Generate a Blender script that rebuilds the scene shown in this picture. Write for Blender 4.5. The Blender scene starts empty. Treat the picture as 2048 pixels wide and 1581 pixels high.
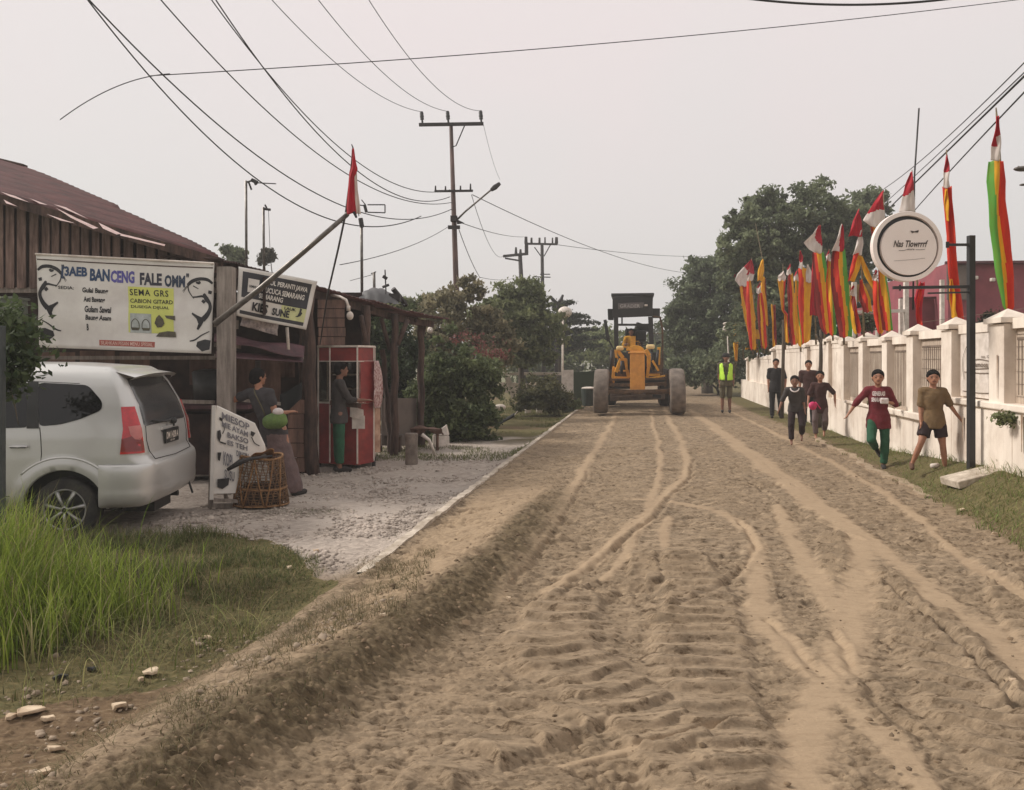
import bpy, bmesh, math, random
import numpy as np
from mathutils import Vector, Matrix, geometry, noise as mnoise
R = math.radians
rng = np.random.default_rng(7)
random.seed(7)
sc = bpy.context.scene
col = sc.collection

# ---------------------------------------------------------------- camera
FPX, HOR, CH = 1600.0, 719.0, 1.6
cam_d = bpy.data.cameras.new("camera"); cam = bpy.data.objects.new("camera", cam_d); col.objects.link(cam)
cam.location = (0, 0, CH); cam.rotation_euler = (R(90), 0, 0)
cam_d.sensor_width = 36; cam_d.lens = 36 * FPX / 2048.0
cam_d.shift_y = -(790.5 - HOR) / 2048.0
cam_d.clip_start = 0.05; cam_d.clip_end = 3000
sc.camera = cam
# ---------------------------------------------------------------- world: overcast sky
SUN_DIR = Vector((-0.70, 0.17, 0.60)).normalized()      # from the scene towards the sun
w = bpy.data.worlds.new("World"); sc.world = w; w.use_nodes = True
nt = w.node_tree; N = nt.nodes; L = nt.links
bg = N["Background"]; bg.inputs[1].default_value = 1.0
sky = N.new("ShaderNodeTexSky"); sky.sky_type = 'NISHITA'; sky.sun_disc = False
sky.sun_elevation = math.asin(SUN_DIR.z); sky.sun_rotation = math.atan2(SUN_DIR.x, SUN_DIR.y)
sky.dust_density = 4.0
sm = N.new("ShaderNodeVectorMath"); sm.operation = 'SCALE'; sm.inputs[3].default_value = 0.09
L.new(sky.outputs[0], sm.inputs[0])
tc = N.new("ShaderNodeTexCoord"); sep = N.new("ShaderNodeSeparateXYZ"); L.new(tc.outputs['Generated'], sep.inputs[0])
rmp = N.new("ShaderNodeValToRGB"); L.new(sep.outputs[2], rmp.inputs[0])
cr = rmp.color_ramp
cr.elements[0].position = 0.0; cr.elements[0].color = (0.71, 0.70, 0.685, 1)
cr.elements[1].position = 0.9; cr.elements[1].color = (0.90, 0.87, 0.845, 1)
e = cr.elements.new(0.12); e.color = (0.75, 0.735, 0.715, 1)
e = cr.elements.new(0.38); e.color = (0.80, 0.765, 0.75, 1)
nz = N.new("ShaderNodeTexNoise"); nz.inputs['Scale'].default_value = 1.6; nz.inputs['Detail'].default_value = 3
L.new(tc.outputs['Generated'], nz.inputs['Vector'])
nr = N.new("ShaderNodeValToRGB"); L.new(nz.outputs['Fac'], nr.inputs[0])
nr.color_ramp.elements[0].position = 0.35; nr.color_ramp.elements[0].color = (0.965, 0.99, 0.985, 1)
nr.color_ramp.elements[1].position = 0.65; nr.color_ramp.elements[1].color = (1.04, 0.98, 0.985, 1)
mu = N.new("ShaderNodeMix"); mu.data_type = 'RGBA'; mu.blend_type = 'MULTIPLY'; mu.inputs[0].default_value = 1
L.new(rmp.outputs[0], mu.inputs[6]); L.new(nr.outputs[0], mu.inputs[7])
mx = N.new("ShaderNodeMix"); mx.data_type = 'RGBA'; mx.inputs[0].default_value = 0.93
L.new(sm.outputs[0], mx.inputs[6]); L.new(mu.outputs[2], mx.inputs[7]); L.new(mx.outputs[2], bg.inputs[0])
sun_d = bpy.data.lights.new("sun", 'SUN'); sun_d.energy = 3.3; sun_d.angle = R(11); sun_d.color = (1.0, 0.95, 0.88)
sun = bpy.data.objects.new("sun", sun_d); col.objects.link(sun); sun.location = (-20, -20, 30)
sun.rotation_euler = SUN_DIR.to_track_quat('Z', 'Y').to_euler()
sc.view_settings.view_transform = 'Standard'; sc.view_settings.look = 'None'
sc.view_settings.exposure = 0.12; sc.view_settings.gamma = 1.0

# ---------------------------------------------------------------- helpers
OFF = {}
def P(px, py, Y):
    return Vector(((px - 1024.0) / FPX * Y, Y, CH - (py - HOR) / FPX * Y))
def tag(o, label=None, cat=None, group=None, kind=None):
    if label: o['label'] = label
    if cat: o['category'] = cat
    if group: o['group'] = group
    if kind: o['kind'] = kind
    return o
def empty(name, loc, label, cat, group=None, rz=0.0, kind=None):
    o = bpy.data.objects.new(name, None); col.objects.link(o); o.location = loc; o.rotation_euler = (0, 0, rz)
    o.empty_display_size = 0.1
    OFF[o] = Vector(loc) if rz == 0 else Vector((0, 0, 0))
    return tag(o, label, cat, group, kind)
def link(name, me, mat, parent=None, smooth=False, local=False):
    ob = bpy.data.objects.new(name, me); col.objects.link(ob)
    for m in (mat if isinstance(mat, (list, tuple)) else [mat]): me.materials.append(m)
    if parent is not None:
        ob.parent = parent
        off = OFF.get(parent, Vector((0, 0, 0))); OFF[ob] = off
        if not local and off.length > 0: me.transform(Matrix.Translation(-off))
    if smooth:
        me.polygons.foreach_set('use_smooth', [True] * len(me.polygons))
    me.update()
    return ob
def npmesh(name, V, F, mat, parent=None, smooth=False, color=None, F3=None, mi=None):
    V = np.asarray(V, dtype=np.float32); F = np.asarray(F, dtype=np.int32)
    me = bpy.data.meshes.new(name)
    nq, k = F.shape
    me.vertices.add(len(V)); me.vertices.foreach_set('co', V.ravel())
    extra = 0 if F3 is None else len(F3)
    me.loops.add(nq * k + 3 * extra); me.polygons.add(nq + extra)
    li = F.ravel()
    ls = np.arange(nq) * k; lt = np.full(nq, k)
    if extra:
        li = np.concatenate([li, np.asarray(F3).ravel()])
        ls = np.concatenate([ls, nq * k + np.arange(extra) * 3]); lt = np.concatenate([lt, np.full(extra, 3)])
    me.loops.foreach_set('vertex_index', li.astype(np.int32))
    me.polygons.foreach_set('loop_start', ls.astype(np.int32))
    me.polygons.foreach_set('loop_total', lt.astype(np.int32))
    if mi is not None: me.polygons.foreach_set('material_index', np.asarray(mi, dtype=np.int32))
    me.update(calc_edges=True); me.validate()
    if color is not None:
        for nm, c in color.items():
            a = me.color_attributes.new(nm, 'FLOAT_COLOR', 'POINT')
            a.data.foreach_set('color', np.asarray(c, dtype=np.float32).ravel())
    return link(name, me, mat, parent, smooth)

class MB:
    """collects shapes, builds ONE mesh"""
    def __init__(s): s.v = []; s.f = []; s.m = []
    def add(s, vs, fs, mi=0):
        b = len(s.v); s.v += [tuple(v) for v in vs]; s.f += [tuple(b + i for i in f) for f in fs]; s.m += [mi] * len(fs)
        return s
    def box(s, c, d, rz=0.0, rot=None, mi=0, jit=0.0):
        M_ = rot if rot is not None else Matrix.Rotation(rz, 3, 'Z')
        c = Vector(c); vs = []
        for x, y, z in ((-1,-1,-1),(1,-1,-1),(1,1,-1),(-1,1,-1),(-1,-1,1),(1,-1,1),(1,1,1),(-1,1,1)):
            p = Vector((x*d[0]/2, y*d[1]/2, z*d[2]/2))
            if jit: p += Vector((random.uniform(-jit,jit), random.uniform(-jit,jit), random.uniform(-jit,jit)))
            vs.append(c + M_ @ p)
        return s.add(vs, [(0,3,2,1),(4,5,6,7),(0,1,5,4),(1,2,6,5),(2,3,7,6),(3,0,4,7)], mi)
    def beam(s, a, b, w_, h_=None, mi=0, up=(0,0,1)):
        a = Vector(a); b = Vector(b); h_ = h_ or w_; d = b - a; l = d.length; d.normalize()
        up = Vector(up)
        if abs(d.dot(up)) > .98: up = Vector((0, 1, 0))
        x = d.cross(up).normalized(); z = x.cross(d)
        rot = Matrix((x, d, z)).transposed()
        return s.box((a + b) / 2, (w_, l, h_), rot=rot, mi=mi)
    def tube(s, pts, rad, n=10, mi=0, cap=True, sq=None, ref=None):
        pts = [Vector(p) for p in pts]
        if not isinstance(rad, (list, tuple)): rad = [rad] * len(pts)
        vs = []; fs = []; K = len(pts); pr = None
        for i, p in enumerate(pts):
            d = (pts[min(i+1, K-1)] - pts[max(i-1, 0)]).normalized()
            if pr is None:
                r0 = Vector(ref) if ref else (Vector((1, 0, 0)) if abs(d.x) < .9 else Vector((0, 1, 0)))
            else: r0 = pr
            x = (r0 - d * r0.dot(d)).normalized(); y = d.cross(x); pr = x
            r = rad[i]; rx, ry = (r if isinstance(r, (list, tuple)) else (r, r))
            for k in range(n):
                a = 2*math.pi*k/n; ca, sa = math.cos(a), math.sin(a)
                if sq:
                    ca = math.copysign(abs(ca)**sq, ca); sa = math.copysign(abs(sa)**sq, sa)
                vs.append(p + x*(rx*ca) + y*(ry*sa))
        for i in range(K-1):
            for k in range(n):
                fs.append((i*n+k, i*n+(k+1)%n, (i+1)*n+(k+1)%n, (i+1)*n+k))
        if cap:
            fs.append(tuple(reversed(range(n)))); fs.append(tuple((K-1)*n+k for k in range(n)))
        return s.add(vs, fs, mi)
    def cap(s, a, b, ra, rb, n=10, mi=0, ref=None, el=1.0):
        """capsule with round ends"""
        a = Vector(a); b = Vector(b); d = (b - a).normalized()
        pts = []; rad = []
        for t in (-.97, -.8, -.5): pts.append(a + d*(ra*t)); rad.append(ra*math.sqrt(max(0, 1-t*t)))
        pts.append(a); rad.append(ra); pts.append(b); rad.append(rb)
        for t in (.5, .8, .97): pts.append(b + d*(rb*t)); rad.append(rb*math.sqrt(max(0, 1-t*t)))
        return s.tube(pts, [(r, r*el) for r in rad], n, mi, ref=ref)
    def ell(s, c, r, nu=14, nv=10, rot=None, mi=0):
        c = Vector(c); vs = []; fs = []
        for j in range(1, nv):
            th = math.pi*j/nv
            for i in range(nu):
                a = 2*math.pi*i/nu
                p = Vector((r[0]*math.sin(th)*math.cos(a), r[1]*math.sin(th)*math.sin(a), r[2]*math.cos(th)))
                vs.append(c + (rot @ p if rot is not None else p))
        t = Vector((0,0,r[2])); b_ = Vector((0,0,-r[2]))
        if rot is not None: t = rot @ t; b_ = rot @ b_
        vs += [c + t, c + b_]; nt_ = len(vs)-2
        for j in range(nv-2):
            for i in range(nu): fs.append((j*nu+i, (j+1)*nu+i, (j+1)*nu+(i+1)%nu, j*nu+(i+1)%nu))
        for i in range(nu):
            fs.append((nt_, i, (i+1)%nu)); fs.append((nt_+1, (nv-2)*nu+(i+1)%nu, (nv-2)*nu+i))
        return s.add(vs, fs, mi)
    def prism(s, poly, a, b, mi=0):
        """poly: list of 3D pts; extruded by vector b-a"""
        d = Vector(b) - Vector(a); n = len(poly)
        vs = [Vector(p) for p in poly] + [Vector(p) + d for p in poly]
        fs = [tuple(range(n)), tuple(reversed(range(n, 2*n)))] + [(i, (i+n), ((i+1)%n)+n, (i+1)%n) for i in range(n)]
        return s.add(vs, fs, mi)
    def grid(s, fn, nu, nv, mi=0):
        vs = [fn(i/nu, j/nv) for j in range(nv+1) for i in range(nu+1)]
        fs = [(j*(nu+1)+i, j*(nu+1)+i+1, (j+1)*(nu+1)+i+1, (j+1)*(nu+1)+i) for j in range(nv) for i in range(nu)]
        return s.add(vs, fs, mi)
    def build(s, name, mat, parent=None, smooth=False, bevel=0, local=False, label=None, angle=None, solid=0):
        me = bpy.data.meshes.new(name); me.from_pydata(s.v, [], s.f)
        me.polygons.foreach_set('material_index', s.m)
        if not solid:
            bm = bmesh.new(); bm.from_mesh(me); bmesh.ops.recalc_face_normals(bm, faces=bm.faces); bm.to_mesh(me); bm.free()
        ob = link(name, me, mat, parent, smooth, local)
        if solid:
            md = ob.modifiers.new('solid', 'SOLIDIFY'); md.thickness = solid; md.offset = 0
        if bevel:
            md = ob.modifiers.new('bevel', 'BEVEL'); md.width = bevel; md.segments = 2; md.limit_method = 'ANGLE'; md.angle_limit = R(40)
        if label: ob['label'] = label
        return ob
def bake(ob):
    """apply the modifiers of ob"""
    dg = bpy.context.evaluated_depsgraph_get(); dg.update()
    ev = ob.evaluated_get(dg); me = bpy.data.meshes.new_from_object(ev)
    old = ob.data; ob.modifiers.clear(); ob.data = me; bpy.data.meshes.remove(old)
    return ob
def voxel(ob, size, it=4, fac=.5):
    m_ = ob.modifiers.new('r', 'REMESH'); m_.mode = 'VOXEL'; m_.voxel_size = size; m_.use_smooth_shade = True
    s_ = ob.modifiers.new('s', 'SMOOTH'); s_.iterations = it; s_.factor = fac
    mats = list(ob.data.materials); bake(ob)
    if not ob.data.materials:
        for m in mats: ob.data.materials.append(m)
    return ob

# ---------------------------------------------------------------- materials
def mat(name, c1, c2=None, rough=.8, scale=6.0, bump=0.0, bscale=None, metal=0.0, dist=None, stretch=None,
        dirt=None, dscale=1.5, damt=.5, spec=None, coat=0.0, trans=0.0, detail=5.0, coords='Object', lo=.35, hi=.65, attr=None):
    m = bpy.data.materials.new(name); m.use_nodes = True; t = m.node_tree; n = t.nodes; l = t.links
    b = n['Principled BSDF']; b.inputs['Roughness'].default_value = rough; b.inputs['Metallic'].default_value = metal
    if spec is not None: b.inputs['Specular IOR Level'].default_value = spec
    if coat: b.inputs['Coat Weight'].default_value = coat
    tcn = n.new('ShaderNodeTexCoord'); mp = n.new('ShaderNodeMapping'); l.new(tcn.outputs[coords], mp.inputs[0])
    if stretch: mp.inputs['Scale'].default_value = stretch
    ns = n.new('ShaderNodeTexNoise'); ns.inputs['Scale'].default_value = scale; ns.inputs['Detail'].default_value = detail
    ns.inputs['Roughness'].default_value = .6
    l.new(mp.outputs[0], ns.inputs['Vector'])
    c2 = c2 or tuple(x*.75 for x in c1)
    r = n.new('ShaderNodeValToRGB'); r.color_ramp.elements[0].position = lo; r.color_ramp.elements[1].position = hi
    r.color_ramp.elements[0].color = (*c2, 1); r.color_ramp.elements[1].color = (*c1, 1)
    l.new(ns.outputs['Fac'], r.inputs[0]); out = r.outputs[0]
    if dirt:
        n2 = n.new('ShaderNodeTexNoise'); n2.inputs['Scale'].default_value = dscale; n2.inputs['Detail'].default_value = 8
        n2.inputs['Roughness'].default_value = .7
        l.new(tcn.outputs[coords], n2.inputs['Vector'])
        r2 = n.new('ShaderNodeValToRGB'); r2.color_ramp.elements[0].position = .45; r2.color_ramp.elements[1].position = .7
        r2.color_ramp.elements[0].color = (0,0,0,1); r2.color_ramp.elements[1].color = (damt,)*3 + (1,)
        l.new(n2.outputs['Fac'], r2.inputs[0])
        mxx = n.new('ShaderNodeMix'); mxx.data_type = 'RGBA'; l.new(r2.outputs[0], mxx.inputs[0]); l.new(out, mxx.inputs[6])
        mxx.inputs[7].default_value = (*dirt, 1); out = mxx.outputs[2]
    if attr:
        at = n.new('ShaderNodeAttribute'); at.attribute_name = attr
        mm = n.new('ShaderNodeMix'); mm.data_type = 'RGBA'; mm.blend_type = 'MULTIPLY'; mm.inputs[0].default_value = 1
        l.new(out, mm.inputs[6]); l.new(at.outputs['Color'], mm.inputs[7]); out = mm.outputs[2]
    l.new(out, b.inputs['Base Color'])
    if trans:
        tr = n.new('ShaderNodeBsdfTranslucent'); l.new(out, tr.inputs[0])
        ms = n.new('ShaderNodeMixShader'); ms.inputs[0].default_value = trans
        l.new(b.outputs[0], ms.inputs[1]); l.new(tr.outputs[0], ms.inputs[2]); l.new(ms.outputs[0], n['Material Output'].inputs[0])
    if bump:
        bn = n.new('ShaderNodeTexNoise'); bn.inputs['Scale'].default_value = bscale or scale*4; bn.inputs['Detail'].default_value = 6
        l.new(mp.outputs[0], bn.inputs['Vector'])
        bp = n.new('ShaderNodeBump'); bp.inputs['Strength'].default_value = bump; bp.inputs['Distance'].default_value = dist or .02
        l.new(bn.outputs['Fac'], bp.inputs['Height']); l.new(bp.outputs[0], b.inputs['Normal'])
    return m
def S(r, g, b_):
    f = lambda c: ((c/255+.055)/1.055)**2.4 if c > 10 else c/255/12.92
    return (f(r), f(g), f(b_))

# ---------------------------------------------------------------- text and flat artwork mapped onto a surface f(u,v,off)
def text_pts(body, bold=0.0, shear=0.0, space=1.0):
    cu = bpy.data.curves.new('t', 'FONT'); cu.body = body; cu.size = 1; cu.resolution_u = 2; cu.offset = bold; cu.shear = shear
    cu.space_character = space
    ob = bpy.data.objects.new('t', cu); col.objects.link(ob)
    dg = bpy.context.evaluated_depsgraph_get(); dg.update()
    me = bpy.data.meshes.new_from_object(ob.evaluated_get(dg))
    V = np.array([v.co[:2] for v in me.vertices]); F = [tuple(p.vertices) for p in me.polygons]
    bpy.data.objects.remove(ob); bpy.data.curves.remove(cu); bpy.data.meshes.remove(me)
    V[:, 0] -= V[:, 0].min(); V[:, 1] -= V[:, 1].min()
    V[:, 0] /= max(V[:, 0].max(), 1e-6); V[:, 1] /= max(V[:, 1].max(), 1e-6)
    return V, F
def text_on(mb, f, body, u0, v0, u1, v1, off=.006, bold=.01, shear=0.0, slant=0.0, space=1.0, mi=0):
    """fit text to the box; v grows downwards"""
    V, F = text_pts(body, bold, shear, space)
    vs = [f(u0+(u1-u0)*x, v1+(v0-v1)*y + slant*x, off) for x, y in V]
    mb.add(vs, F, mi)
def stroke(mb, f, pts, wd, off=.006, mi=0, asp=1.0, n=4):
    """variable-width brush line through (u,v) points"""
    Q = []
    W = wd if isinstance(wd, (list, tuple)) else [wd]*len(pts)
    for i in range(len(pts)-1):
        p0 = pts[max(i-1,0)]; p1 = pts[i]; p2 = pts[i+1]; p3 = pts[min(i+2,len(pts)-1)]
        for k in range(n):
            t = k/n
            q = [.5*((2*p1[a])+(-p0[a]+p2[a])*t+(2*p0[a]-5*p1[a]+4*p2[a]-p3[a])*t*t+(-p0[a]+3*p1[a]-3*p2[a]+p3[a])*t**3) for a in (0,1)]
            Q.append((q[0], q[1], W[i]+(W[i+1]-W[i])*t))
    Q.append((*pts[-1], W[-1]))
    vs = []; fs = []
    for i, (u, v, ww) in enumerate(Q):
        a = Q[max(i-1,0)]; b = Q[min(i+1,len(Q)-1)]
        dx = (b[0]-a[0])*asp; dy = b[1]-a[1]; l_ = math.hypot(dx, dy) or 1
        nx, ny = -dy/l_, dx/l_
        vs += [f(u+nx*ww/asp, v+ny*ww, off), f(u-nx*ww/asp, v-ny*ww, off)]
        if i: fs.append((2*i-2, 2*i-1, 2*i+1, 2*i))
    mb.add(vs, fs, mi)
def poly_on(mb, f, pts, off=.006, mi=0):
    tess = geometry.tessellate_polygon([[Vector((p[0], p[1], 0)) for p in pts]])
    mb.add([f(u, v, off) for u, v in pts], [tuple(t) for t in tess], mi)
def rect_on(mb, f, u0, v0, u1, v1, off=.004, mi=0, nu=8, nv=6):
    mb.grid(lambda a, b: f(u0+(u1-u0)*a, v0+(v1-v0)*b, off), nu, nv, mi)
def quadmap(TL, TR, BR, BL, waves=()):
    TL, TR, BR, BL = map(Vector, (TL, TR, BR, BL))
    nrm = (TR-TL).cross(BL-TL).normalized()
    if nrm.y > 0: nrm = -nrm
    def f(u, v, off=0.0):
        p = (TL*(1-u)+TR*u)*(1-v) + (BL*(1-u)+BR*u)*v
        s = 0
        for a, fu, fv, ph in waves: s += a*math.sin(fu*u+fv*v+ph)
        return p + nrm*(off+s)
    return f
# ================================================================ TERRAIN
_T = rng.random((256, 256)).astype(np.float64)
def vn(x, y, seed=0):
    x = np.asarray(x)+seed*37.13; y = np.asarray(y)+seed*17.71
    xi = np.floor(x).astype(int); yi = np.floor(y).astype(int); fx = x-xi; fy = y-yi
    fx = fx*fx*(3-2*fx); fy = fy*fy*(3-2*fy)
    a = _T[xi & 255, yi & 255]; b = _T[(xi+1) & 255, yi & 255]; c = _T[xi & 255, (yi+1) & 255]; d = _T[(xi+1) & 255, (yi+1) & 255]
    return (a*(1-fx)+b*fx)*(1-fy) + (c*(1-fx)+d*fx)*fy
def fbm(x, y, oct=4, seed=0, gain=.5):
    s = 0; a = 1; t = 0
    for o in range(oct):
        s = s + a*vn(x*2**o, y*2**o, seed+o); t += a; a *= gain
    return s/t
def sst(x, a, b):
    t = np.clip((np.asarray(x, dtype=float)-a)/(b-a), 0, 1); return t*t*(3-2*t)
def XL(Y): return -2.109+.166*np.asarray(Y, dtype=float)
def XR(Y): return np.interp(Y, [0, 3, 6.55, 9.1, 11.08, 15.9, 25, 34, 60], [3.6, 3.75, 4.19, 4.75, 5.15, 6.05, 7.3, 8.7, 13.2])
def XW(Y): return 4.18+.166*np.asarray(Y, dtype=float)
def XB(Y): return np.interp(Y, [0, 1.5, 2.5, 2.75, 3.15, 3.75, 4.46, 5.35, 6.5, 8.9, 10.5], [-2.3, -1.95, -1.52, -1.41, -1.23, -1.0, -.68, -.41, -.1, .37, .72])
def HB(Y): return np.interp(Y, [0, 1.5, 3.3, 5.3, 7.7, 9.3, 10.3], [.13, .15, .16, .16, .13, .07, 0])
LOT = -.12
def hz(X, Y):
    X = np.asarray(X, dtype=float); Y = np.asarray(Y, dtype=float)
    u = X-XL(Y)
    z = LOT*(1-sst(u, -.4, .05))
    t = X-XB(Y)
    z = z + HB(Y)*np.where(t < 0, np.exp(-(t/.5)**2), np.exp(-(t/.23)**2))
    e = X-XR(Y)
    z = z + np.interp(Y, [9.5, 14, 30], [.33, .05, .0])*sst(e, .05, .85)
    z = z + .03*(sst(u, .4, 2.2))*(1-sst(e, -2.5, -.3))
    return z
def G(px, py):
    """where the ray through that photograph pixel meets the ground"""
    z = 0.0
    for _ in range(25):
        Y = (CH-z)*FPX/(py-HOR); X = (px-1024)/FPX*Y; z = .5*z+.5*float(hz(X, Y))
    return Vector((X, Y, float(hz(X, Y))))
def g2(px, py):
    Y = CH*FPX/(py-HOR); return ((px-1024)/FPX*Y, Y, FPX/Y)
# tracks (photograph pixels, width in photograph pixels)
SM = [
 ([(1610,1620),(1625,1540),(1640,1450),(1680,1350),(1705,1250),(1712,1190),(1740,1130),(1722,1080),(1660,1030),(1560,960),(1480,900),(1420,850),(1370,812)],[150,140,118,90,80,80,55,58,50,36,26,20,10]),
 ([(1250,1002),(1330,1002),(1440,1022),(1510,1060),(1535,1120),(1500,1230),(1560,1290),(1660,1380),(1760,1450),(1870,1581),(1940,1680)],[20,24,28,32,42,70,70,70,66,80,90]),
 ([(2150,1420),(2048,1335),(1960,1260),(1880,1190),(1800,1120),(1720,1072),(1640,1000),(1540,930),(1450,870),(1385,818)],[100,95,85,72,50,45,34,28,20,9]),
 ([(1560,1000),(1575,1060),(1620,1120),(1660,1200),(1700,1260)],[34,36,46,60,60]),
 ([(1060,1200),(1180,1130),(1265,1050),(1345,985),(1385,940),(1365,890),(1340,840),(1322,806)],[30,32,30,26,20,16,12,7]),
 ([(960,1230),(1060,1100),(1140,1000),(1180,920),(1215,860),(1240,815)],[52,42,32,20,14,8]),
 ([(2120,1230),(2048,1190),(1960,1140),(1850,1050),(1770,980),(1650,915),(1560,870),(1440,812)],[40,36,34,28,22,18,14,7]),
 ([(1340,1110),(1332,1060),(1335,1030)],[26,24,18]),
 ([(1180,1180),(1270,1100),(1300,1020),(1330,930),(1310,870),(1300,808)],[26,26,22,14,10,6]),
 ([(1060,1560),(1300,1500),(1560,1440)],[16,18,16]),
]
TR_ = [
 ([(1560,1680),(1500,1581),(1440,1440),(1405,1300),(1390,1200),(1375,1090)],[200,180,170,150,120,70],.17),
 ([(1400,1600),(1290,1440),(1190,1370),(1090,1290),(1150,1170)],[160,150,160,180,90],.19),
 ([(2160,1620),(2048,1510),(1960,1400),(1890,1310),(1830,1210),(1770,1130)],[210,190,180,160,130,70],.16),
 ([(1700,1200),(1690,1120),(1660,1060)],[80,60,40],.15),
 ([(1290,1180),(1285,1100)],[60,50],.17),
 ([(2100,1330),(2040,1200),(1960,1100)],[90,70,50],.17),
 ([(800,1581),(1000,1500),(1200,1420)],[120,110,90],.24),
]
GRV = [([(1770,1165),(1830,1215),(1900,1280),(1950,1330),(2010,1392),(2060,1440)],.045),([(1478,1040),(1515,1075),(1520,1110),(1480,1160),(1400,1205),(1290,1240)],.022),
 ([(1120,1180),(1200,1120),(1280,1060),(1345,1000),(1390,945),(1385,915)],.022),([(1090,1215),(1180,1150),(1250,1085)],.016),([(1440,930),(1540,990),(1640,1050),(1740,1090)],.014),([(1000,1190),(1080,1110),(1150,1010),(1190,920)],.014),
 ([(1650,1250),(1700,1340),(1800,1440),(1900,1520)],.016),([(1520,1230),(1580,1300),(1680,1390)],.014)]
def world_path(pts, wd):
    """dense world polyline: x, y, half width, arc length"""
    A = []
    for i in range(len(pts)-1):
        for k in range(6):
            t = k/6; px = pts[i][0]+(pts[i+1][0]-pts[i][0])*t; py = pts[i][1]+(pts[i+1][1]-pts[i][1])*t
            x, y, s = g2(px, py); A.append((x, y, (wd[i]+(wd[i+1]-wd[i])*t)/s/2))
    x, y, s = g2(*pts[-1]); A.append((x, y, wd[-1]/s/2))
    A = np.array(A); K = np.ones(5)/5
    for _ in range(3):
        for c in (0, 1):
            q = np.pad(A[:, c], 2, mode='edge'); A[:, c] = np.convolve(q, K, 'valid')
    s = np.concatenate([[0], np.cumsum(np.hypot(np.diff(A[:, 0]), np.diff(A[:, 1])))])
    return A, s
def path_field(X, Y, A, s):
    """signed lateral distance / half width, arc length"""
    best = np.full(X.shape, 1e9); T = np.zeros_like(X); SS = np.zeros_like(X)
    for i in range(len(A)-1):
        ax, ay, aw = A[i]; bx, by, bw = A[i+1]; dx, dy = bx-ax, by-ay; l2 = dx*dx+dy*dy+1e-12
        t = np.clip(((X-ax)*dx+(Y-ay)*dy)/l2, 0, 1); qx = X-ax-t*dx; qy = Y-ay-t*dy
        d = np.hypot(qx, qy); sg = np.sign(dx*qy-dy*qx); wv = aw+(bw-aw)*t
        m = d/wv < best
        best = np.where(m, d/wv, best); T = np.where(m, sg*d/wv, T); SS = np.where(m, s[i]+t*math.sqrt(l2), SS)
    return T, SS
GRASS_POLY = [(-30, 9.5), (-9, 9.0), (-5.2, 7.6), (-4.2, 7.5), (-3.0, 7.9), (-2.3, 7.5), (-1.75, 6.9), (-1.35, 5.9), (-1.5, 4.7), (-2.0, 4.1), (-2.5, 3.8), (-3.4, 3.3), (-30, 2)]
def in_poly(X, Y, poly):
    ins = np.zeros(X.shape, bool); n = len(poly)
    for i in range(n):
        x1, y1 = poly[i]; x2, y2 = poly[(i+1) % n]
        c = ((y1 > Y) != (y2 > Y)) & (X < (x2-x1)*(Y-y1)/((y2-y1) or 1e-9)+x1)
        ins ^= c
    return ins
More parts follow.
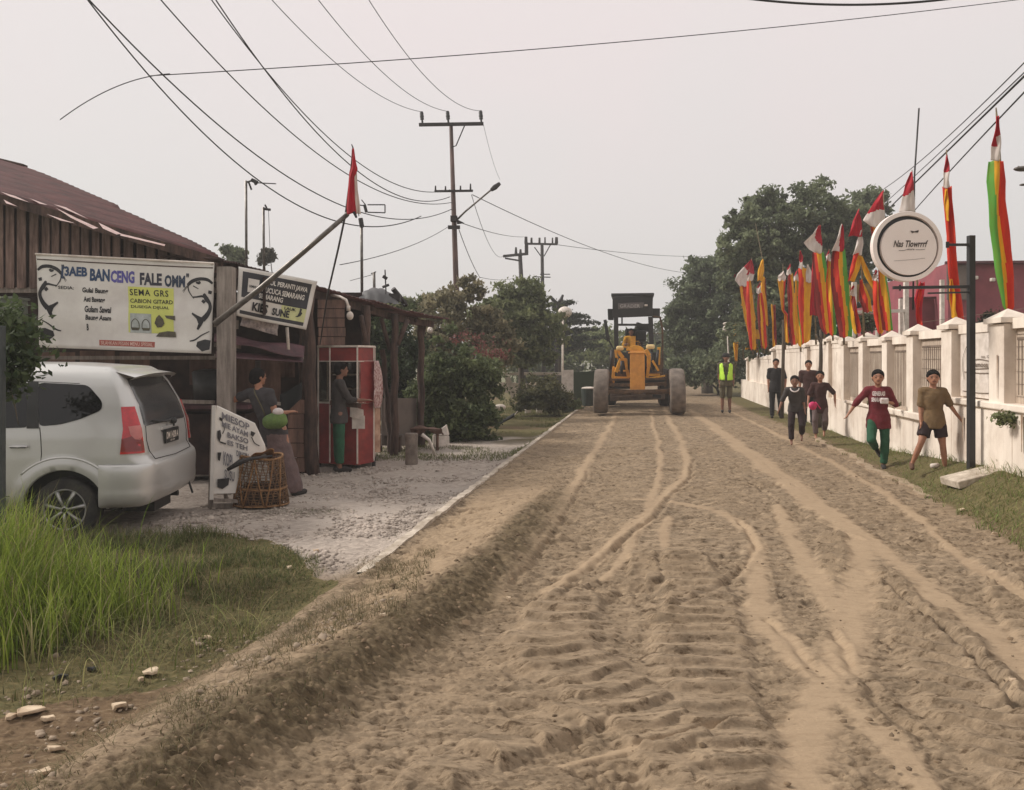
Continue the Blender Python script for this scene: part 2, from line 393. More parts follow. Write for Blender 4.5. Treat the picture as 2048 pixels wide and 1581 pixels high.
def detail(X, Y):
    """fine relief and the surface kinds (smooth, soil, gravel, green)"""
    u = X-XL(Y); e = X-XR(Y); tb = X-XB(Y)
    road = sst(u, -.02, .12)*(1-sst(e, -.1, .15))
    wx = X+.10*(vn(X*1.1, Y*1.1, 3)-.5); wy = Y+.10*(vn(X*1.1, Y*1.1, 5)-.5)
    smo = np.zeros_like(X); zz = np.zeros_like(X); edge = np.zeros_like(X); trd = np.zeros_like(X)
    for pts, wd in SM:
        A, s = world_path(pts, wd)
        T, SS = path_field(wx, wy, A, s); a = np.abs(T)
        k = 1-sst(a+1.5*(fbm(X*5, Y*7, 4, 9, .65)-.5), .35, 1.35)
        smo = np.maximum(smo, k); edge = np.maximum(edge, np.exp(-((a-1.15)/.18)**2))
    for q, (pts, wd, per) in enumerate(TR_):
        A, s = world_path(pts, wd)
        T, SS = path_field(wx, wy, A, s); a = np.abs(T)
        k = 1-sst(a*.86+.4*(fbm(X*5, Y*5, 3, 19+q)-.5), .8, 1.2)
        ph = (SS+.03*np.sin(T*2.2+q)+.035*(vn(X*2.5, Y*2.5, 30+q)-.5)+.022*vn(X*8, Y*8, 31)-.02*T)/per
        sw = ph-np.floor(ph)
        prof = np.where(sw < .16, sw/.16, 1-.85*(np.clip(sw-.16, 0, 1)/.84)**.8)
        prof = prof*(.55+.75*fbm(X*3.3, SS*5, 2, 33))
        zz = np.maximum(zz, k*prof*.042*(1-.8*smo)); trd = np.maximum(trd, k)
    fib = fbm(X*3.2+.4*Y, Y*11, 3, 41); fine = fbm(X*22, Y*30, 3, 44); mid = fbm(X*7, Y*12, 3, 47)
    sx_ = X+.35*Y
    def ridge(fx, fy, sd, oc=3):
        s = 0; a_ = 1; t_ = 0
        for o in range(oc): s = s+a_*(1-sst(np.abs(2*vn(sx_*fx*2**o, Y*fy*2**o, sd+o)-1), 0, .55)); t_ += a_; a_ *= .6
        return s/t_
    r1 = ridge(1.9, 6.5, 201); r2 = ridge(5.5, 17, 205); r3 = ridge(13, 34, 209, 2)
    blot = sst(fbm(X*1.3, Y*2.1, 3, 215), .35, .65)
    rough_ = .016*(fib-.5)+.008*(mid-.5)+-(.018*r1*(.3+blot)+.028*r2*(.35+.9*blot)+.016*r3)*(.35+1.3*fbm(X*2.2, Y*5, 2, 217))-.06*np.clip(.31-fbm(X*5.5, Y*17, 3, 53), 0, 1)*2
    rough_ = rough_*(1-.7*trd)
    for pts, dep in GRV:
        wd = [18]*len(pts); A, s = world_path(pts, wd); A[:, 2] = .022
        T, SS = path_field(wx+.04*(vn(X*9, Y*9, 220)-.5), wy, A, s); a = np.abs(T)
        zz = zz-dep*np.exp(-(a/1.1)**2)*(.5+vn(X*6, SS*6, 221))+dep*.7*np.exp(-((a-2.6)/1.2)**2)*vn(X*11, Y*11, 222)
    clod = .010*sst(fbm(X*14, Y*22, 2, 60), .72, .85)*vn(X*30, Y*30, 61)
    z = road*((1-smo)*(rough_+clod)*1.15 + zz - .012*smo + .009*edge*(1-smo)*vn(X*10, Y*10, 50) + .003*smo*(fine-.5))
    berm = HB(Y)/.16*np.where(tb < -.02, np.exp(-((tb+.02)/.10)**2), np.where(tb < .12, 1, np.exp(-((tb-.12)/.22)**2)))
    berm = np.clip(berm*(.6+.9*fbm(X*5, Y*5, 3, 230)), 0, 1)
    berm = np.clip(berm, 0, 1)
    z = z + berm*(.03*(fbm(X*5, Y*5, 4, 70, .6)-.5)+-.022*ridge(6, 8, 300)-.016*ridge(17, 22, 303, 2))
    off = (1-road)
    smo = np.maximum(smo, .75*sst(u, .06, .2)*(1-sst(tb, -.16, -.02))*(1-sst(Y, 9, 11))*sst(Y, 3.4, 4.6)*(.6+.6*fbm(X*3, Y*3, 3, 233)))
    z = z + off*(.035*(fbm(X*2.5, Y*2.5, 4, 80)-.5)+.012*(fbm(X*14, Y*14, 3, 84)-.5))
    lotm = sst(X-XL(Y), -2.6, -2.2)*sst(Y, 7.6, 8.4)*off
    z = z - .6*lotm*(.035*(fbm(X*2.5, Y*2.5, 4, 80)-.5)+.012*(fbm(X*14, Y*14, 3, 84)-.5))
    z = z + (1-lotm)*off*.02*np.clip(fbm(X*24, Y*24, 2, 88)-.58, 0, 1)/.4
    gp = in_poly(X+.5*(fbm(X*1.5, Y*1.5, 3, 90)-.5), Y+.5*(fbm(X*1.5, Y*1.5, 3, 92)-.5), GRASS_POLY).astype(float)
    rv = sst(e+.5*(fbm(X*3, Y*3, 3, 95)-.5), .0, .3)
    far = sst(u*-1, -.1, .3)*sst(Y, 15.5, 18)
    green = np.clip(gp+rv+far*sst(fbm(X*.8, Y*.8, 3, 97), .35, .5), 0, 1)
    lot = (u < 0)*(1-gp)*sst(Y, 5.6, 7.2)*(1-sst(Y, 17, 20))
    return z, smo*road, berm, lot, green, trd*road, u, e
def ground_mats():
    m = bpy.data.materials.new('earth'); m.use_nodes = True; t = m.node_tree; n = t.nodes; l = t.links
    b = n['Principled BSDF']; b.inputs['Roughness'].default_value = .95; b.inputs['Specular IOR Level'].default_value = .15
    tcn = n.new('ShaderNodeTexCoord')
    def noise(sc_, det=6, ro=.6, st=None):
        q = n.new('ShaderNodeTexNoise'); q.inputs['Scale'].default_value = sc_; q.inputs['Detail'].default_value = det; q.inputs['Roughness'].default_value = ro
        if st:
            mp = n.new('ShaderNodeMapping'); mp.inputs['Scale'].default_value = st; l.new(tcn.outputs['Object'], mp.inputs[0]); l.new(mp.outputs[0], q.inputs['Vector'])
        else: l.new(tcn.outputs['Object'], q.inputs['Vector'])
        return q.outputs['Fac']
    def ramp(fac, *st):
        r = n.new('ShaderNodeValToRGB'); l.new(fac, r.inputs[0]); el = r.color_ramp.elements
        el[0].position, el[0].color = st[0][0], (*st[0][1], 1); el[1].position, el[1].color = st[-1][0], (*st[-1][1], 1)
        for p_, c_ in st[1:-1]: el.new(p_).color = (*c_, 1)
        return r.outputs[0]
    def mix(f, a, c, mode='MIX'):
        q = n.new('ShaderNodeMix'); q.data_type = 'RGBA'; q.blend_type = mode
        if isinstance(f, float): q.inputs[0].default_value = f
        else: l.new(f, q.inputs[0])
        for i, v in ((6, a), (7, c)):
            if isinstance(v, tuple): q.inputs[i].default_value = (*v, 1)
            else: l.new(v, q.inputs[i])
        return q.outputs[2]
    at = n.new('ShaderNodeAttribute'); at.attribute_name = 'kind'; sp = n.new('ShaderNodeSeparateColor'); l.new(at.outputs['Color'], sp.inputs[0])
    at2 = n.new('ShaderNodeAttribute'); at2.attribute_name = 'kind2'; sp2 = n.new('ShaderNodeSeparateColor'); l.new(at2.outputs['Color'], sp2.inputs[0])
    fibre = noise(5.0, 8, .65, (.9, 2.6, 1)); patch = noise(.9, 5, .6); grit = noise(60, 5, .75, (1, 1.7, 1)); mot = noise(14, 8, .72, (.8, 2.1, 1))
    dirt = ramp(fibre, (.30, S(104, 91, 76)), (.5, S(142, 124, 103)), (.70, S(172, 151, 126)))
    dirt = mix(ramp(patch, (.35, (0,0,0)), (.7, (.55,.55,.55))), dirt, S(144, 124, 100))
    dirt = mix(ramp(mot, (.36, (.95,.95,.95)), (.48, (0,0,0))), dirt, S(84, 68, 52))
    dirt = mix(ramp(grit, (.58, (0,0,0)), (.72, (.5,.5,.5))), dirt, S(186, 162, 132))
    smooth_ = ramp(patch, (.3, S(166, 143, 117)), (.7, S(176, 153, 126)))
    smooth_ = mix(ramp(mot, (.3, (.35,.35,.35)), (.5, (0,0,0))), smooth_, S(142, 120, 96))
    soil = ramp(mot, (.3, S(70, 60, 46)), (.5, S(104, 90, 70)), (.72, S(134, 116, 92)))
    grav = ramp(mot, (.3, S(120, 110, 102)), (.5, S(168, 155, 144)), (.68, S(205, 190, 176)))
    grav = mix(ramp(patch, (.40, (0,0,0)), (.65, (.8,.8,.8))), grav, S(178, 166, 156))
    grn = ramp(mot, (.3, S(66, 66, 42)), (.5, S(98, 90, 60)), (.7, S(128, 114, 80)))
    litt = ramp(mot, (.3, S(78, 62, 48)), (.55, S(118, 98, 76)), (.75, S(158, 140, 116)))
    c = litt
    c = mix(sp2.outputs[0], c, dirt)              # road
    c = mix(sp.outputs[2], c, grav)
    c = mix(at.outputs['Alpha'], c, grn)
    sfac = n.new('ShaderNodeMath'); sfac.operation = 'MULTIPLY'; l.new(sp.outputs[0], sfac.inputs[0]); sfac.inputs[1].default_value = .78
    c = mix(sfac.outputs[0], c, smooth_)
    c = mix(sp.outputs[1], c, soil)
    c = mix(.35, c, ramp(grit, (.3, (.55,.55,.55)), (.7, (1,1,1))), 'MULTIPLY')
    l.new(c, b.inputs['Base Color'])
    bp = n.new('ShaderNodeBump'); bp.inputs['Strength'].default_value = 1.0; bp.inputs['Distance'].default_value = .009
    add = n.new('ShaderNodeMath'); add.operation = 'MULTIPLY_ADD'; l.new(grit, add.inputs[0]); add.inputs[1].default_value = .35; l.new(mot, add.inputs[2])
    l.new(add.outputs[0], bp.inputs['Height']); l.new(bp.outputs[0], b.inputs['Normal'])
    return m
EARTH = ground_mats()
def build_ground():
    NR, NC = 1450, 1000
    Ys = 2.1*np.exp(np.linspace(0, math.log(60/2.1), NR)); a = np.linspace(-1, 1, NC)
    fan = a*.82
    Yg = np.repeat(Ys[:, None], NC, 1); Xg = fan[None, :]*(Yg+1.0)
    X = Xg.ravel(); Y = Yg.ravel()
    z, smo, berm, lot, green, trd, u, e = detail(X, Y)
    fade = 1-sst(Y, 30, 55)
    Z = hz(X, Y)+z*fade
    V = np.stack([X, Y, Z], 1)
    i = np.arange(NR-1)[:, None]*NC+np.arange(NC-1)[None, :]
    F = np.stack([i, i+1, i+1+NC, i+NC], -1).reshape(-1, 4)
    fc = F.mean(1).astype(int); fu = u[F].mean(1); fe = e[F].mean(1); fl = lot[F].mean(1)
    cls = np.where((fu > 0) & (fe < 0), 0, np.where(fl > .5, 1, 2))
    roadm = ((u > -.05) & (e < .1)).astype(float)*1.0
    kind = np.stack([smo, berm*(.55+.45*(u > -.3)), lot*(1-green), green*(1-roadm*.9)], 1)
    kind2 = np.stack([np.clip(sst(u, -.45, .05)*(1-sst(e, -.05, .25)), 0, 1), trd, X*0, X*0+1], 1)
    for c, nm in ((0, 'road'), (1, 'forecourt'), (2, 'ground')):
        f = F[cls == c]; idx = np.unique(f); mp = np.zeros(len(V), int); mp[idx] = np.arange(len(idx))
        o = npmesh(nm, V[idx], mp[f], EARTH, smooth=True, color={'kind': kind[idx], 'kind2': kind2[idx]})
        tag(o, {'road': 'brown dirt road with wheel ruts and tyre tread marks', 'forecourt': 'pale gravel forecourt in front of the wooden stall',
                'ground': 'bare and grassy ground beside the road'}[nm], nm, kind='structure')
    # the land beyond, out to the horizon
    def hor(px0): pass
    mb = MB(); mb.add([(-1500,-300,-.3),(1500,-300,-.3),(1500,2500,-.3),(-1500,2500,-.3)], [(0,1,2,3)])
    o = mb.build('terrain', mat('far_earth', S(110,104,74), S(92,96,62), rough=1, scale=.2)); tag(o, 'flat scrubby land reaching the horizon', 'terrain', kind='structure')
build_ground()
def strip(name, Ya, Yb, xf, wid, label, m, h=.025, n=160, gaps=0):
    vs = []; fs = []
    rr = random.Random(3)
    for i in range(n+1):
        Y = Ya+(Yb-Ya)*i/n; x = float(xf(Y)); wj = wid*(.75+.5*rr.random()); zb = float(hz(x, Y))+.005
        hh = h*(.5+.8*rr.random())*min(1, i/14)
        for dx, dz in ((-wj/2, -.06), (-wj/2, hh), (wj/2, hh), (wj/2, -.06)): vs.append((x+dx, Y, zb+dz))
        if i and not (gaps and rr.random() < gaps):
            b = 4*(i-1)
            for k in range(3): fs.append((b+k, b+k+1, b+k+5, b+k+4))
    me = MB().add(vs, fs); o = me.build(name, m); tag(o, label, 'kerb', kind='structure'); return o
CONC = mat('concrete_pale', S(205,192,176), S(160,146,130), rough=.95, scale=9, bump=.4, dirt=S(120,104,84), damt=.7, dscale=3)
strip('kerb', 6.0, 25, lambda Y: XL(Y)-.02, .075, 'thin pale concrete kerb along the stall side of the dirt road', CONC)
strip('kerb', 9.3, 16.5, lambda Y: XR(Y)+.05+.05*math.sin(Y*2)+.03*math.sin(Y*9), .11, 'thin crumbling pale edging between the road and the grass by the wall', mat('edging', S(168,148,124), S(134,114,92), rough=1, scale=7), h=.004, n=90)
# ================================================================ VEGETATION
def leafmat(name, c1, c2, rough=.7, trans=.25, scale=2.0):
    return mat(name, c1, c2, rough=rough, scale=scale, attr='tint', trans=trans, spec=.25, coords='Object')
BLADE = leafmat('grass_blade', (1, 1, 1), (.85, .85, .8), rough=.75, trans=.3)
def blades(name, X, Y, H, Wd, C, label, lean=.5, segs=4, zoff=0, cat='grass', kind='stuff', droop=1.0):
    n = len(X); Z = hz(X, Y)-.02+zoff
    az = rng.random(n)*2*math.pi; ln = lean*(.3+rng.random(n)*1.0)*H
    dx, dy = np.cos(az), np.sin(az); fa = az+math.pi/2+rng.normal(0, .5, n); sx, sy = np.cos(fa), np.sin(fa)
    V = []
    for k in range(segs+1):
        t = k/segs; wk = Wd*(1-t)**.7*.5 if k < segs else 0*Wd
        hh = H*(t-.28*droop*t**3*(ln/H)*1.6); off = ln*t**2
        for sg in ((-1, 1) if k < segs else (0,)):
            V.append(np.stack([X+dx*off+sx*wk*sg, Y+dy*off+sy*wk*sg, Z+hh], 1))
    V = np.stack(V, 1).reshape(-1, 3); per = 2*segs+1
    b = (np.arange(n)*per)[:, None]
    Q = np.concatenate([b+np.array([[2*k, 2*k+1, 2*k+3, 2*k+2]]) for k in range(segs-1)], 0)
    T3 = b+np.array([[2*segs-2, 2*segs-1, 2*segs]])
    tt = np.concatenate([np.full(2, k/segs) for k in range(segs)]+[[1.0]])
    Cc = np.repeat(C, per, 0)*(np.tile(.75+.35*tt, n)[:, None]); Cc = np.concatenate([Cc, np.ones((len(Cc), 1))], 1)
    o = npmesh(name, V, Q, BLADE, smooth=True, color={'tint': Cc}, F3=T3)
    return tag(o, label, cat, kind=kind)
def scatter(n, x0, x1, y0, y1, fn):
    X = rng.uniform(x0, x1, n*6); Y = rng.uniform(y0, y1, n*6); k = rng.random(n*6) < fn(X, Y); return X[k][:n], Y[k][:n]
def hue(n, a, b, j=.12):
    t = rng.random((n, 1)); return (np.array(a)*(1-t)+np.array(b)*t)*(1+rng.normal(0, j, (n, 1)))
gp = lambda X, Y: in_poly(X, Y, GRASS_POLY)
# clumps of tall bright grass, foreground left
def clumpy(X, Y, s, seed, lo, hi): return sst(fbm(X*s, Y*s, 3, seed), lo, hi)
cx, cy = [], []
TALL = [(-3.6,5.2,.26,1000,.84),(-3.25,4.85,.22,800,.70),(-2.95,5.3,.22,600,.58),(-4.0,6.1,.3,900,.70),(-2.5,5.2,.16,160,.46),
        (-3.4,6.2,.3,350,.38),(-2.7,6.0,.3,160,.32),(-4.7,6.7,.4,800,.62),(-2.75,4.85,.16,260,.46),(-3.0,4.5,.2,260,.46),(-4.2,5.3,.3,800,.80),(-3.75,5.0,.12,300,1.02),(-3.45,5.5,.2,500,.9),(-4.3,5.8,.25,700,.95)]
xs, ys, hs = [], [], []
for x, y, r, n, h in TALL:
    xs.append(rng.normal(x, r*.75, n)); ys.append(rng.normal(y, r*.75, n)); hs.append(h*rng.uniform(.45, 1.12, n))
xs, ys, hs = map(np.concatenate, (xs, ys, hs)); k = xs > -12; k &= (xs-XL(ys) < -.3)
xs, ys, hs = xs[k], ys[k], hs[k]
Ctall = hue(len(xs), (.13, .20, .022), (.34, .40, .075), .22); dry = rng.random(len(xs)) < .13
Ctall[dry] = hue(int(dry.sum()), (.30, .25, .12), (.42, .37, .2))
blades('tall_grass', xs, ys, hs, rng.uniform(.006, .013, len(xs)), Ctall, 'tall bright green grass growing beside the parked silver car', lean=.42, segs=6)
X, Y = scatter(42000, -5.5, -1.0, 3.7, 8.2, lambda X, Y: gp(X+.35*(fbm(X*3, Y*3, 3, 122)-.5), Y)*(.15+.85*clumpy(X, Y, 2.0, 120, .38, .6))*np.interp(Y, [3.6, 4.2, 6], [.5, .8, 1]))
H = rng.uniform(.09, .27, len(X))*np.interp(X, [-4, -2.7, -1.6], [1.1, .65, .35])*np.interp(Y, [4, 5.2], [.6, 1])
C = hue(len(X), (.065, .08, .026), (.16, .175, .06), .22); d = rng.random(len(X)) < np.interp(Y, [4.2, 6.5], [.6, .2]); C[d] = hue(int(d.sum()), (.19, .14, .075), (.34, .27, .15))
blades('low_grass', X, Y, H, rng.uniform(.004, .008, len(X)), C, 'lower duller green grass thinning out towards the dirt road', lean=.8, segs=4)
X, Y = scatter(15000, -3.4, -.6, 2.6, 6.6, lambda X, Y: np.exp(-((X-XB(Y)+.25)/.35)**2)*.8*sst(fbm(X*2.5, Y*2.5, 3, 140), .4, .6)+(X < XB(Y)-.2)*.5*sst(fbm(X*4, Y*4, 3, 143), .38, .58)+.2*np.exp(-((X-XB(Y)-.12)/.12)**2)*(Y < 7)*sst(fbm(X*3, Y*3, 3, 146), .5, .62))
C = hue(len(X), (.085, .085, .04), (.26, .20, .11))
blades('dry_grass', X, Y, rng.uniform(.02, .10, len(X)), rng.uniform(.002, .005, len(X)), C, 'dry straw and weeds scattered along the scraped soil bank', lean=1.6, segs=3)
X, Y = scatter(4200, -2.2, 1, 6.0, 10.5, lambda X, Y: np.exp(-((X-XL(Y)+.22)/.13)**2)*sst(fbm(X*3, Y*3, 3, 145), .38, .58))
blades('weed_strip', X, Y, rng.uniform(.015, .06, len(X)), rng.uniform(.004, .007, len(X)), hue(len(X), (.07, .075, .04), (.2, .17, .1)), 'dry weeds growing along the kerb at the forecourt edge', lean=1.2, segs=3)
xs, ys = scatter(420, -3.4, -1.5, 3.9, 5.6, lambda X, Y: gp(X, Y)*sst(fbm(X*1.7, Y*1.7, 3, 149), .45, .6)); hs = rng.uniform(.18, .48, len(xs))
blades('weed_stems', xs, ys, hs, rng.uniform(.003, .007, len(xs)), hue(len(xs), (.16, .20, .05), (.42, .38, .18), .2), 'thin pale weed stems standing in front of the tall grass', lean=.9, segs=6)
# verge on the right
X, Y = scatter(26000, 4, 9.5, 6.3, 24, lambda X, Y: ((X-XR(Y)+.3*(fbm(X*4, Y*4, 3, 150)-.5)) > .05)*(X < XW(Y)+.02)*np.clip(9/Y, .1, 1)*(.3+.7*clumpy(X, Y, 2.2, 155, .35, .55)))
edge_ = np.exp(-((XW(Y)-X)/.25)**2)
H = rng.uniform(.03, .10, len(X))*(1+1.5*edge_*(fbm(X*2, Y*2, 2, 160) > .5))*np.interp(Y, [7, 10, 14], [1.5, 1.0, .7])
C = hue(len(X), (.12, .17, .04), (.27, .30, .10)); d = rng.random(len(X)) < .25; C[d] = hue(int(d.sum()), (.22, .17, .08), (.36, .30, .16))
blades('verge_grass', X, Y, H, rng.uniform(.005, .010, len(X)), C, 'short green grass on the verge below the white wall', lean=.9, segs=3)
# far left verge, beyond the stall
X, Y = scatter(20000, -2.5, 6, 13.5, 30, lambda X, Y: (X < XL(Y)-.05)*(X > XL(Y)-3.2)*np.clip(15/Y, .2, 1)*clumpy(X, Y, .9, 170, .35, .55))
C = hue(len(X), (.09, .115, .035), (.22, .21, .09))
blades('verge_grass', X, Y, rng.uniform(.04, .13, len(X)), rng.uniform(.008, .014, len(X)), C, 'rough grass between the bushes and the road past the stall', lean=.9, segs=3)
# tufts on the forecourt near the basket
X, Y = scatter(1500, -3.2, -1.2, 8.0, 9.6, lambda X, Y: (np.hypot((X+2.35)/.6, (Y-9.0)/.18) < 1)*1.0)
blades('weed_patch', X, Y, rng.uniform(.02, .06, len(X)), rng.uniform(.004, .008, len(X)), hue(len(X), (.08, .11, .04), (.2, .2, .1)), 'small green weed patch on the gravel by the bamboo basket', lean=1, segs=3)

# ---- trees and shrubs
def leaves(name, blobs, n, size, cols, parent, material, up=.35, inner=.25, thin=.5):
    """leaf-sized faces clustered in clumps inside blobs (centre, rx, ry, rz)"""
    vol = np.array([b[1]*b[3] for b in blobs]); vol = vol/vol.sum()
    PV, CV = [], []
    for (c, rx, ry, rz), fr in zip(blobs, vol):
        m = max(20, int(n*fr)); nc = max(6, int(m/70))
        d = rng.normal(size=(nc, 3)); d /= np.linalg.norm(d, axis=1)[:, None]
        rr = (1-inner)+inner*rng.random((nc, 1)); rr[rng.random(nc) < .25] *= .55
        rr = rr*(1+.16*rng.normal(size=(nc, 1)))
        cc = np.array(c)+d*rr*np.array([rx, ry, rz])
        ci = rng.integers(0, nc, m); sg = (rx*ry*rz)**(1/3)*thin/math.sqrt(nc)*2.2
        csz = rng.uniform(.5, 1.5, nc)
        PV.append(cc[ci]+rng.normal(size=(m, 3))*(sg*csz[ci])[:, None]*np.array([1, 1, .7]))
        ct = rng.random(nc); t = np.clip(ct[ci]*.7+rng.random(m)*.45-.08, 0, 1)[:, None]
        CV.append((np.array(cols[0])*(1-t)+np.array(cols[1])*t)*(1+rng.normal(0, .12, (m, 1))))
    Pn = np.concatenate(PV); Cn = np.clip(np.concatenate(CV), .004, 1); m = len(Pn)
    zf = np.maximum(Pn[:, 2], .03+hz(Pn[:, 0], Pn[:, 1])); Pn[:, 2] = zf
    a = rng.normal(size=(m, 3)); a[:, 2] -= .3; a /= np.linalg.norm(a, axis=1)[:, None]
    nrm = rng.normal(size=(m, 3)); nrm[:, 2] = np.abs(nrm[:, 2])+up
    b_ = np.cross(a, nrm); b_ /= np.linalg.norm(b_, axis=1)[:, None]+1e-9
    s = size*rng.uniform(.6, 1.35, (m, 1)); nn = np.cross(a, b_)
    V = np.stack([Pn-a*s*.5, Pn+b_*s*.27+nn*s*.08, Pn+a*s*.55, Pn-b_*s*.27+nn*s*.08], 1).reshape(-1, 3)
    F = np.arange(m*4).reshape(-1, 4)
    C4 = np.concatenate([np.repeat(Cn, 4, 0), np.ones((m*4, 1))], 1)
    return npmesh(name, V-np.array(OFF[parent]) if parent is not None and OFF[parent].length else V, F, material, None, color={'tint': C4}) if parent is None else _lp(name, V, F, C4, parent, material)
def _lp(name, V, F, C4, parent, material):
    o = npmesh(name, V-np.array(OFF[parent]), F, material, color={'tint': C4}); o.parent = parent; OFF[o] = OFF[parent]; return o
LEAF = leafmat('leaf', (1, 1, 1), (.8, .82, .8), trans=.38)
BARK = mat('bark', (.11, .085, .06), (.05, .038, .028), rough=.95, scale=9, stretch=(1, 1, .2), bump=.6)
def limb(mb, a, b, r0, r1, seed, wob=.12, n=6):
    rr = random.Random(seed); a = Vector(a); b = Vector(b); L_ = (b-a).length
    pts = [a.lerp(b, i/n)+Vector((rr.uniform(-1, 1), rr.uniform(-1, 1), rr.uniform(-.4, .4)))*L_*wob*math.sin(math.pi*i/n)*.5 for i in range(n+1)]
    mb.tube(pts, [r0+(r1-r0)*i/n for i in range(n+1)], 7)
def tree(name, base, blobs_px, n, size, cols, label, cat='tree', group=None, trunk_r=.15, thin=.5, inner=.25, asp=1.0, depth=None, trunk=True):
    """blobs_px: (px,py,Y,r_px_x[,r_px_y])"""
    B = []
    for b in blobs_px:
        px, py, Y, rx = b[:4]; ry = b[4] if len(b) > 4 else rx*.85
        B.append((tuple(P(px, py, Y)), rx*Y/FPX, (depth or min(rx, ry)*Y/FPX*1.0), ry*Y/FPX))
    base = Vector(base); base.z = float(hz(base.x, base.y))
    root = empty(name, base, label, cat, group)
    leaves('crown' if cat == 'tree' else 'foliage', B, n, size, cols, root, LEAF, thin=thin, inner=inner)
    mb = MB(); top = max(B, key=lambda q: q[0][2])
    cen = Vector((sum(b[0][0] for b in B)/len(B), sum(b[0][1] for b in B)/len(B), 0))
    fork = base+(Vector(top[0])-base)*.35 if cat == 'tree' else base+Vector((0, 0, .25))
    fork.x = base.x*.7+cen.x*.3
    limb(mb, base-Vector((0, 0, .2)), fork, trunk_r, trunk_r*.75, 1, .06)
    for i, b in enumerate(B): limb(mb, fork, Vector(b[0])+Vector((0, 0, b[3]*.3)), trunk_r*.6, trunk_r*.12, i+5)
    if trunk: mb.build('trunk' if cat == 'tree' else 'stem', BARK, root, smooth=True)
    return root
DK = ((.05, .07, .034), (.19, .22, .10)); MD = ((.09, .11, .05), (.27, .29, .14)); BR = ((.14, .13, .08), (.36, .31, .19)); LG = ((.13, .15, .065), (.31, .33, .16))
DKF = ((.10, .12, .075), (.26, .29, .165))
tree('tree', (12.5, 31, 0), [(1600,470,31,118,88),(1500,520,30,62,90),(1690,475,31,70,65),(1600,590,30,120,80),(1700,560,31,70,80),(1540,640,29,80,70),(1640,650,30,90,60),(1480,440,30,30,28),(1530,405,31,40,28)], 95000, .175, DKF, 'big dark green broad tree rising behind the flags and the white wall', trunk_r=.4, thin=.42)
tree('tree', (15.5, 38, 0), [(1745,405,36,32,26),(1720,450,36,40,40)], 4000, .26, DKF, 'small round tree top peeking out right of the big dark tree', trunk_r=.25)
tree('tree', (9.3, 38, 0), [(1420,580,38,52,62),(1375,610,38,36,45),(1440,540,38,46,30),(1395,670,38,62,50),(1450,640,37,50,62),(1350,640,38,22,30),(1400,530,38,18,14)], 38000, .18, ((.09,.11,.065),(.24,.275,.16)), 'grey green tree between the grader and the hi-vis worker', trunk_r=.3)
tree('shrub', (9.4, 36, 0), [(1440,730,35,50,40),(1380,735,36,50,30),(1470,700,34,30,60)], 8000, .2, DKF, 'dark undergrowth at the foot of the trees behind the hi-vis worker', cat='shrub', trunk_r=.08)
# left of the road
tree('shrub', (-.9, 17.6, 0), [(905,770,17.2,62,90),(860,800,16.9,40,72),(950,830,17.0,45,52),(905,850,16.8,62,38),(960,760,17.6,42,45)], 26000, .105, DK, 'large dark green bush beside the wooden canopy posts', cat='bush', trunk_r=.06, inner=.35)
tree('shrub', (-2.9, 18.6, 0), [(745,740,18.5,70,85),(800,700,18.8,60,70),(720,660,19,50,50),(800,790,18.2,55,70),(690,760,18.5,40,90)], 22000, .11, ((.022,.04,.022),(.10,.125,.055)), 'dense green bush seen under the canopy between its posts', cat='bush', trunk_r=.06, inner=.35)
tree('tree', (-1.7, 22.5, 0), [(880,650,21.5,56,52),(940,700,21.5,56,40),(900,610,22,42,32),(860,700,21,50,45),(970,650,22,44,40),(930,580,22.4,34,26),(1000,690,21.5,34,40)], 24000, .12, BR, 'brownish half dry tree wrapped around the tall power pole', trunk_r=.1, thin=.36)
tree('tree', (.3, 27, 0), [(1000,640,27,66,46),(1040,600,27.5,50,36),(1070,650,27,56,42),(1060,580,28,32,20),(1010,690,26.5,60,34),(1060,705,27,50,28)], 24000, .15, MD, 'mid green tree behind the small concrete stumps', trunk_r=.13)
tree('tree', (-3.4, 24, 0), [(800,620,24,30,22),(770,640,24,40,30),(850,610,24,24,16)], 5000, .14, MD, 'loose green tree top showing over the end of the canopy', trunk_r=.1)
tree('shrub', (-.8, 20, 0), [(965,700,19.6,30,30),(985,715,19.8,24,16),(930,680,20,30,14)], 520, .08, ((.16,.05,.05),(.26,.11,.09)), 'reddish leaved shrub glowing crimson among the bushes by the power pole', cat='bush', trunk_r=.03)
tree('shrub', (1.4, 24.6, 0), [(1080,785,24.4,42,32),(1055,800,24.2,26,22),(1115,800,24.2,24,22),(1085,805,24,38,18)], 7500, .10, ((.035,.045,.02),(.17,.155,.07)), 'small rounded bush at the left edge of the road', cat='bush', trunk_r=.05)
tree('shrub', (2.6, 27.5, 0), [(1130,806,26,22,15),(1150,812,26,16,10)], 2200, .10, LG, 'small light green weeds beside the road left of the grader', cat='bush', trunk_r=.03)
tree('shrub', (6, 52, 0), [(1160,700,52,80,42),(1060,720,52,70,40),(1240,700,50,60,40),(1300,720,50,60,36),(1200,680,52,40,24),(1110,735,50,60,30)], 15000, .28, ((.075,.10,.035),(.23,.25,.10)), 'light green thicket far down the road behind the grader', cat='bush', trunk_r=.1)
tree('shrub', (14, 62, 0), [(1380,720,60,60,46),(1320,690,62,50,30),(1450,700,60,60,60),(1280,735,60,60,26)], 10000, .32, ((.06,.075,.04),(.17,.18,.10)), 'hazy thicket closing the far end of the road', cat='bush', trunk_r=.1)
tree('tree', (-12, 36, 0), [(470,512,30,22,14),(452,505,30,10,12)], 1600, .2, DKF, 'little tree top above the roof left of the antenna masts', trunk_r=.12)
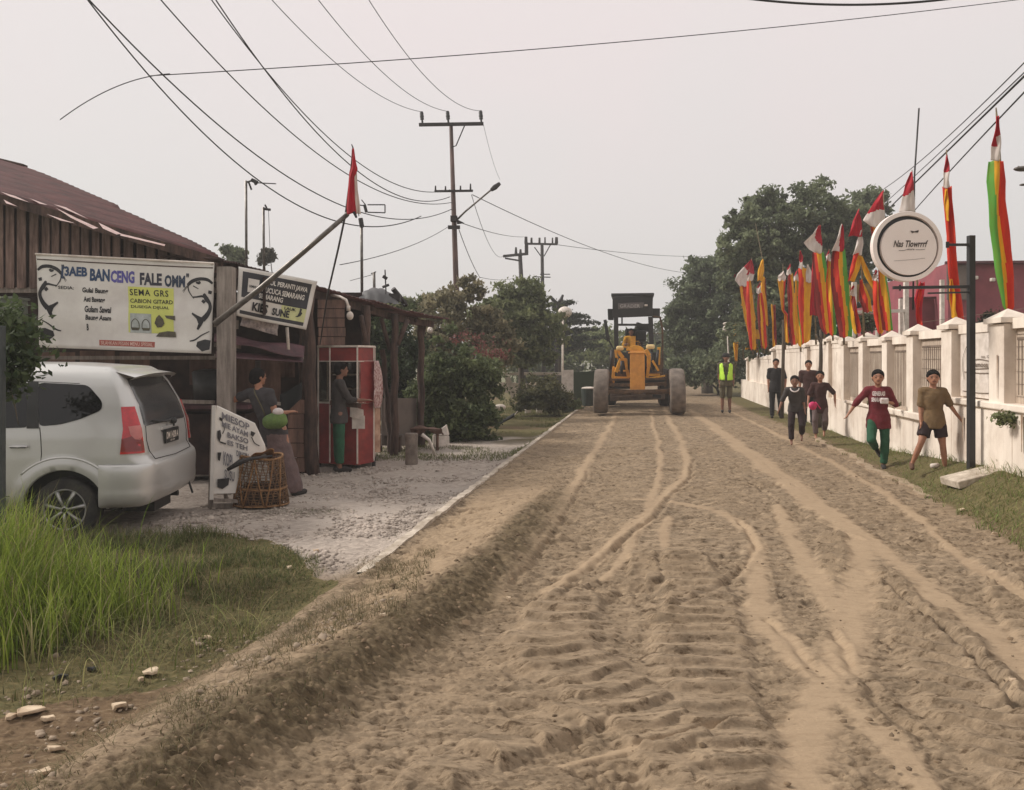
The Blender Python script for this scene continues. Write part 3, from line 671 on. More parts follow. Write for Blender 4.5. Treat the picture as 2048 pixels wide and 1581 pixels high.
tree('tree', (-9, 31, 0), [(528,515,29,14,14),(540,505,29,8,10)], 1300, .17, ((.04,.04,.03),(.12,.11,.08)), 'sparse dark tree top right beside the antenna mast', trunk_r=.08)
# layered tree with flat horizontal branches
def pagoda(base, pts, label):
    root = empty('tree', base, label, 'tree'); B = []
    mb = MB(); b = Vector(base); top = P(1118, 606, 42); mb.tube([b, top], [.14, .04], 8)
    for (x0, y0, x1, y1, th) in pts:
        for i in range(9):
            t = i/8; px = x0+(x1-x0)*t; py = y0+(y1-y0)*t-5*math.sin(t*3.1); r = th*(1-.6*t)
            B.append((tuple(P(px, py, 42+random.uniform(-.4, .4))), r*1.2*42/FPX, r*1.5*42/FPX, r*.5*42/FPX))
        mb.tube([P(x0, y0, 42), P(x1, y1, 42)], [.05, .02], 6)
    leaves('crown', B, 9000, .16, ((.02, .03, .02), (.075, .09, .05)), root, LEAF, thin=.5, inner=.6)
    mb.build('trunk', BARK, root, smooth=True)
pagoda(tuple(P(1118, 790, 42)), [(1118,618,1148,605,10),(1110,640,1175,634,13),(1112,652,1195,646,12),(1112,672,1190,660,12),(1105,690,1215,676,14),(1105,705,1200,692,16),(1118,650,1080,640,12),(1118,680,1075,672,14),(1118,615,1098,612,8)], 'dark layered tree with flat drooping branches behind the double street lamp')
# hanging branches, top left foreground
rt = empty('tree', (-4.3, 6.6, float(hz(-4.3, 6.6))), 'leafy branches hanging by the grey pole at the left edge', 'tree')
leaves('crown', [(tuple(P(20,650,6.4)), .16, .2, .14), (tuple(P(28,700,6.3)), .17, .2, .17), (tuple(P(18,760,6.3)), .13, .2, .15), (tuple(P(-60,700,6.4)), .35, .3, .4), (tuple(P(50,665,6.3)), .09, .1, .06), (tuple(P(45,745,6.3)), .07, .1, .08)], 3600, .065, ((.035, .055, .025), (.13, .165, .07)), rt, LEAF, thin=.55, inner=.7)
mb = MB(); limb(mb, (-4.3, 6.6, -.2), P(-60, 720, 6.4), .07, .045, 3); limb(mb, P(-60, 720, 6.4), P(30, 650, 6.4), .03, .008, 4); limb(mb, P(-60, 730, 6.4), P(35, 770, 6.3), .025, .006, 5)
limb(mb, P(20, 770, 6.3), P(37, 850, 6.3), .007, .003, 6, .05)
mb.build('trunk', BARK, rt, smooth=True)
# shrub in the gap of the wall plinth
tree('shrub', (7.2, 14, 0), [(1745,808,12.9,16,5),(1790,806,12.5,12,5)], 500, .05, BR, 'dry twigs lying on the ledge of the white wall', cat='plant', trunk=False)
tree('shrub', (5.66, 8.9, 0), [(2020,836,8.85,22,12),(2045,840,8.8,18,14),(2000,842,8.9,8,6)], 900, .045, LG, 'small plant growing on the wall ledge at the right edge', cat='plant', trunk=False)
# ================================================================ STALL (left)
WOOD = mat('weathered_wood', S(136,112,102), S(90,70,62), rough=.9, scale=7, stretch=(3, 3, .35), bump=.5, bscale=30, dirt=S(50,42,38), damt=.6)
WOODH = mat('weathered_wood_pale', S(156,145,136), S(116,106,98), rough=.9, scale=7, stretch=(3, 3, .3), bump=.5, bscale=30, dirt=S(66,56,50), damt=.5)
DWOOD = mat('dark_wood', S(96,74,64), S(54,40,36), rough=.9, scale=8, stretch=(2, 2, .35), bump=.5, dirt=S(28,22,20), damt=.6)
BWOOD = mat('brown_board', S(122,92,78), S(82,60,52), rough=.85, scale=5, stretch=(2, 2, .4), bump=.3, dirt=S(40,30,26), damt=.6)
RUST = mat('rusty_roof_sheet', S(104,58,56), S(72,42,40), rough=.6, scale=3, stretch=(1, 6, 1), bump=.15, dirt=S(48,30,28), damt=.6, dscale=2.5)
RUST2 = mat('old_rusty_sheet', S(84,60,56), S(46,33,32), rough=.75, scale=4, bump=.2, dirt=S(120,96,88), damt=.35, dscale=2.2)
PALE = mat('pale_worn_sheet', S(214,192,186), S(160,120,112), rough=.5, scale=9, stretch=(1, 5, 1), bump=.1)
MAROON = mat('maroon_tarp', S(104,66,72), S(70,44,50), rough=.65, scale=5, bump=.3, dirt=S(40,28,30), damt=.5)
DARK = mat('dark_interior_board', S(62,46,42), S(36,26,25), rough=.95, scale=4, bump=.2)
SOOT = mat('sooty_metal', (.012, .011, .011), (.03, .028, .028), rough=.5, scale=8)
GREYB = mat('grey_board', S(112,100,92), S(92,82,76), rough=.9, scale=3, bump=.2, dirt=S(70,60,54), damt=.5)
WHITE = mat('white_paint', S(226,214,204), S(196,184,172), rough=.6, scale=8, dirt=S(150,132,116), damt=.4)
BLACK = mat('black_paint', (.014, .013, .013), (.022, .02, .02), rough=.5)
GAL = mat('galvanised_steel', S(120,114,108), S(84,80,76), rough=.45, scale=14, metal=.6, dirt=S(80,62,50), damt=.4)
DMET = mat('dark_steel', S(58,54,54), S(36,32,32), rough=.55, scale=10, metal=.3)
def plane_hit(px, py, A, B, C):
    n = (B-A).cross(C-A); d = P(px, py, 1.0)-Vector((0, 0, CH)); o = Vector((0, 0, CH))
    return o+d*((A-o).dot(n)/d.dot(n))
stall = empty('wooden_food_stall', (-5.2, 11.4, LOT), 'long dark wooden food stall with rusty roof and open front on the left', 'food stall')
# --- main roof: corrugated plane, eave A-B, ridge D
A_, B_, D_ = P(-90, 364, 10.4), P(448, 520, 10.55), P(50, 335, 13.2)
sil = [(448,520),(430,508),(380,482),(330,459),(280,437),(240,420),(235,412),(190,393),(140,371),(90,350),(50,335),(0,322),(-90,300)]
silp = [plane_hit(x, y, A_, B_, D_) for x, y in sil]
nrm = (B_-A_).cross(D_-A_).normalized(); nrm = nrm if nrm.z > 0 else -nrm
ea = (B_-A_).normalized(); up_ = (D_-A_); up_ = (up_-ea*up_.dot(ea)).normalized()
def sil_edge(t):
    best = None
    for a, b in zip(silp, silp[1:]):
        ta, tb = (a-A_).dot(up_), (b-A_).dot(up_)
        if min(ta, tb) <= t <= max(ta, tb)+1e-6:
            k = 0 if abs(tb-ta) < 1e-6 else (t-ta)/(tb-ta); s_ = ((a-A_).dot(ea))*(1-k)+((b-A_).dot(ea))*k
            best = s_ if best is None else max(best, s_)
    return best
tmax = max((p-A_).dot(up_) for p in silp)
vs = []; NT, NS = 260, 30
tt = [tmax*i/NT for i in range(NT+1)]
for t in tt:
    r_ = sil_edge(min(t, tmax*.999)) or .2
    for j in range(NS+1):
        s_ = -2.5+(r_+2.5)*j/NS
        wv = .012*math.cos(t/.076*2*math.pi)+.012*mnoise.noise(Vector((s_*.8, t*1.5, 0)))
        sag = (-.03+.04*mnoise.noise(Vector((s_*1.3, 3, 0)))) if t < .15 else 0
        vs.append(A_+ea*s_+up_*t+nrm*(wv+sag))
fs = [(i*(NS+1)+j, i*(NS+1)+j+1, (i+1)*(NS+1)+j+1, (i+1)*(NS+1)+j) for i in range(NT) for j in range(NS)]
roof = MB(); roof.add(vs, fs); ro = roof.build('roof', RUST, stall, smooth=True, solid=.012)
# worn pale patches lying on the lower sheets
pw = MB()
for seg in [[(0,388),(30,397),(58,410),(20,398)],[(6,404),(34,418),(12,412)],[(58,401),(95,415),(78,412)],[(106,413),(130,419),(176,443),(150,432)],[(110,420),(150,440),(196,461),(186,463),(140,440)],[(92,433),(150,452),(120,446)],[(196,450),(243,473),(232,474),(205,462)],[(240,472),(330,494),(328,497),(240,476)]]:
    pw.add([plane_hit(x, y, A_, B_, D_)+nrm*.03 for x, y in seg], [tuple(range(len(seg)))])
pw.build('worn_patch', PALE, ro, label='pale worn patches on the rusty roof sheet')
mb = MB(); mb.beam(A_-ea*2.5-nrm*.05, B_-nrm*.05, .05, .12); mb.beam(P(50,333,13.2), P(-90,299,13.2), .14, .05)
mb.build('fascia', DWOOD, stall)
# --- board wall under the eave
YW = 10.72
mb = MB(); x = P(-140, 500, YW).x; xe = P(440, 500, YW).x; k = 0
while x < xe:
    w_ = random.uniform(.095, .125); g_ = random.uniform(.03, .05); px = 1024+FPX*x/YW
    zt = CH-( (395+.286*px)-HOR)/FPX*YW-.02; zb = P(0, 577+(8 if k % 7 == 3 else 0), YW).z
    mb.box((x+w_/2, YW+random.uniform(-.012, .012), (zt+zb)/2), (w_, .02, max(.05, zt-zb)), rz=random.uniform(-.06, .06)); x += w_+g_; k += 1
mb.build('board_wall', WOOD, stall)
mb = MB(); mb.box(((P(-140,0,YW).x+xe)/2, YW+.05, P(0,580,YW).z), (xe-P(-140,0,YW).x, .06, .07))
mb.build('rail', WOODH, stall)
# dark backing, side walls, back wall, floor
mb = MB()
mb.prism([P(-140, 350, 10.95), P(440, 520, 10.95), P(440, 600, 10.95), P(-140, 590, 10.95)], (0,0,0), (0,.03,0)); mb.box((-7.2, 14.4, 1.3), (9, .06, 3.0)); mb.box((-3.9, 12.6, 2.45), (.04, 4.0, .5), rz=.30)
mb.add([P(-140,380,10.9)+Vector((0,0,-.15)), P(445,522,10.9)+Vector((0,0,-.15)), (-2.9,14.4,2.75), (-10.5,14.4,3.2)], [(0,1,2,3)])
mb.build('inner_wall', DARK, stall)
# --- canopy over the front, running away along the road
FR = [(440,519,10.45),(480,528,10.75),(540,545,11.25),(620,568,12.0),(700,592,13.0),(750,606,13.7),(790,620,14.4),(840,632,15.2),(878,638,15.9)]
F3 = [P(*q) for q in FR]
def canopy(u, v):
    t = u*(len(F3)-1); i = min(int(t), len(F3)-2); p = F3[i].lerp(F3[i+1], t-i)
    inn = Vector((-2.6*(1-.35*u), .75, .22+.05*math.sin(u*9)))
    q = p+inn*v; q.z += .010*math.cos(u*2*math.pi*58)*(1-.3*v) + .035*mnoise.noise(Vector((u*9, v*2, 1)))*(1-v*.5)
    return q
mb = MB(); mb.grid(canopy, 480, 8); cano = mb.build('canopy', RUST2, stall, smooth=True, solid=.01)
mb = MB()
for k, (u, dz) in enumerate(((0, -.08), (.35, -.1), (.62, -.1), (.86, -.08))):
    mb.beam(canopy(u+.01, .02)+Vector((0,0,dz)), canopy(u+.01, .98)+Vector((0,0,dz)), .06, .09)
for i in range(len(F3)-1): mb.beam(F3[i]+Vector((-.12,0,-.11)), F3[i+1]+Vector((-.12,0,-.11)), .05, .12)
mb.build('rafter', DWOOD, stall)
# second lower lapped sheets at the canopy's edge
mb = MB()
for (a, b, dz, dr) in ((3.2, 5.4, .02, .10), (4.6, 7.4, .035, .16), (6.3, 8.0, .05, .2)):
    def lap(u, v, a=a, b=b, dz=dz, dr=dr):
        t = a+(b-a)*u; i = min(int(t), len(F3)-2); p = F3[i].lerp(F3[i+1], t-i)
        return p+Vector((dr-v*1.3, .25*v, dz-.05+.09*v+.008*math.cos(u*110)))
    mb.grid(lap, 120, 2)
mb.build('lapped_sheet', RUST, stall, smooth=True, solid=.01)
# black plastic sheet bulging on top
tarp = MB(); tarp.grid(lambda u, v: P(715+95*u, 600+10*u-(28*math.sin(math.pi*min(1, u*1.15))**.6)*math.sin(math.pi*v)**.5, 14.2+1.2*v)+Vector((0,0,.01*math.sin(u*30+v*9))), 30, 14)
tag(tarp.build('plastic_sheet', mat('black_plastic', (.045,.043,.045), (.07,.066,.066), rough=.55, bump=.3, scale=6), smooth=True), 'bunched black plastic sheet lying on top of the stall canopy', 'plastic sheet')
mb = MB(); mb.tube([P(786,578,14.6), P(800,595,14.7), P(812,612,14.8)], .05, 8); mb.box(P(790,596,14.5), (.2,.2,.14)); mb.tube([P(768,598,14.4), P(772,585,14.4), P(770,540,14.4)], .012, 6); mb.tube([P(766,553,14.4), P(774,558,14.4)], .03, 6); mb.tube([P(765,575,14.4), P(778,570,14.4)], .025, 6)
tag(mb.build('roof_bracket', DMET), 'dark bent bracket and junk sitting at the canopy top by the black plastic', 'bracket')
# posts
def post(px, Y, pyt, w_, m, lean=0.0, fork=False, round_=False, name='post'):
    g = Vector(((px-1024)/FPX*Y, Y, 0)); g.z = float(hz(g.x, g.y))-.05; t = P(px+lean, pyt, Y)
    mb = MB()
    if round_:
        n = 9; mb.tube([g.lerp(t, i/n)+Vector((.018*math.sin(i*2.1+px), 0, 0)) for i in range(n+1)], [w_*.55*(1.1-.2*i/n+.05*math.sin(i*3)) for i in range(n+1)], 10)
    else: mb.beam(g, t, w_, w_*.9)
    if fork:
        f0 = g.lerp(t, .62); mb.tube([f0, t+Vector((-.28, 0, 0))], w_*.35, 8); mb.tube([f0+Vector((0,0,.1)), t+Vector((.25, .1, 0))], w_*.3, 8)
    return mb.build(name, m, stall, smooth=round_, label=None)
post(453, 10.25, 535, .19, WOODH)
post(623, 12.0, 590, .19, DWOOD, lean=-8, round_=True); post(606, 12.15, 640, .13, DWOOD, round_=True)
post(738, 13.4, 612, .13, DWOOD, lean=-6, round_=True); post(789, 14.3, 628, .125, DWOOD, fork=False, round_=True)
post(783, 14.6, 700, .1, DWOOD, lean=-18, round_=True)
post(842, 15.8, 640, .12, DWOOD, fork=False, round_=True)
for a, b, r in ((P(795,690,14.3), P(815,640,14.5), .045), (P(780,700,14.3), P(762,636,14.2), .04), (P(735,700,13.4), P(722,632,13.2), .04), (P(842,690,15.8), P(852,645,15.9), .03)):
    mb = MB(); mb.tube([a, b], r, 8); mb.build('brace', DWOOD, stall, smooth=True)
# plank panels in the front
mb = MB()
def planks(mb, px0, px1, py0, py1, Y0, Y1, n, horiz=True, gap=.012, th=.02):
    for i in range(n):
        a, b = i/n, (i+1)/n
        if horiz:
            q = [P(px0, py0+(py1-py0)*a, Y0), P(px1, py0+(py1-py0)*a, Y1), P(px1, py0+(py1-py0)*b, Y1), P(px0, py0+(py1-py0)*b, Y0)]
            q[2].z += gap; q[3].z += gap
        else:
            Ya, Yb = Y0+(Y1-Y0)*a, Y0+(Y1-Y0)*b; pa, pb = px0+(px1-px0)*a, px0+(px1-px0)*b-(1 if gap else 0)
            q = [P(pa, py0, Ya), P(pb, py0, Yb), P(pb, py1, Yb), P(pa, py1, Ya)]
        j = Vector((random.uniform(-.01, .01), random.uniform(-.01, .01), 0))
        q = [p+j for p in q]; mb.prism(q, (0,0,0), (-.01, th, 0))
for q in ((636, 690, 600, 693, 12.2, 12.9, 5, True), (575, 632, 800, 946, 11.7, 12.1, 5, True), (432, 470, 800, 985, 10.9, 11.2, 3, False)):
    mb = MB(); planks(mb, *q); mb.build('plank_panel', BWOOD, stall)
mb = MB(); planks(mb, 764, 834, 797, 893, 14.7, 15.9, 1); mb.build('grey_panel', GREYB, stall)
# beams across the opening
mb = MB()
for (x0, y0, Y0, x1, y1, Y1, h_, m_) in ((60,716,10.9,430,716,10.9,.05,0),(430,712,10.7,606,716,11.8,.05,0),(430,560,10.6,470,565,10.8,.05,0),(430,690,10.6,480,694,10.9,.05,0),(430,645,10.6,475,650,10.9,.12,0),(430,805,11.0,345,803,10.9,.05,0),(480,800,11.1,600,812,11.9,.05,0)):
    mb = MB(); mb.beam(P(x0,y0,Y0), P(x1,y1,Y1), .05, h_); mb.build('cross_rail', WOODH, stall)
mb = MB()
for (x0, y0, x1, y1, Y) in ((380,720,440,770,11.5),(470,718,510,800,11.8),(520,722,560,810,11.9),(75,705,150,745,11.2),(160,702,230,742,11.2),(240,705,300,745,11.3)):
    mb = MB(); planks(mb, x0, x1, y0, y1, Y, Y, 1, False, gap=0); mb.build('inner_board', BWOOD, stall)
# awnings
mb = MB(); mb.grid(lambda u, v: P(428+180*u, 668+26*u+22*v*(.6+.4*u), 10.5+1.3*u-.25*v)+Vector((0,.02*math.sin(u*14+v*3),.02*math.sin(u*9+4*v))), 40, 8)
mb.grid(lambda u, v: P(432+175*u, 703+10*u+12*v, 10.45+1.35*u-.2*v)+Vector((0,.02*math.sin(u*11),0)), 30, 3)
tag(mb.build('awning', MAROON, smooth=True, solid=.008), 'sagging maroon tarpaulin awning below the small banner', 'awning')
mb = MB(); mb.grid(lambda u, v: P(482+74*u, 632+10*u+(20+10*u)*v, 10.62+.5*u+.05*v)+Vector((0,.03*math.sin(u*7+v*5),0)), 16, 8)
tag(mb.build('plastic_banner', mat('torn_banner', S(196,184,180), S(120,110,112), rough=.6, scale=14), smooth=True, solid=.003), 'torn crumpled pale banner hanging under the black and white one', 'banner')
mb = MB(); mb.tube([P(574,655,11.3), P(577,700,11.3)], .022, 8); tag(mb.build('fluorescent_tube', WHITE, smooth=True), 'thin white tube hanging down from the small banner', 'tube')
mb = MB(); mb.tube([P(663,590,12.5), P(680,594,12.4), P(692,600,12.35), P(697,614,12.35)], .022, 8); mb.tube([P(697,612,12.35), P(697,622,12.35)], .03, 8); tag(mb.build('pipe_bracket', WHITE, smooth=True), 'curved white pipe bracket below the canopy edge', 'pipe')
# things inside the stall
mb = MB(); mb.tube([P(420,803,11.4)+Vector((0,0,0)), P(420,745,11.4)], [.22,.24], 16); mb.ell(P(420,745,11.4), (.24,.24,.05)); tag(mb.build('cooking_pot', SOOT, smooth=True), 'big black sooty cooking pot inside the stall above the car', 'pot')
tb = empty('counter', tuple(P(400,880,11.0)), 'dark wooden counter inside the stall behind the silver car', 'counter')
mb = MB(); mb.box(P(400,812,11.4), (1.6,.7,.05)); mb.build('counter_top', MAROON, tb)
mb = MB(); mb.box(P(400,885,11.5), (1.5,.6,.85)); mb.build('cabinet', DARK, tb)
mb = MB(); mb.grid(lambda u, v: P(560+45*u, 790-25*u+45*v*(1-.3*u), 11.6)+Vector((0,.04*math.sin(u*5),0)), 8, 6); tag(mb.build('dark_cloth', mat('dark_cloth', (.02,.022,.022), rough=.9), solid=.01, smooth=True), 'black cloth bunched on the counter right of the woman', 'cloth')
for k, (x0, y0, x1, y1, Y) in enumerate(((508,722,545,790,12.1),(552,720,590,755,12.3))):
    mb = MB(); mb.grid(lambda u, v: P(x0+(x1-x0)*u, y0+(y1-y0)*v, Y)+Vector((0,.02*math.sin(u*12),0)), 12, 4)
    tag(mb.build('hanging_cloth', BWOOD if k else GREYB, solid=.006, smooth=True), ('grey cloth hanging in the stall just right of the woman', 'brown cloth hanging inside the stall beside the tree trunk post')[k], 'cloth')

# ---------------------------------------------------------------- banners
VINYL = mat('banner_vinyl', S(226,222,214), S(206,200,194), rough=.45, scale=2, dirt=S(178,168,158), damt=.35, dscale=1.2)
INK = mat('banner_ink', S(24,22,26), rough=.5)
YEL = mat('banner_yellow', S(214,216,112), S(196,200,104), rough=.45, scale=3)
RED_INK = mat('banner_red', S(176,88,72), S(150,70,58), rough=.5, scale=20)
GREYINK = mat('banner_grey', S(120,118,124), S(96,94,100), rough=.5)
BLUES = [mat('ink_%d' % i, S(*c), rough=.5) for i, c in enumerate(((34,40,56),(30,62,100),(48,58,120),(90,84,160),(44,44,60),(34,50,74)))]
ban = empty('banner', tuple(P(252,708,10.45)), 'large white food stall banner with two black catfish drawings and a yellow panel', 'banner')
W5 = ((.018, 5.0, 2.0, 0), (.008, 11, -5, 1.0), (.006, 3, 16, 2))
fb = quadmap(P(73,509,10.42), P(427,527,10.38), P(424,708,10.36), P(80,695,10.40), W5)
mb = MB(); rect_on(mb, fb, 0, 0, 1, 1, 0, nu=48, nv=24); mb.build('banner_sheet', VINYL, ban, smooth=True, solid=.003)
mb = MB(); mb.tube([fb(0, -.0, .012), fb(.33, -.0, .012), fb(.66, -.0, .012), fb(1.0, -.0, .012)], .014, 8); mb.build('top_batten', WHITE, ban)
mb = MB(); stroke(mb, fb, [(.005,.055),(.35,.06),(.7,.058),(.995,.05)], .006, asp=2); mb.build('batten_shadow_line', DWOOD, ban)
title = [("[3AEB", .145,.29,1),("BAN",.305,.415,1),("CENG",.42,.555,3),("FALE",.585,.71,4),("OMM",.725,.84,5)]
mb = MB()
for s_, a, b, m_ in title: text_on(mb, fb, s_, a, .115+.045*(a-.14)/.7, b, .25+.045*(a-.14)/.7, bold=.045, mi=m_, slant=-.002)
text_on(mb, fb, '"', .145, .10, .16, .15, bold=.03, mi=0); text_on(mb, fb, '"', .845, .125, .86, .17, bold=.03, mi=0)
mb.build('lettering', BLUES, ban)
mb = MB()
for i, (s_, b) in enumerate((("Gulai Baung",.405),("Asti Bawang",.385),("Gulam Sawai",.42),("Baung Asam",.42),("B",.29))):
    v = .335+.098*i; text_on(mb, fb, s_, .262+.004*i, v, b, v+.072, bold=.035, shear=.1)
text_on(mb, fb, "SEDIA:", .125, .33, .215, .365, bold=.02)
mb.build('lettering', INK, ban)
mb = MB(); rect_on(mb, fb, .515, .30, .775, .555, .004); rect_on(mb, fb, .515, .555, .775, .80, .004)
mb.build('yellow_panel', YEL, ban)
mb = MB(); text_on(mb, fb, "SEMA GRS", .525, .325, .745, .395, .008, bold=.012, space=1.15); text_on(mb, fb, "CABION GITARD", .525, .43, .77, .475, .008, bold=.014); text_on(mb, fb, "DUSEGA DIJUAL", .53, .50, .75, .54, .008, bold=.014)
mb.build('panel_lettering', INK, ban)
mb = MB(); rect_on(mb, fb, .525, .59, .645, .80, .008); mb.build('panel_picture', mat('pic_grey', S(186,190,188), S(150,156,150), rough=.5, scale=9), ban)
mb = MB()
for cx in (.555, .615):
    stroke(mb, fb, [(cx-.022,.76),(cx-.02,.69),(cx,.65),(cx+.02,.69),(cx+.022,.76)], .004, .012, asp=2); rect_on(mb, fb, cx-.02, .745, cx+.02, .775, .012, nu=2, nv=1)
poly_on(mb, fb, [(.665,.69),(.675,.63),(.692,.595),(.715,.64),(.722,.69),(.705,.73),(.68,.735)], .012); poly_on(mb, fb, [(.67,.835),(.69,.79),(.74,.77),(.785,.775),(.79,.835)], .012); poly_on(mb, fb, [(.725,.60),(.785,.60),(.785,.65),(.735,.63)], .012)
mb.build('panel_drawing', mat('pic_dark', S(62,52,44), S(88,84,60), rough=.5, scale=14), ban)
mb = MB(); rect_on(mb, fb, .345, .895, .665, .955, .005); mb.build('red_strip', RED_INK, ban)
mb = MB(); text_on(mb, fb, "SILAHKAN PESAN MENU SPESIAL", .355, .905, .655, .945, .009, bold=.01); mb.build('strip_lettering', mat('strip_ink', S(226,190,176), rough=.5), ban)
mb = MB()
def fish(mb, fx, dv):
    U = lambda q: [(fx(a), b+dv) for a, b in q]
    stroke(mb, fb, U([(.005,.17),(.035,.13),(.08,.125),(.12,.155),(.145,.20)]), [.012,.018,.018,.02,.016], asp=2)
    stroke(mb, fb, U([(.145,.19),(.14,.26),(.125,.31),(.11,.345)]), [.008,.006,.005,.003], asp=2)
    stroke(mb, fb, U([(.12,.33),(.095,.325),(.065,.315),(.045,.33)]), [.006,.009,.012,.014], asp=2)
    stroke(mb, fb, U([(.055,.285),(.04,.34),(.02,.39),(.015,.45),(.03,.52),(.055,.575)]), [.012,.026,.018,.02,.026,.03], asp=2)
    poly_on(mb, fb, U([(.035,.53),(.06,.55),(.085,.53),(.115,.50),(.12,.515),(.09,.57),(.08,.62),(.09,.68),(.08,.69),(.06,.635),(.045,.58)]))
    stroke(mb, fb, U([(.018,.25),(.022,.285)]), [.022,.018], asp=2); stroke(mb, fb, U([(.05,.36),(.06,.385)]), [.022,.02], asp=2)
    stroke(mb, fb, U([(.085,.235),(.115,.205)]), [.004,.006], asp=2); stroke(mb, fb, U([(.075,.155),(.085,.17),(.10,.165)]), [.012,.016,.008], asp=2)
    stroke(mb, fb, U([(.14,.20),(.16,.25),(.17,.285)]), [.003,.003,.002], asp=2); stroke(mb, fb, U([(.15,.21),(.175,.27)]), [.003,.002], asp=2)
    stroke(mb, fb, U([(.015,.70),(.06,.745),(.10,.80),(.13,.815)]), [.004,.007,.009,.006], asp=2)
    poly_on(mb, fb, U([(.005,.80),(.04,.79),(.085,.82),(.09,.87),(.07,.90),(.055,.925),(.03,.91),(.01,.90)]))
fish(mb, lambda a: a, 0); mb.build('fish_drawing', INK, ban)
mb = MB(); fish(mb, lambda a: 1-a, .055); mb.build('fish_drawing', INK, ban)
# second banner
b2 = empty('banner', tuple(P(556,640,10.9)), 'smaller tilted black, white and pale yellow banner on the stall front', 'banner')
f2 = quadmap(P(477,534,10.55), P(636,563,11.2), P(612,660,11.15), P(472,632,10.5), ((.02, 4, 3, 0), (.008, 9, 7, 1)))
mb = MB(); rect_on(mb, f2, 0, 0, 1, 1, 0, nu=32, nv=20); mb.build('banner_sheet', VINYL, b2, smooth=True, solid=.003)
mb = MB(); rect_on(mb, f2, .05, .08, .94, .60, .005, nu=20, nv=12); rect_on(mb, f2, .04, .87, .94, .94, .005, nu=20, nv=2); mb.build('black_panel', mat('banner_charcoal', S(48,48,54), S(34,34,40), rough=.5), b2, smooth=True)
mb = MB(); rect_on(mb, f2, .60, .60, .94, .87, .007, nu=8, nv=4); mb.build('yellow_panel', mat('banner_pale_yellow', S(208,208,150), rough=.5), b2)
mb = MB(); text_on(mb, f2, "BOL PERANTI JAWA", .36, .16, .90, .29, .012, bold=.03, slant=.0); text_on(mb, f2, "CUCUCA SEMARANG", .30, .32, .88, .43, .012, bold=.03); text_on(mb, f2, "SEMARANG", .27, .46, .60, .56, .012, bold=.03)
rect_on(mb, f2, .12, .20, .26, .48, .012, nu=3, nv=3); mb.build('white_lettering', VINYL, b2)
mb = MB(); text_on(mb, f2, "LAUK", .64, .62, .80, .68, .014, bold=.03); text_on(mb, f2, "KIES", .20, .66, .42, .84, .014, bold=.04); text_on(mb, f2, "SUNE", .48, .69, .72, .84, .014, bold=.04)
text_on(mb, f2, "GEMBIRA", .135, .33, .245, .38, .016, bold=.02)
poly_on(mb, f2, [(.85,.60),(.88,.62),(.87,.66),(.89,.70),(.87,.76),(.83,.79),(.80,.785),(.83,.76),(.845,.70)], .014); mb.build('black_lettering', INK, b2)
# ---------------------------------------------------------------- leaning flag pole
fl = empty('flagpole', tuple(P(440,640,9.75)), 'thick grey leaning pole tied to the stall post', 'pole')
mb = MB(); mb.tube([P(430,648,9.72), P(520,578,9.62), P(610,502,9.5), P(694,430,9.4)], [.038,.034,.031,.027], 12); mb.ell(P(694,429,9.4), (.03,.03,.03)); mb.build('pole', GAL, fl, smooth=True)
fl2 = empty('flag', tuple(P(650,620,9.6)), 'red and white flag hanging limp from a thin dark rod above the stall', 'flag')
mb = MB(); mb.tube([P(640,690,9.8), P(655,590,9.6), P(676,500,9.45), P(691,430,9.4), P(701,350,9.35), P(706,296,9.35), P(703,289,9.35)], [.008,.011,.012,.012,.01,.009,.006], 8); mb.build('pole', DMET, fl2, smooth=True)
def cloth(fl_, rows, Y, name, mats, bands, parent, fold=.02, nf=2.5, seed=0, ny=40, nx=14, dY=0.0, solid=.004):
    """rows: (py, px left, px right); bands: list of (fraction across, material index) or callable(u,v)"""
    ys = [r[0] for r in rows]; xl = [r[1] for r in rows]; xr = [r[2] for r in rows]; mb = MB(); vs = []; fs = []; ms = []
    for j in range(ny+1):
        py = ys[0]+(ys[-1]-ys[0])*j/ny; a = np.interp(py, ys, xl); b = np.interp(py, ys, xr)
        for i in range(nx+1):
            u = i/nx; v = j/ny
            vs.append(P(a+(b-a)*u, py+1.5*math.sin(u*7+seed), Y+dY*u)+Vector((0, fold*math.sin(nf*2*math.pi*u+3*v+seed)+.5*fold*math.sin(9*v+seed*2+4*u), 0)))
            if i and j:
                fs.append(((j-1)*(nx+1)+i-1, (j-1)*(nx+1)+i, j*(nx+1)+i, j*(nx+1)+i-1)); ms.append(bands((i-.5)/nx, (j-.5)/ny))
    b0 = len(mb.v); mb.v += [tuple(v) for v in vs]; mb.f += fs; mb.m += ms
    return mb.build(name, mats, parent, smooth=True, solid=solid)
def dye(n, a, b): return mat(n, a, b, rough=.75, scale=5, stretch=(3, 3, .6), trans=.3)
CR = dye('cloth_red', S(204,26,48), S(172,20,38)); CW = dye('cloth_white', S(236,226,218), S(214,200,192)); CO = dye('cloth_orange_red', S(232,66,28), S(206,46,26))
CY = dye('cloth_yellow', S(244,190,30), S(226,164,22)); CG = dye('cloth_green', S(96,184,76), S(116,160,50)); CBR = dye('cloth_rust', S(160,40,34), S(124,32,28))
FM = [CR, CW, CO, CY, CG, CBR]
cloth(fl2, [(298,704,708),(320,702,711),(337,700,715),(346,698,712),(352,698,708),(400,694,710),(415,693,712),(428,694,713)], 9.33, 'cloth', FM, lambda u, v: 0, fl2, fold=.012, nf=1.2)
cloth(fl2, [(340,709,713),(352,707,714),(380,709,716),(410,711,720),(428,712,722)], 9.36, 'cloth', FM, lambda u, v: 1, fl2, fold=.012, nf=1.2, seed=2)
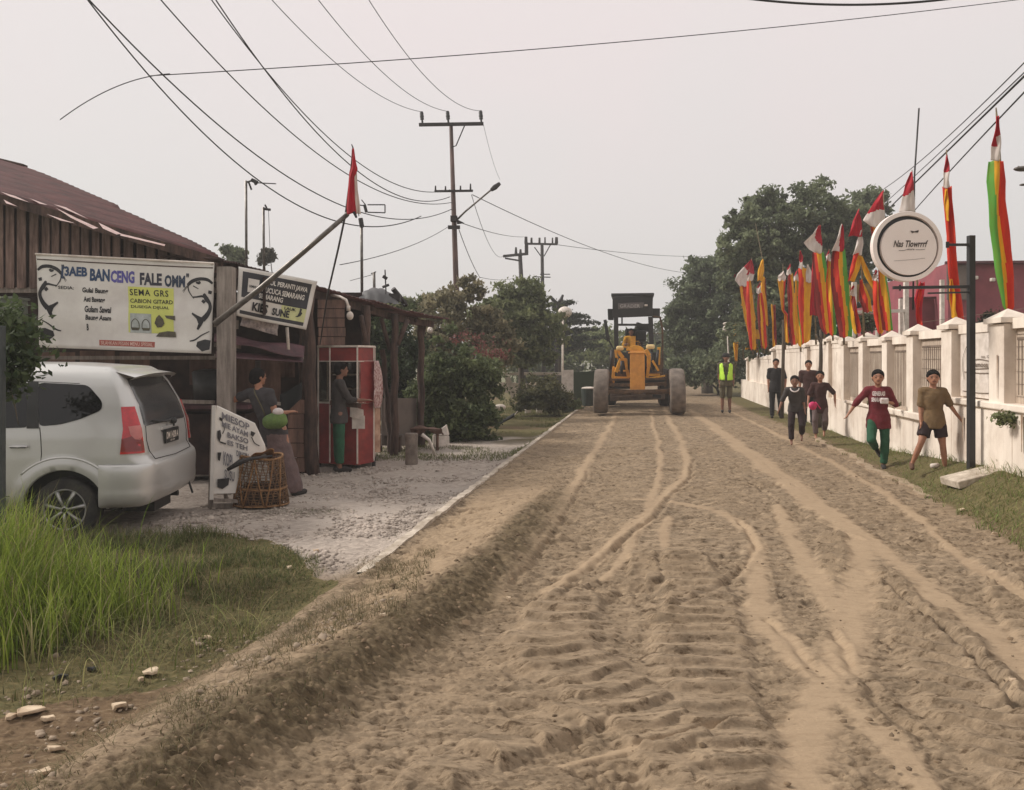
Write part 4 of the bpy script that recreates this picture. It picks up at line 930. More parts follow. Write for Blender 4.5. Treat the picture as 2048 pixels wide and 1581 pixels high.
mb = MB(); mb.tube([P(708,424,9.33), P(713,436,9.33)], [.02,.012], 8); mb.build('cloth_knot', INK, fl2)
# ---------------------------------------------------------------- sandwich board
sb = empty('sign_board', tuple(G(470,1015)), 'white handwritten menu board leaning beside the bamboo basket', 'sign board')
fs_ = quadmap(P(433,812,9.05), P(532,880,9.45), P(540,980,9.45), P(428,992,9.05))
mb = MB()
pl = [(432,812,9.05),(507,847,9.38),(527,890,9.45),(540,985,9.47),(427,988,9.05)]
mb.prism([P(*q) for q in pl], (0,0,0), (0.01,.025,0)); mb.build('board', VINYL, sb)
fB = lambda px, py, off=0: P(px, py, 9.05+(px-430)*.0040)+Vector((0, -.012-off, 0))
def fpx(u, v, off): return fB(u, v, off)
mb = MB()
text_on(mb, fpx, "MIESOP", 445, 824, 500, 838, bold=.03, slant=24); text_on(mb, fpx, "MIE AYAM", 445, 842, 497, 853, bold=.03, slant=22); text_on(mb, fpx, "BAKSO", 456, 864, 498, 875, bold=.03, slant=14)
text_on(mb, fpx, "ES TEH", 456, 880, 496, 890, bold=.03, slant=12); text_on(mb, fpx, "DINGIN", 474, 900, 498, 912, bold=.03, slant=8); text_on(mb, fpx, "KOPI", 448, 902, 466, 930, bold=.03, slant=8)
text_on(mb, fpx, "SUSU", 450, 938, 470, 958, bold=.03, slant=6)
mb.build('lettering', GREYINK, sb)
mb = MB()
for p_ in ([(440,834),(447,838),(446,844),(440,840)],[(436,862),(442,860),(444,872),(440,885),(436,876)],[(436,905),(444,905),(441,922),(437,920)],[(436,958),(460,956),(458,970),(446,978),(436,974)],[(503,862),(512,866),(507,874),(502,870)]): poly_on(mb, fpx, p_)
stroke(mb, fpx, [(504,874),(510,886),(520,892)], 1.0); stroke(mb, fpx, [(446,846),(450,858),(446,868)], .8); stroke(mb, fpx, [(441,884),(447,886),(453,888)], 1.5)
mb.build('drawing', INK, sb)
mb = MB()
for a, b in ((P(428,812,9.04), G(421,1018)), (P(425,1000,9.05), P(565,1008,9.5))): mb.beam(a, b, .05, .035)
g0 = G(421,1018); g1 = G(560,1012); mb.beam(g0+Vector((0,0,.03)), g1+Vector((0,0,.03)), .06, .05); mb.beam(g0+Vector((0,.5,.03)), P(432,815,9.3), .04, .03); mb.beam(g1+Vector((0,.45,.03)), P(505,850,9.6), .04, .03)
mb.build('frame', WOODH, sb)
mb = MB(); mb.prism([P(424,812,9.0), P(431,812,9.0), P(426,1000,9.0), P(419,1000,9.0)], (0,0,0), (0,.02,0)); mb.build('side_plank', VINYL, sb)
# ---------------------------------------------------------------- bamboo basket
RAT = mat('rattan', S(150,112,70), S(104,70,44), rough=.7, scale=20, bump=.3); RATD = mat('rattan_dark', S(118,88,60), S(76,54,38), rough=.8, scale=14, bump=.3)
gb = G(522,1012); bk = empty('bamboo_basket', tuple(gb), 'round woven bamboo basket standing in front of the menu board', 'basket')
bh = .56; rb, rt_ = .32, .25
def bp(a, t): r_ = rb+(rt_-rb)*t; return gb+Vector((r_*math.cos(a), r_*math.sin(a)*.85, .02+bh*t+.02*math.sin(2*a)*t))
mb = MB(); n = 26
for i in range(n):
    a = 2*math.pi*i/n; mb.tube([bp(a+.55*t/4, t/4) for t in range(5)], .0075, 5); mb.tube([bp(a-.62*t/4, t/4) for t in range(5)], .006, 5)
for t in np.linspace(.05, .95, 17): mb.tube([bp(2*math.pi*i/24, t+.01*math.sin(i*2+t*40)) for i in range(25)], .0055, 5, cap=False)
mb.build('weave', RATD, bk, smooth=True)
mb = MB()
for k, t in enumerate((0.02, .36, 1.0)): mb.tube([bp(2*math.pi*i/28, t)*1.0 for i in range(29)], .014 if t == 1 else .010, 7, cap=False)
for a0, da in ((4.3, .42), (5.1, -.42), (5.15, .4), (3.7, .5), (4.3,-.5), (5.7, .3)): mb.tube([bp(a0+da*t/4, t/4)+Vector((0,-.012,0)) for t in range(5)], .009, 6)
mb.build('hoop', RAT, bk, smooth=True)
mb = MB(); mb.tube([gb+Vector((0,0,.03)), gb+Vector((0,0,bh*.5))], [.25,.2], 18); mb.build('lining', mat('basket_lining', (.03,.022,.016), (.06,.04,.03), rough=1), bk)
mb = MB(); mb.grid(lambda u, v: P(500+48*u, 915-14*u+14*v-5*math.sin(u*3), 9.15+.5*v)+Vector((0,0,.015*math.sin(u*9+v*4))), 14, 8); tag(mb.build('cardboard', mat('cardboard', S(168,122,72), S(120,80,48), rough=.9, bump=.3), smooth=True, solid=.006), 'brown crumpled cardboard lying on top of the bamboo basket', 'cardboard')
mb = MB(); mb.tube([P(455,940,8.98), P(480,925,9.0), P(500,918,9.1), P(545,912,9.15)], [.02,.035,.02,.012], 8); tag(mb.build('umbrella', DMET, smooth=True), 'folded dark umbrella lying across the basket rim', 'umbrella')
# ---------------------------------------------------------------- red kiosk
REDP = mat('kiosk_red', S(150,56,52), S(120,42,42), rough=.5, scale=5, dirt=S(86,50,44), damt=.5, dscale=3)
GLASS = bpy.data.materials.new('old_glass'); GLASS.use_nodes = True
_n = GLASS.node_tree.nodes; _l = GLASS.node_tree.links; _g = _n.new('ShaderNodeBsdfGlossy'); _g.inputs['Roughness'].default_value = .1; _g.inputs[0].default_value = (.8,.8,.8,1)
_t = _n.new('ShaderNodeBsdfTransparent'); _t.inputs[0].default_value = (.72,.70,.66,1); _m = _n.new('ShaderNodeMixShader'); _m.inputs[0].default_value = .10
_l.new(_t.outputs[0], _m.inputs[1]); _l.new(_g.outputs[0], _m.inputs[2]); _l.new(_m.outputs[0], _n['Material Output'].inputs[0])
kc = G(700, 938); kz = kc.z; kio = empty('food_cart', tuple(kc), 'red glass sided food kiosk with white edging under the canopy', 'food cart')
Yk = kc.y
K = [P(638,0,Yk+.25), P(640,0,Yk+.05), P(716,0,Yk-.15), P(745,0,Yk+.15), P(756,0,Yk+.75), P(690,0,Yk+1.1)]   # plan corners
K = [Vector((p.x, p.y, 0)) for p in (P(637,0,Yk+.15), P(715,0,Yk-.1), P(748,0,Yk+.3), P(750,0,Yk+1.0), P(655,0,Yk+1.0))]
def zpx(py): return CH-(py-HOR)/FPX*Yk
z0, z1, z2, z3, z4 = kz+.07, zpx(808), zpx(722), zpx(695), zpx(693)
def ringbox(mb, a, b, inset=0):
    c = sum(K, Vector())/len(K); q = [k+(c-k)*inset for k in K]
    mb.prism([Vector((k.x, k.y, a)) for k in q], (0,0,0), (0,0,b-a))
mb = MB(); ringbox(mb, z0+.04, z1); mb.build('lower_cabinet', REDP, kio)
mb = MB(); ringbox(mb, z2, z3-.005); mb.build('header_board', REDP, kio)
for q in ((z3, z3+.03, -.04), (z1, z1+.02, -.02), (z2-.015, z2, -.01)):
    mb = MB(); ringbox(mb, *q); mb.build('trim', WHITE, kio)
mb = MB()
for k in K+[K[0].lerp(K[1], .3)]: mb.beam((k.x, k.y-.01, z0+.02), (k.x, k.y-.01, z3), .022)
mb.build('corner_post', WHITE, kio)
mb = MB(); ringbox(mb, z1+.03, z2-.02, .03); mb.build('glass', GLASS, kio)
mb = MB(); ringbox(mb, z0, z0+.05, -.01); mb.build('base_trim', REDP, kio)
mb = MB()
for k in K: mb.tube([(k.x*.98+kc.x*.02, k.y*.9+(Yk+.4)*.1, kz-.02), (k.x*.98+kc.x*.02, k.y*.9+(Yk+.4)*.1, z0)], .03, 8)
mb.build('foot', BLACK, kio)
mb = MB(); mb.box(K[2].lerp(K[1], .5)+Vector((.01,.0,(z1+z2)/2)), (.02,.3,(z2-z1)*.98), rz=-.7); mb.box(K[2].lerp(K[3], .5)+Vector((-.01,0,(z1+z2)/2)), (.02,.6,(z2-z1))); mb.build('side_panel', REDP, kio)
mb = MB(); mb.box((kc.x+.02, Yk+.5, z1+.22), (.6,.3,.02)); mb.box((kc.x-.1, Yk+.5, z1+.45), (.5,.3,.02)); mb.build('shelf', WHITE, kio)
mb = MB()
for q in ((.0,.05),(.12,0),(.22,.08)): mb.tube([(kc.x+q[0], Yk+.3+q[1], z1+.02), (kc.x+q[0], Yk+.3+q[1], z1+.28)], [.05,.045], 10)
tag(mb.build('glass_jar', GLASS, smooth=True), 'row of clear jars inside the red kiosk', 'jars')
mb = MB(); mb.grid(lambda u, v: P(700+27*u, 812+22*v*(1)+8*u, Yk-.17)+Vector((0,.01*math.sin(u*6+v*4),0)), 6, 6); mb.grid(lambda u, v: P(704+26*u, 832+26*v, Yk-.16)+Vector((0,.01*math.sin(u*5),0)), 6, 6)
tag(mb.build('paper_notice', WHITE, solid=.003), 'white paper notices stuck on the corner of the red kiosk', 'notice')
mb = MB(); mb.grid(lambda u, v: P(748+(6+12*math.sin(2.2*v+.3))*u, 722+95*v, Yk+.1+.3*u)+Vector((0,.02*math.sin(v*14+u*4),0)), 6, 20); tag(mb.build('plastic_bag', mat('striped_plastic', S(206,186,180), S(120,40,46), rough=.5, scale=26), solid=.003, smooth=True), 'long red and white plastic sheet hanging on the kiosk side', 'plastic sheet')
mb = MB(); mb.beam(P(660,806,Yk-.35), P(722,812,Yk-.3), .1, .07); tag(mb.build('wooden_beam', DWOOD), 'dark piece of timber jutting from the kiosk counter', 'timber')
mb = MB(); mb.tube([P(626,810,Yk-.45), P(625,880,Yk-.45), P(628,912,Yk-.47), P(634,924,Yk-.5)], [.03,.03,.028,.03], 10); tag(mb.build('drain_pipe', WHITE, smooth=True), 'short white plastic pipe standing by the post left of the kiosk', 'pipe')
mb = MB(); mb.prism([P(748,805,Yk+.3), P(760,808,Yk+.5), P(760,905,Yk+.5), P(748,905,Yk+.3)], (0,0,0), (0,.04,0)); tag(mb.build('plywood_sheet', mat('plywood', S(196,160,136), S(150,112,92), rough=.85, bump=.2)), 'bare plywood strip leaning behind the red kiosk', 'board')
# stump, bench, junk
gs = G(823, 929); mb = MB(); n = 5; mb.tube([gs+Vector((0,0,-.03)), gs+Vector((0,0,.25)), gs+Vector((0,0,.50)), gs+Vector((0,0,.51))], [.105,.10,.105,.09], 18); tag(mb.build('concrete_stump', mat('stump_grey', S(132,120,110), S(98,88,80), rough=.95, bump=.4, scale=9), smooth=False, bevel=.01), 'short round grey stump standing on the forecourt', 'stump')
bn = empty('bench', tuple(G(775, 905)), 'low grey wooden bench behind the red kiosk', 'bench'); g = G(778, 905)
mb = MB(); mb.box(g+Vector((0,.1,.3)), (.5,.25,.04)); mb.build('seat', GREYB, bn); mb = MB(); mb.box(g+Vector((-.18,.1,.13)), (.05,.2,.3)); mb.build('leg', DWOOD, bn); mb = MB(); mb.box(g+Vector((.18,.1,.13)), (.05,.2,.3)); mb.build('leg', DWOOD, bn)
g = G(872, 915); mb = MB(); mb.tube([g+Vector((-.25,0,.4)), g+Vector((-.12,0,.3)), g+Vector((0,0,.02))], [.035,.03,.02], 8); tag(mb.build('white_branch', WHITE, smooth=True), 'bent white pipe leaning against the grey stump', 'pipe')
g = G(880, 895); mb = MB(); mb.box(g+Vector((0,.2,.1)), (.30,.3,.22), rz=.2); mb.prism([g+Vector((-.16,.1,.22)), g+Vector((.16,.1,.22)), g+Vector((.1,.15,.42))], (0,0,0), (0,.25,0)); tag(mb.build('foam_box', WHITE, bevel=.01), 'broken white box under the bush at the end of the stall', 'box')
g = G(850, 905); mb = MB(); mb.grid(lambda u, v: g+Vector((-.3+.6*u, .15+.3*v, .42+.07*math.sin(u*6)*math.sin(v*5)-.32*abs(u-.5)*v)), 14, 8); mb.tube([g+Vector((-.2,.3,0)), g+Vector((-.2,.3,.4))], .02, 6); mb.tube([g+Vector((.2,.3,0)), g+Vector((.2,.3,.4))], .02, 6); tag(mb.build('old_table', BWOOD, smooth=True, solid=.02), 'brown sagging little table beside the grey stump', 'table')
# grey post and box at the left edge
g = Vector(((3-1024)/FPX*6.0, 6.0, -.15)); mb = MB(); mb.box(g+Vector((-.01,0,1.0)), (.055,.055,2.0)); tag(mb.build('metal_post', mat('grey_green_post', S(62,68,68), S(48,54,54), rough=.6), bevel=.004), 'dark grey green metal post at the left edge in front of the car', 'post')
mb = MB(); mb.box(P(8,618,9.9), (.42,.3,.24)); mb.box(P(8,598,9.9), (.46,.34,.03)); tag(mb.build('meter_box', mat('green_grey_box', S(92,96,84), S(66,70,60), rough=.6), bevel=.01), 'green grey box hanging left of the large banner', 'box')
# antennas
def antenna(px, Y, pyt, pyb, label, arms, extra=None):
    r_ = empty('antenna', tuple(P(px, pyb, Y)), label, 'antenna')
    mb = MB(); mb.tube([P(px+1, pyb, Y), P(px, pyt, Y)], .028, 8); mb.build('mast', GAL, r_, smooth=True)
    mb = MB()
    for (x0, y0, x1, y1, rr) in arms: mb.tube([P(x0,y0,Y), P(x1,y1,Y)], rr, 6)
    mb.build('aerial', DMET, r_)
antenna(492, 17, 362, 560, 'tall antenna mast with a crooked aerial behind the roof, nearest the left', [(490,366,503,362,.02),(497,364,503,380,.02),(503,360,515,366,.04),(512,366,552,368,.012),(508,360,512,370,.03)])
antenna(527, 18, 415, 560, 'shorter lamp topped mast just right of the tallest antenna mast', [(526,418,541,420,.03),(537,420,540,500,.006),(530,410,534,418,.02)])
antenna(723, 15.5, 437, 600, 'antenna mast with a rectangular aerial loop above the black plastic sheet', [(735,410,770,410,.012),(735,425,770,426,.012),(770,410,770,426,.012),(729,410,733,425,.03),(714,410,730,412,.012),(721,437,724,455,.045),(723,400,731,410,.01),(718,433,715,420,.008)])
antenna(748, 16, 545, 600, 'low thin antenna mast right of the loop aerial', [(742,548,752,544,.012),(700,562,748,549,.006)])
# ================================================================ CAR (local: +x forward, +y = its left side, z up; origin at the rear centre on the ground)
PAINT = bpy.data.materials.new('silver_paint'); PAINT.use_nodes = True
b = PAINT.node_tree.nodes['Principled BSDF']; b.inputs['Base Color'].default_value = (*S(200,198,195), 1); b.inputs['Metallic'].default_value = .35
b.inputs['Roughness'].default_value = .34; b.inputs['Coat Weight'].default_value = .6; b.inputs['Coat Roughness'].default_value = .08
_n = PAINT.node_tree.nodes; _l = PAINT.node_tree.links
_tc = _n.new('ShaderNodeTexCoord'); _z = _n.new('ShaderNodeSeparateXYZ'); _l.new(_tc.outputs['Object'], _z.inputs[0])
_ns = _n.new('ShaderNodeTexNoise'); _ns.inputs['Scale'].default_value = 3; _ns.inputs['Detail'].default_value = 8; _l.new(_tc.outputs['Object'], _ns.inputs[0])
_mr = _n.new('ShaderNodeMapRange'); _mr.inputs[1].default_value = .65; _mr.inputs[2].default_value = .2; _l.new(_z.outputs[2], _mr.inputs[0])
_mm = _n.new('ShaderNodeMath'); _mm.operation = 'MULTIPLY'; _l.new(_mr.outputs[0], _mm.inputs[0]); _l.new(_ns.outputs['Fac'], _mm.inputs[1])
_mx = _n.new('ShaderNodeMix'); _mx.data_type = 'RGBA'; _l.new(_mm.outputs[0], _mx.inputs[0]); _mx.inputs[6].default_value = (*S(200,198,195), 1); _mx.inputs[7].default_value = (*S(112,98,82), 1); _l.new(_mx.outputs[2], b.inputs['Base Color'])
CGLASS = mat('tinted_glass', (.008,.008,.009), (.011,.011,.012), rough=.04, spec=.4)
RUB = mat('tyre_rubber', (.022,.021,.02), (.05,.045,.038), rough=.9, scale=12); ALLOY = mat('alloy_wheel', S(176,174,172), S(150,148,146), rough=.35, metal=.6)
LAMP = mat('lamp_red', S(200,16,30), S(176,10,22), rough=.12, coat=.8, scale=30); LAMPD = mat('lamp_dark_red', S(136,8,16), S(110,6,12), rough=.15, coat=.8); LAMPC = mat('lamp_clear', S(200,110,104), S(180,90,84), rough=.15, coat=.8)
PLA = mat('black_plastic', (.02,.02,.02), (.03,.03,.03), rough=.6); GAP = mat('panel_gap', (.03,.028,.026), rough=.9)
yaw = math.atan2(-.09, -.995)
car = empty('parked_car', (0, 0, 0), 'silver people carrier parked in front of the stall, seen from behind', 'car', rz=yaw)
LEN, HW = 4.10, .825
rear_mid = Vector((-3.62, 8.53, LOT-.03)); car.location = rear_mid
def top_z(x):      # roof height by distance from the rear
    return float(np.interp(x, [0, .1, .35, .9, 1.8, 2.4, 2.75, 3.3, 3.7, 4.05, 4.1], [1.60,1.62,1.655,1.69,1.70,1.67,1.58,1.20,1.04,.93,.86]))
def rear_x(z):
    return float(np.interp(z, [.30,.36,.50,.68,.74,.80,.95,1.08,1.30,1.50,1.62,1.70], [.05,.01,-.03,-.045,-.03,.035,.05,.065,.13,.235,.32,.40]))
def front_x(z):
    return float(np.interp(z, [.25,.5,.8,1.0,1.25,1.6,1.7], [4.0,4.1,4.05,3.9,3.3,2.75,2.4]))
def half_w(x, z):
    base = float(np.interp(z, [.22,.35,.55,.80,1.0,1.12,1.30,1.50,1.62,1.70], [.78,.81,.825,.83,.822,.808,.775,.72,.675,.62]))
    return base*float(np.interp(x, [0,.25,.7,3.2,3.7,4.1], [.93,.985,1,1,.96,.82]))
def carp(a, s, c, rx=.10, ry=.10):
    """a 0..1 rear to front, s -1..1 across, c 0..1 height: the mapped solid"""
    zl = .30+.0*a
    x0 = a*LEN
    for _ in range(4):
        z = zl+c*(top_z(x0)-zl); x0 = rear_x(z)+(front_x(z)-rear_x(z))*a
    z = zl+c*(top_z(x0)-zl)
    return x0, s*half_w(x0, z), z
def build_body():
    NX, NY, NZ = 150, 40, 60
    V = {}; vs = []; fs = []
    def vid(i, j, k):
        key = (i, j, k)
        if key in V: return V[key]
        # rounded box in unit coordinates
        ga = (i/NX)**1.0; a = ga; s = -1+2*j/NY; c = k/NZ
        # corner rounding between rear and side, side and roof
        q = np.array([(a*2-1)*LEN/2, s*HW, (c*2-1)*.70]); h = np.array([LEN/2, HW, .70]); r = np.array([.13])[0]
        inner = np.clip(q, -(h-r), h-r); d = q-inner; l_ = np.linalg.norm(d)
        if l_ > 1e-6: q = inner+d/l_*min(r, max(l_, r) if np.count_nonzero(np.abs(d) > 1e-6) > 1 else l_)
        a2, s2, c2 = (q[0]/(LEN/2)+1)/2, q[1]/HW, (q[2]/.70+1)/2
        x, y, z = carp(a2, s2, c2)
        # crown of the roof, swollen wheel arches
        z += .03*(1-(y/.8)**2)*(c2 > .9)*(c2-.9)*10
        V[key] = len(vs); vs.append((x, y, z)); return V[key]
    def quad(a, b_, c_, d_): fs.append((a, b_, c_, d_))
    for i in range(NX):
        for k in range(NZ):
            for j in (0, NY): quad(vid(i,j,k), vid(i+1,j,k), vid(i+1,j,k+1), vid(i,j,k+1))
        for j in range(NY):
            for k in (0, NZ): quad(vid(i,j,k), vid(i+1,j,k), vid(i+1,j+1,k), vid(i,j+1,k))
    for j in range(NY):
        for k in range(NZ):
            for i in (0, NX): quad(vid(i,j,k), vid(i,j+1,k), vid(i,j+1,k+1), vid(i,j,k+1))
    vs = np.array(vs); out = []
    WX = (.745, 3.40); WR = .385; WZ = .31
    dead = set()
    for wx in WX:
        d = np.hypot(vs[:, 0]-wx, vs[:, 2]-WZ); side = np.abs(vs[:, 1]) > .60
        inside = side & (d < WR); ring = side & (d >= WR) & (d < WR+.035)
        for n_ in np.where(inside)[0]: dead.add(int(n_))
        for n_ in np.where(ring)[0]:
            vs[n_, 0] = wx+(vs[n_, 0]-wx)*WR/d[n_]; vs[n_, 2] = WZ+(vs[n_, 2]-WZ)*WR/d[n_]
        fl_ = side & (d < WR+.13) & (d >= WR-.001); sgn = np.sign(vs[:, 1])
        vs[:, 1] += fl_*sgn*.018*np.clip(1-np.abs(d-WR-.045)/.09, 0, 1)
    fs2 = [f for f in fs if not all(v in dead for v in f)]
    fs2 = [f for f in fs2 if not any(v in dead for v in f)]
    return vs, fs2
vs, fs = build_body()
mb = MB(); mb.add([tuple(v) for v in vs], fs); body = mb.build('body', PAINT, car, smooth=True, local=True)
def sidef(x, z, off=.0, side=1):
    return Vector((x, side*(half_w(x, z)+off), z))
def rearf(y, z, off=0.0):
    r = rear_x(z); k = max(0, abs(y)/half_w(0.1, z)-.75)/.25
    return Vector((r+.10*k**2*.9-off, y, z))
def patch(mb, fn, pts, off, n=14, mi=0):
    """fill a 2D outline on a surface with a fine triangulated patch"""
    xs_ = [p[0] for p in pts]; zs_ = [p[1] for p in pts]
    bm = bmesh.new(); vv = [bm.verts.new((p[0], p[1], 0)) for p in pts]; f = bm.faces.new(vv)
    bmesh.ops.triangulate(bm, faces=[f])
    for _ in range(4):
        long_ = [e_ for e_ in bm.edges if e_.calc_length() > (max(xs_)-min(xs_)+max(zs_)-min(zs_))/n]
        if long_: bmesh.ops.subdivide_edges(bm, edges=long_, cuts=1); bmesh.ops.triangulate(bm, faces=[f_ for f_ in bm.faces if len(f_.verts) > 3])
    bm.verts.index_update()
    mb.add([fn(v.co.x, v.co.y, off) for v in bm.verts], [tuple(v.index for v in f_.verts) for f_ in bm.faces], mi); bm.free()
def rounded(pts, r=.04, n=4):
    out = []; m_ = len(pts)
    for i in range(m_):
        p0, p1, p2 = Vector(pts[i-1]), Vector(pts[i]), Vector(pts[(i+1) % m_])
        a = p1+(p0-p1).normalized()*min(r, (p0-p1).length*.45); c = p1+(p2-p1).normalized()*min(r, (p2-p1).length*.45)
        for k in range(n+1):
            t = k/n; q = a*(1-t)**2+p1*2*t*(1-t)+c*t*t; out.append((q.x, q.y))
    return out
for side in (1, -1):
    f = lambda x, z, off, side=side: sidef(x, z, off, side)
    mb = MB(); patch(mb, f, rounded([(.97,1.11),(1.02,1.525),(.56,1.50),(.41,1.34),(.41,1.26),(.60,1.175),(.78,1.125)], .05), .006)
    mb.build('rear_quarter_window', CGLASS, car, local=True)
    mb = MB(); patch(mb, f, rounded([(1.90,1.08),(1.95,1.53),(1.12,1.53),(1.08,1.10)], .03), .006)
    mb.build('door_window', CGLASS, car, local=True)
    mb = MB(); patch(mb, f, [(1.08,1.09),(1.12,1.535),(1.02,1.535),(.97,1.09)], .008); mb.build('door_pillar', PLA, car, local=True)
    mb = MB(); patch(mb, f, rounded([(3.05,1.07),(2.75,1.40),(2.62,1.50),(2.08,1.53),(2.05,1.08)], .03), .006); mb.build('door_window', CGLASS, car, local=True)
    mb = MB()
    mb.tube([f(.965,1.10,.002), f(.95,1.0,.002), f(.94,.85,.002), f(.95,.72,.002)], .0035, 5)
    mb.tube([f(2.02,1.53,.002), f(2.01,1.0,.002), f(2.03,.35,.002)], .0035, 5)
    mb.tube([f(1.10,.45,.0), f(1.6,.44,.0), f(2.6,.44,0)], .004, 5)
    mb.tube([f(1.24,1.545,.003), f(.64,1.515,.003)], .003, 5)
    mb.build('panel_gap', GAP, car, local=True)
    mb = MB(); mb.tube([f(1.06,.92,.02), f(1.14,.92,.028), f(1.22,.92,.02)], [.012,.014,.012], 8); patch(mb, f, rounded([(1.05,.89),(1.23,.89),(1.23,.96),(1.05,.96)], .02), .003); mb.build('door_handle', [PAINT, PLA][0], car, smooth=True, local=True)
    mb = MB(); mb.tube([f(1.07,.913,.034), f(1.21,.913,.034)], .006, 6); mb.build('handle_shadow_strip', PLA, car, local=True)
    # arch crease
    mb = MB(); mb.tube([f(.745+.52*math.cos(a), .31+.50*math.sin(a), -.004) for a in np.linspace(.75, 2.6, 26)], .013, 8); mb.build('arch_crease', PAINT, car, smooth=True, local=True)
    mb = MB(); mb.tube([f(.745+.392*math.cos(a), .31+.392*math.sin(a), -.01) for a in np.linspace(0, math.pi, 30)], .016, 8); mb.build('wheel_arch_lip', PAINT, car, smooth=True, local=True)
    # tail light: wraps the corner
    def cf(u, z, off, side=side):        # u<0 on the side, u>0 on the rear
        A = sidef(max(.03, .06-u), z, off+.012, side); B = rearf(side*(half_w(.1, z)-u), z, off+.012)
        k = float(sst(u, -.05, .05)); p = A*(1-k)+B*k; base = carp(.0, side, 0)
        return p
    def tl(u, z, off): return cf(u, z, off)
    def tlr(x, z, off, side=side):
        # lamp face: from the side (x>0) round to the rear (x<0)
        if x > 0: xx = rear_x(z)+.035+x; y = half_w(xx, z)-.004-.02*max(0, .1-x)/.1; return Vector((xx, side*(y+off), z))
        t = -x; y = half_w(.1, z)-.012-t; return Vector((rear_x(z)+.035-.03*min(1, t/.08)-off, side*y, z))
    mb = MB(); patch(mb, tlr, [(.07,1.29),(.10,1.08),(.148,.835),(-.055,.84),(-.045,1.05),(-.02,1.29)], .026, 18); mb.build('tail_light', LAMP, car, smooth=True, local=True)
    mb = MB(); patch(mb, tlr, [(.12,.98),(.138,.86),(-.05,.86),(-.045,.95),(.02,1.01)], .030, 18); mb.build('lamp_segment', LAMPD, car, smooth=True, local=True)
    mb = MB(); patch(mb, tlr, [(.05,1.10),(-.025,1.11),(-.035,1.0),(.0,.97),(.04,1.02)], .034, 18); mb.build('reversing_lamp', LAMPC, car, smooth=True, local=True)
# rear glass, spoiler, plate, wiper, bumper lines
mb = MB(); patch(mb, rearf, rounded([(-.60,1.56),(.60,1.56),(.66,1.30),(.675,1.13),(.60,1.09),(-.60,1.09),(-.675,1.13),(-.66,1.30)], .04), .008, 26); mb.build('rear_window', mat('rear_glass', (.045,.045,.046), (.06,.06,.06), rough=.16, spec=.6), car, smooth=True, local=True) if True else mb.build('rear_window', CGLASS, car, smooth=True, local=True)
mb = MB()
def spo(u, v):
    y = (u-.5)*1.22; k = (abs(u-.5)*2)**4
    return Vector((.44-.36*v*(1-.25*k)+.0, y*(1-.03*v), 1.655-.055*v+.012*(1-(2*u-1)**2)-.03*v*k))
mb.grid(spo, 30, 8); mb.grid(lambda u, v: spo(u, 1)+Vector((.0+.05*v, 0, -.028*v)), 30, 2); mb.build('spoiler', PAINT, car, smooth=True, local=True)
mb = MB(); mb.tube([rearf(-.12,1.105,.03), rearf(.1,1.10,.035), rearf(.42,1.13,.02)], [.016,.011,.007], 8); mb.ell(rearf(-.16,1.085,.03), (.03,.045,.035)); mb.tube([rearf(-.14,1.10,.03), rearf(-.14,1.03,.03)], .012, 6); mb.build('rear_wiper', PLA, car, smooth=True, local=True)
PLT = mat('plate_black', (.014,.014,.014), rough=.5)
mb = MB(); mb.box((rear_x(.93)-.022, -.06, .94), (.012, .42, .145)); pl_ = mb.build('number_plate', PLT, car, local=True)
def pf(u, v, off): return Vector((rear_x(.93)-.028-off, -.06+.20-.40*u, 1.005-.135*v))
mb = MB(); text_on(mb, pf, "DM 1428 A", .04, .14, .96, .70, .002, bold=.03); text_on(mb, pf, "05-19", .34, .78, .66, .93, .002, bold=.02); mb.build('plate_lettering', WHITE, pl_, local=True)
mb = MB(); mb.box((rear_x(1.02)-.006, -.06, 1.03), (.03, .52, .035)); mb.build('tailgate_handle', PAINT, car, bevel=.008, local=True)
mb = MB(); mb.box((rear_x(1.0)-.008, -.06, 1.008), (.02, .48, .012)); mb.build('handle_recess', PLA, car, local=True)
mb = MB(); mb.ell(rearf(.0,1.055,.006), (.006,.028,.02)); mb.build('emblem', ALLOY, car, smooth=True, local=True)
mb = MB(); mb.tube([rearf(-.60,1.09,.004), rearf(-.62,.95,.004), rearf(-.58,.84,.004), rearf(-.56,.76,.006), rearf(0,.745,.008), rearf(.56,.76,.006), rearf(.58,.84,.004), rearf(.62,.95,.004), rearf(.60,1.09,.004)], .004, 5); mb.build('tailgate_gap', GAP, car, local=True)
mb = MB()
def bump(u, v):
    y = (u-.5)*2; a = y*math.pi/2; yy = .80*math.sin(a*1.0) if abs(y) < 1 else .80*y
    yy = .815*math.copysign(min(1, abs(y)*1.12)**.9, y); back = .085*(1-max(0, (abs(y)-.72)/.28)**2)
    z = .70-.10*v; return Vector((rear_x(z)+.02-back, yy, z))
n_ = 40
prof = [(.0,.735),(-.045,.735),(-.075,.70),(-.078,.60),(-.065,.50),(-.075,.46),(-.07,.40),(-.03,.34),(.05,.32)]
path = [(.42,.828),(.30,.832),(.20,.83),(.11,.815),(.05,.78),(.01,.72),(-.005,.6),(-.012,.4),(-.015,.2),(-.015,0)]
path = path+[(x, -y) for x, y in reversed(path[:-1])]
vs = []; fs = []
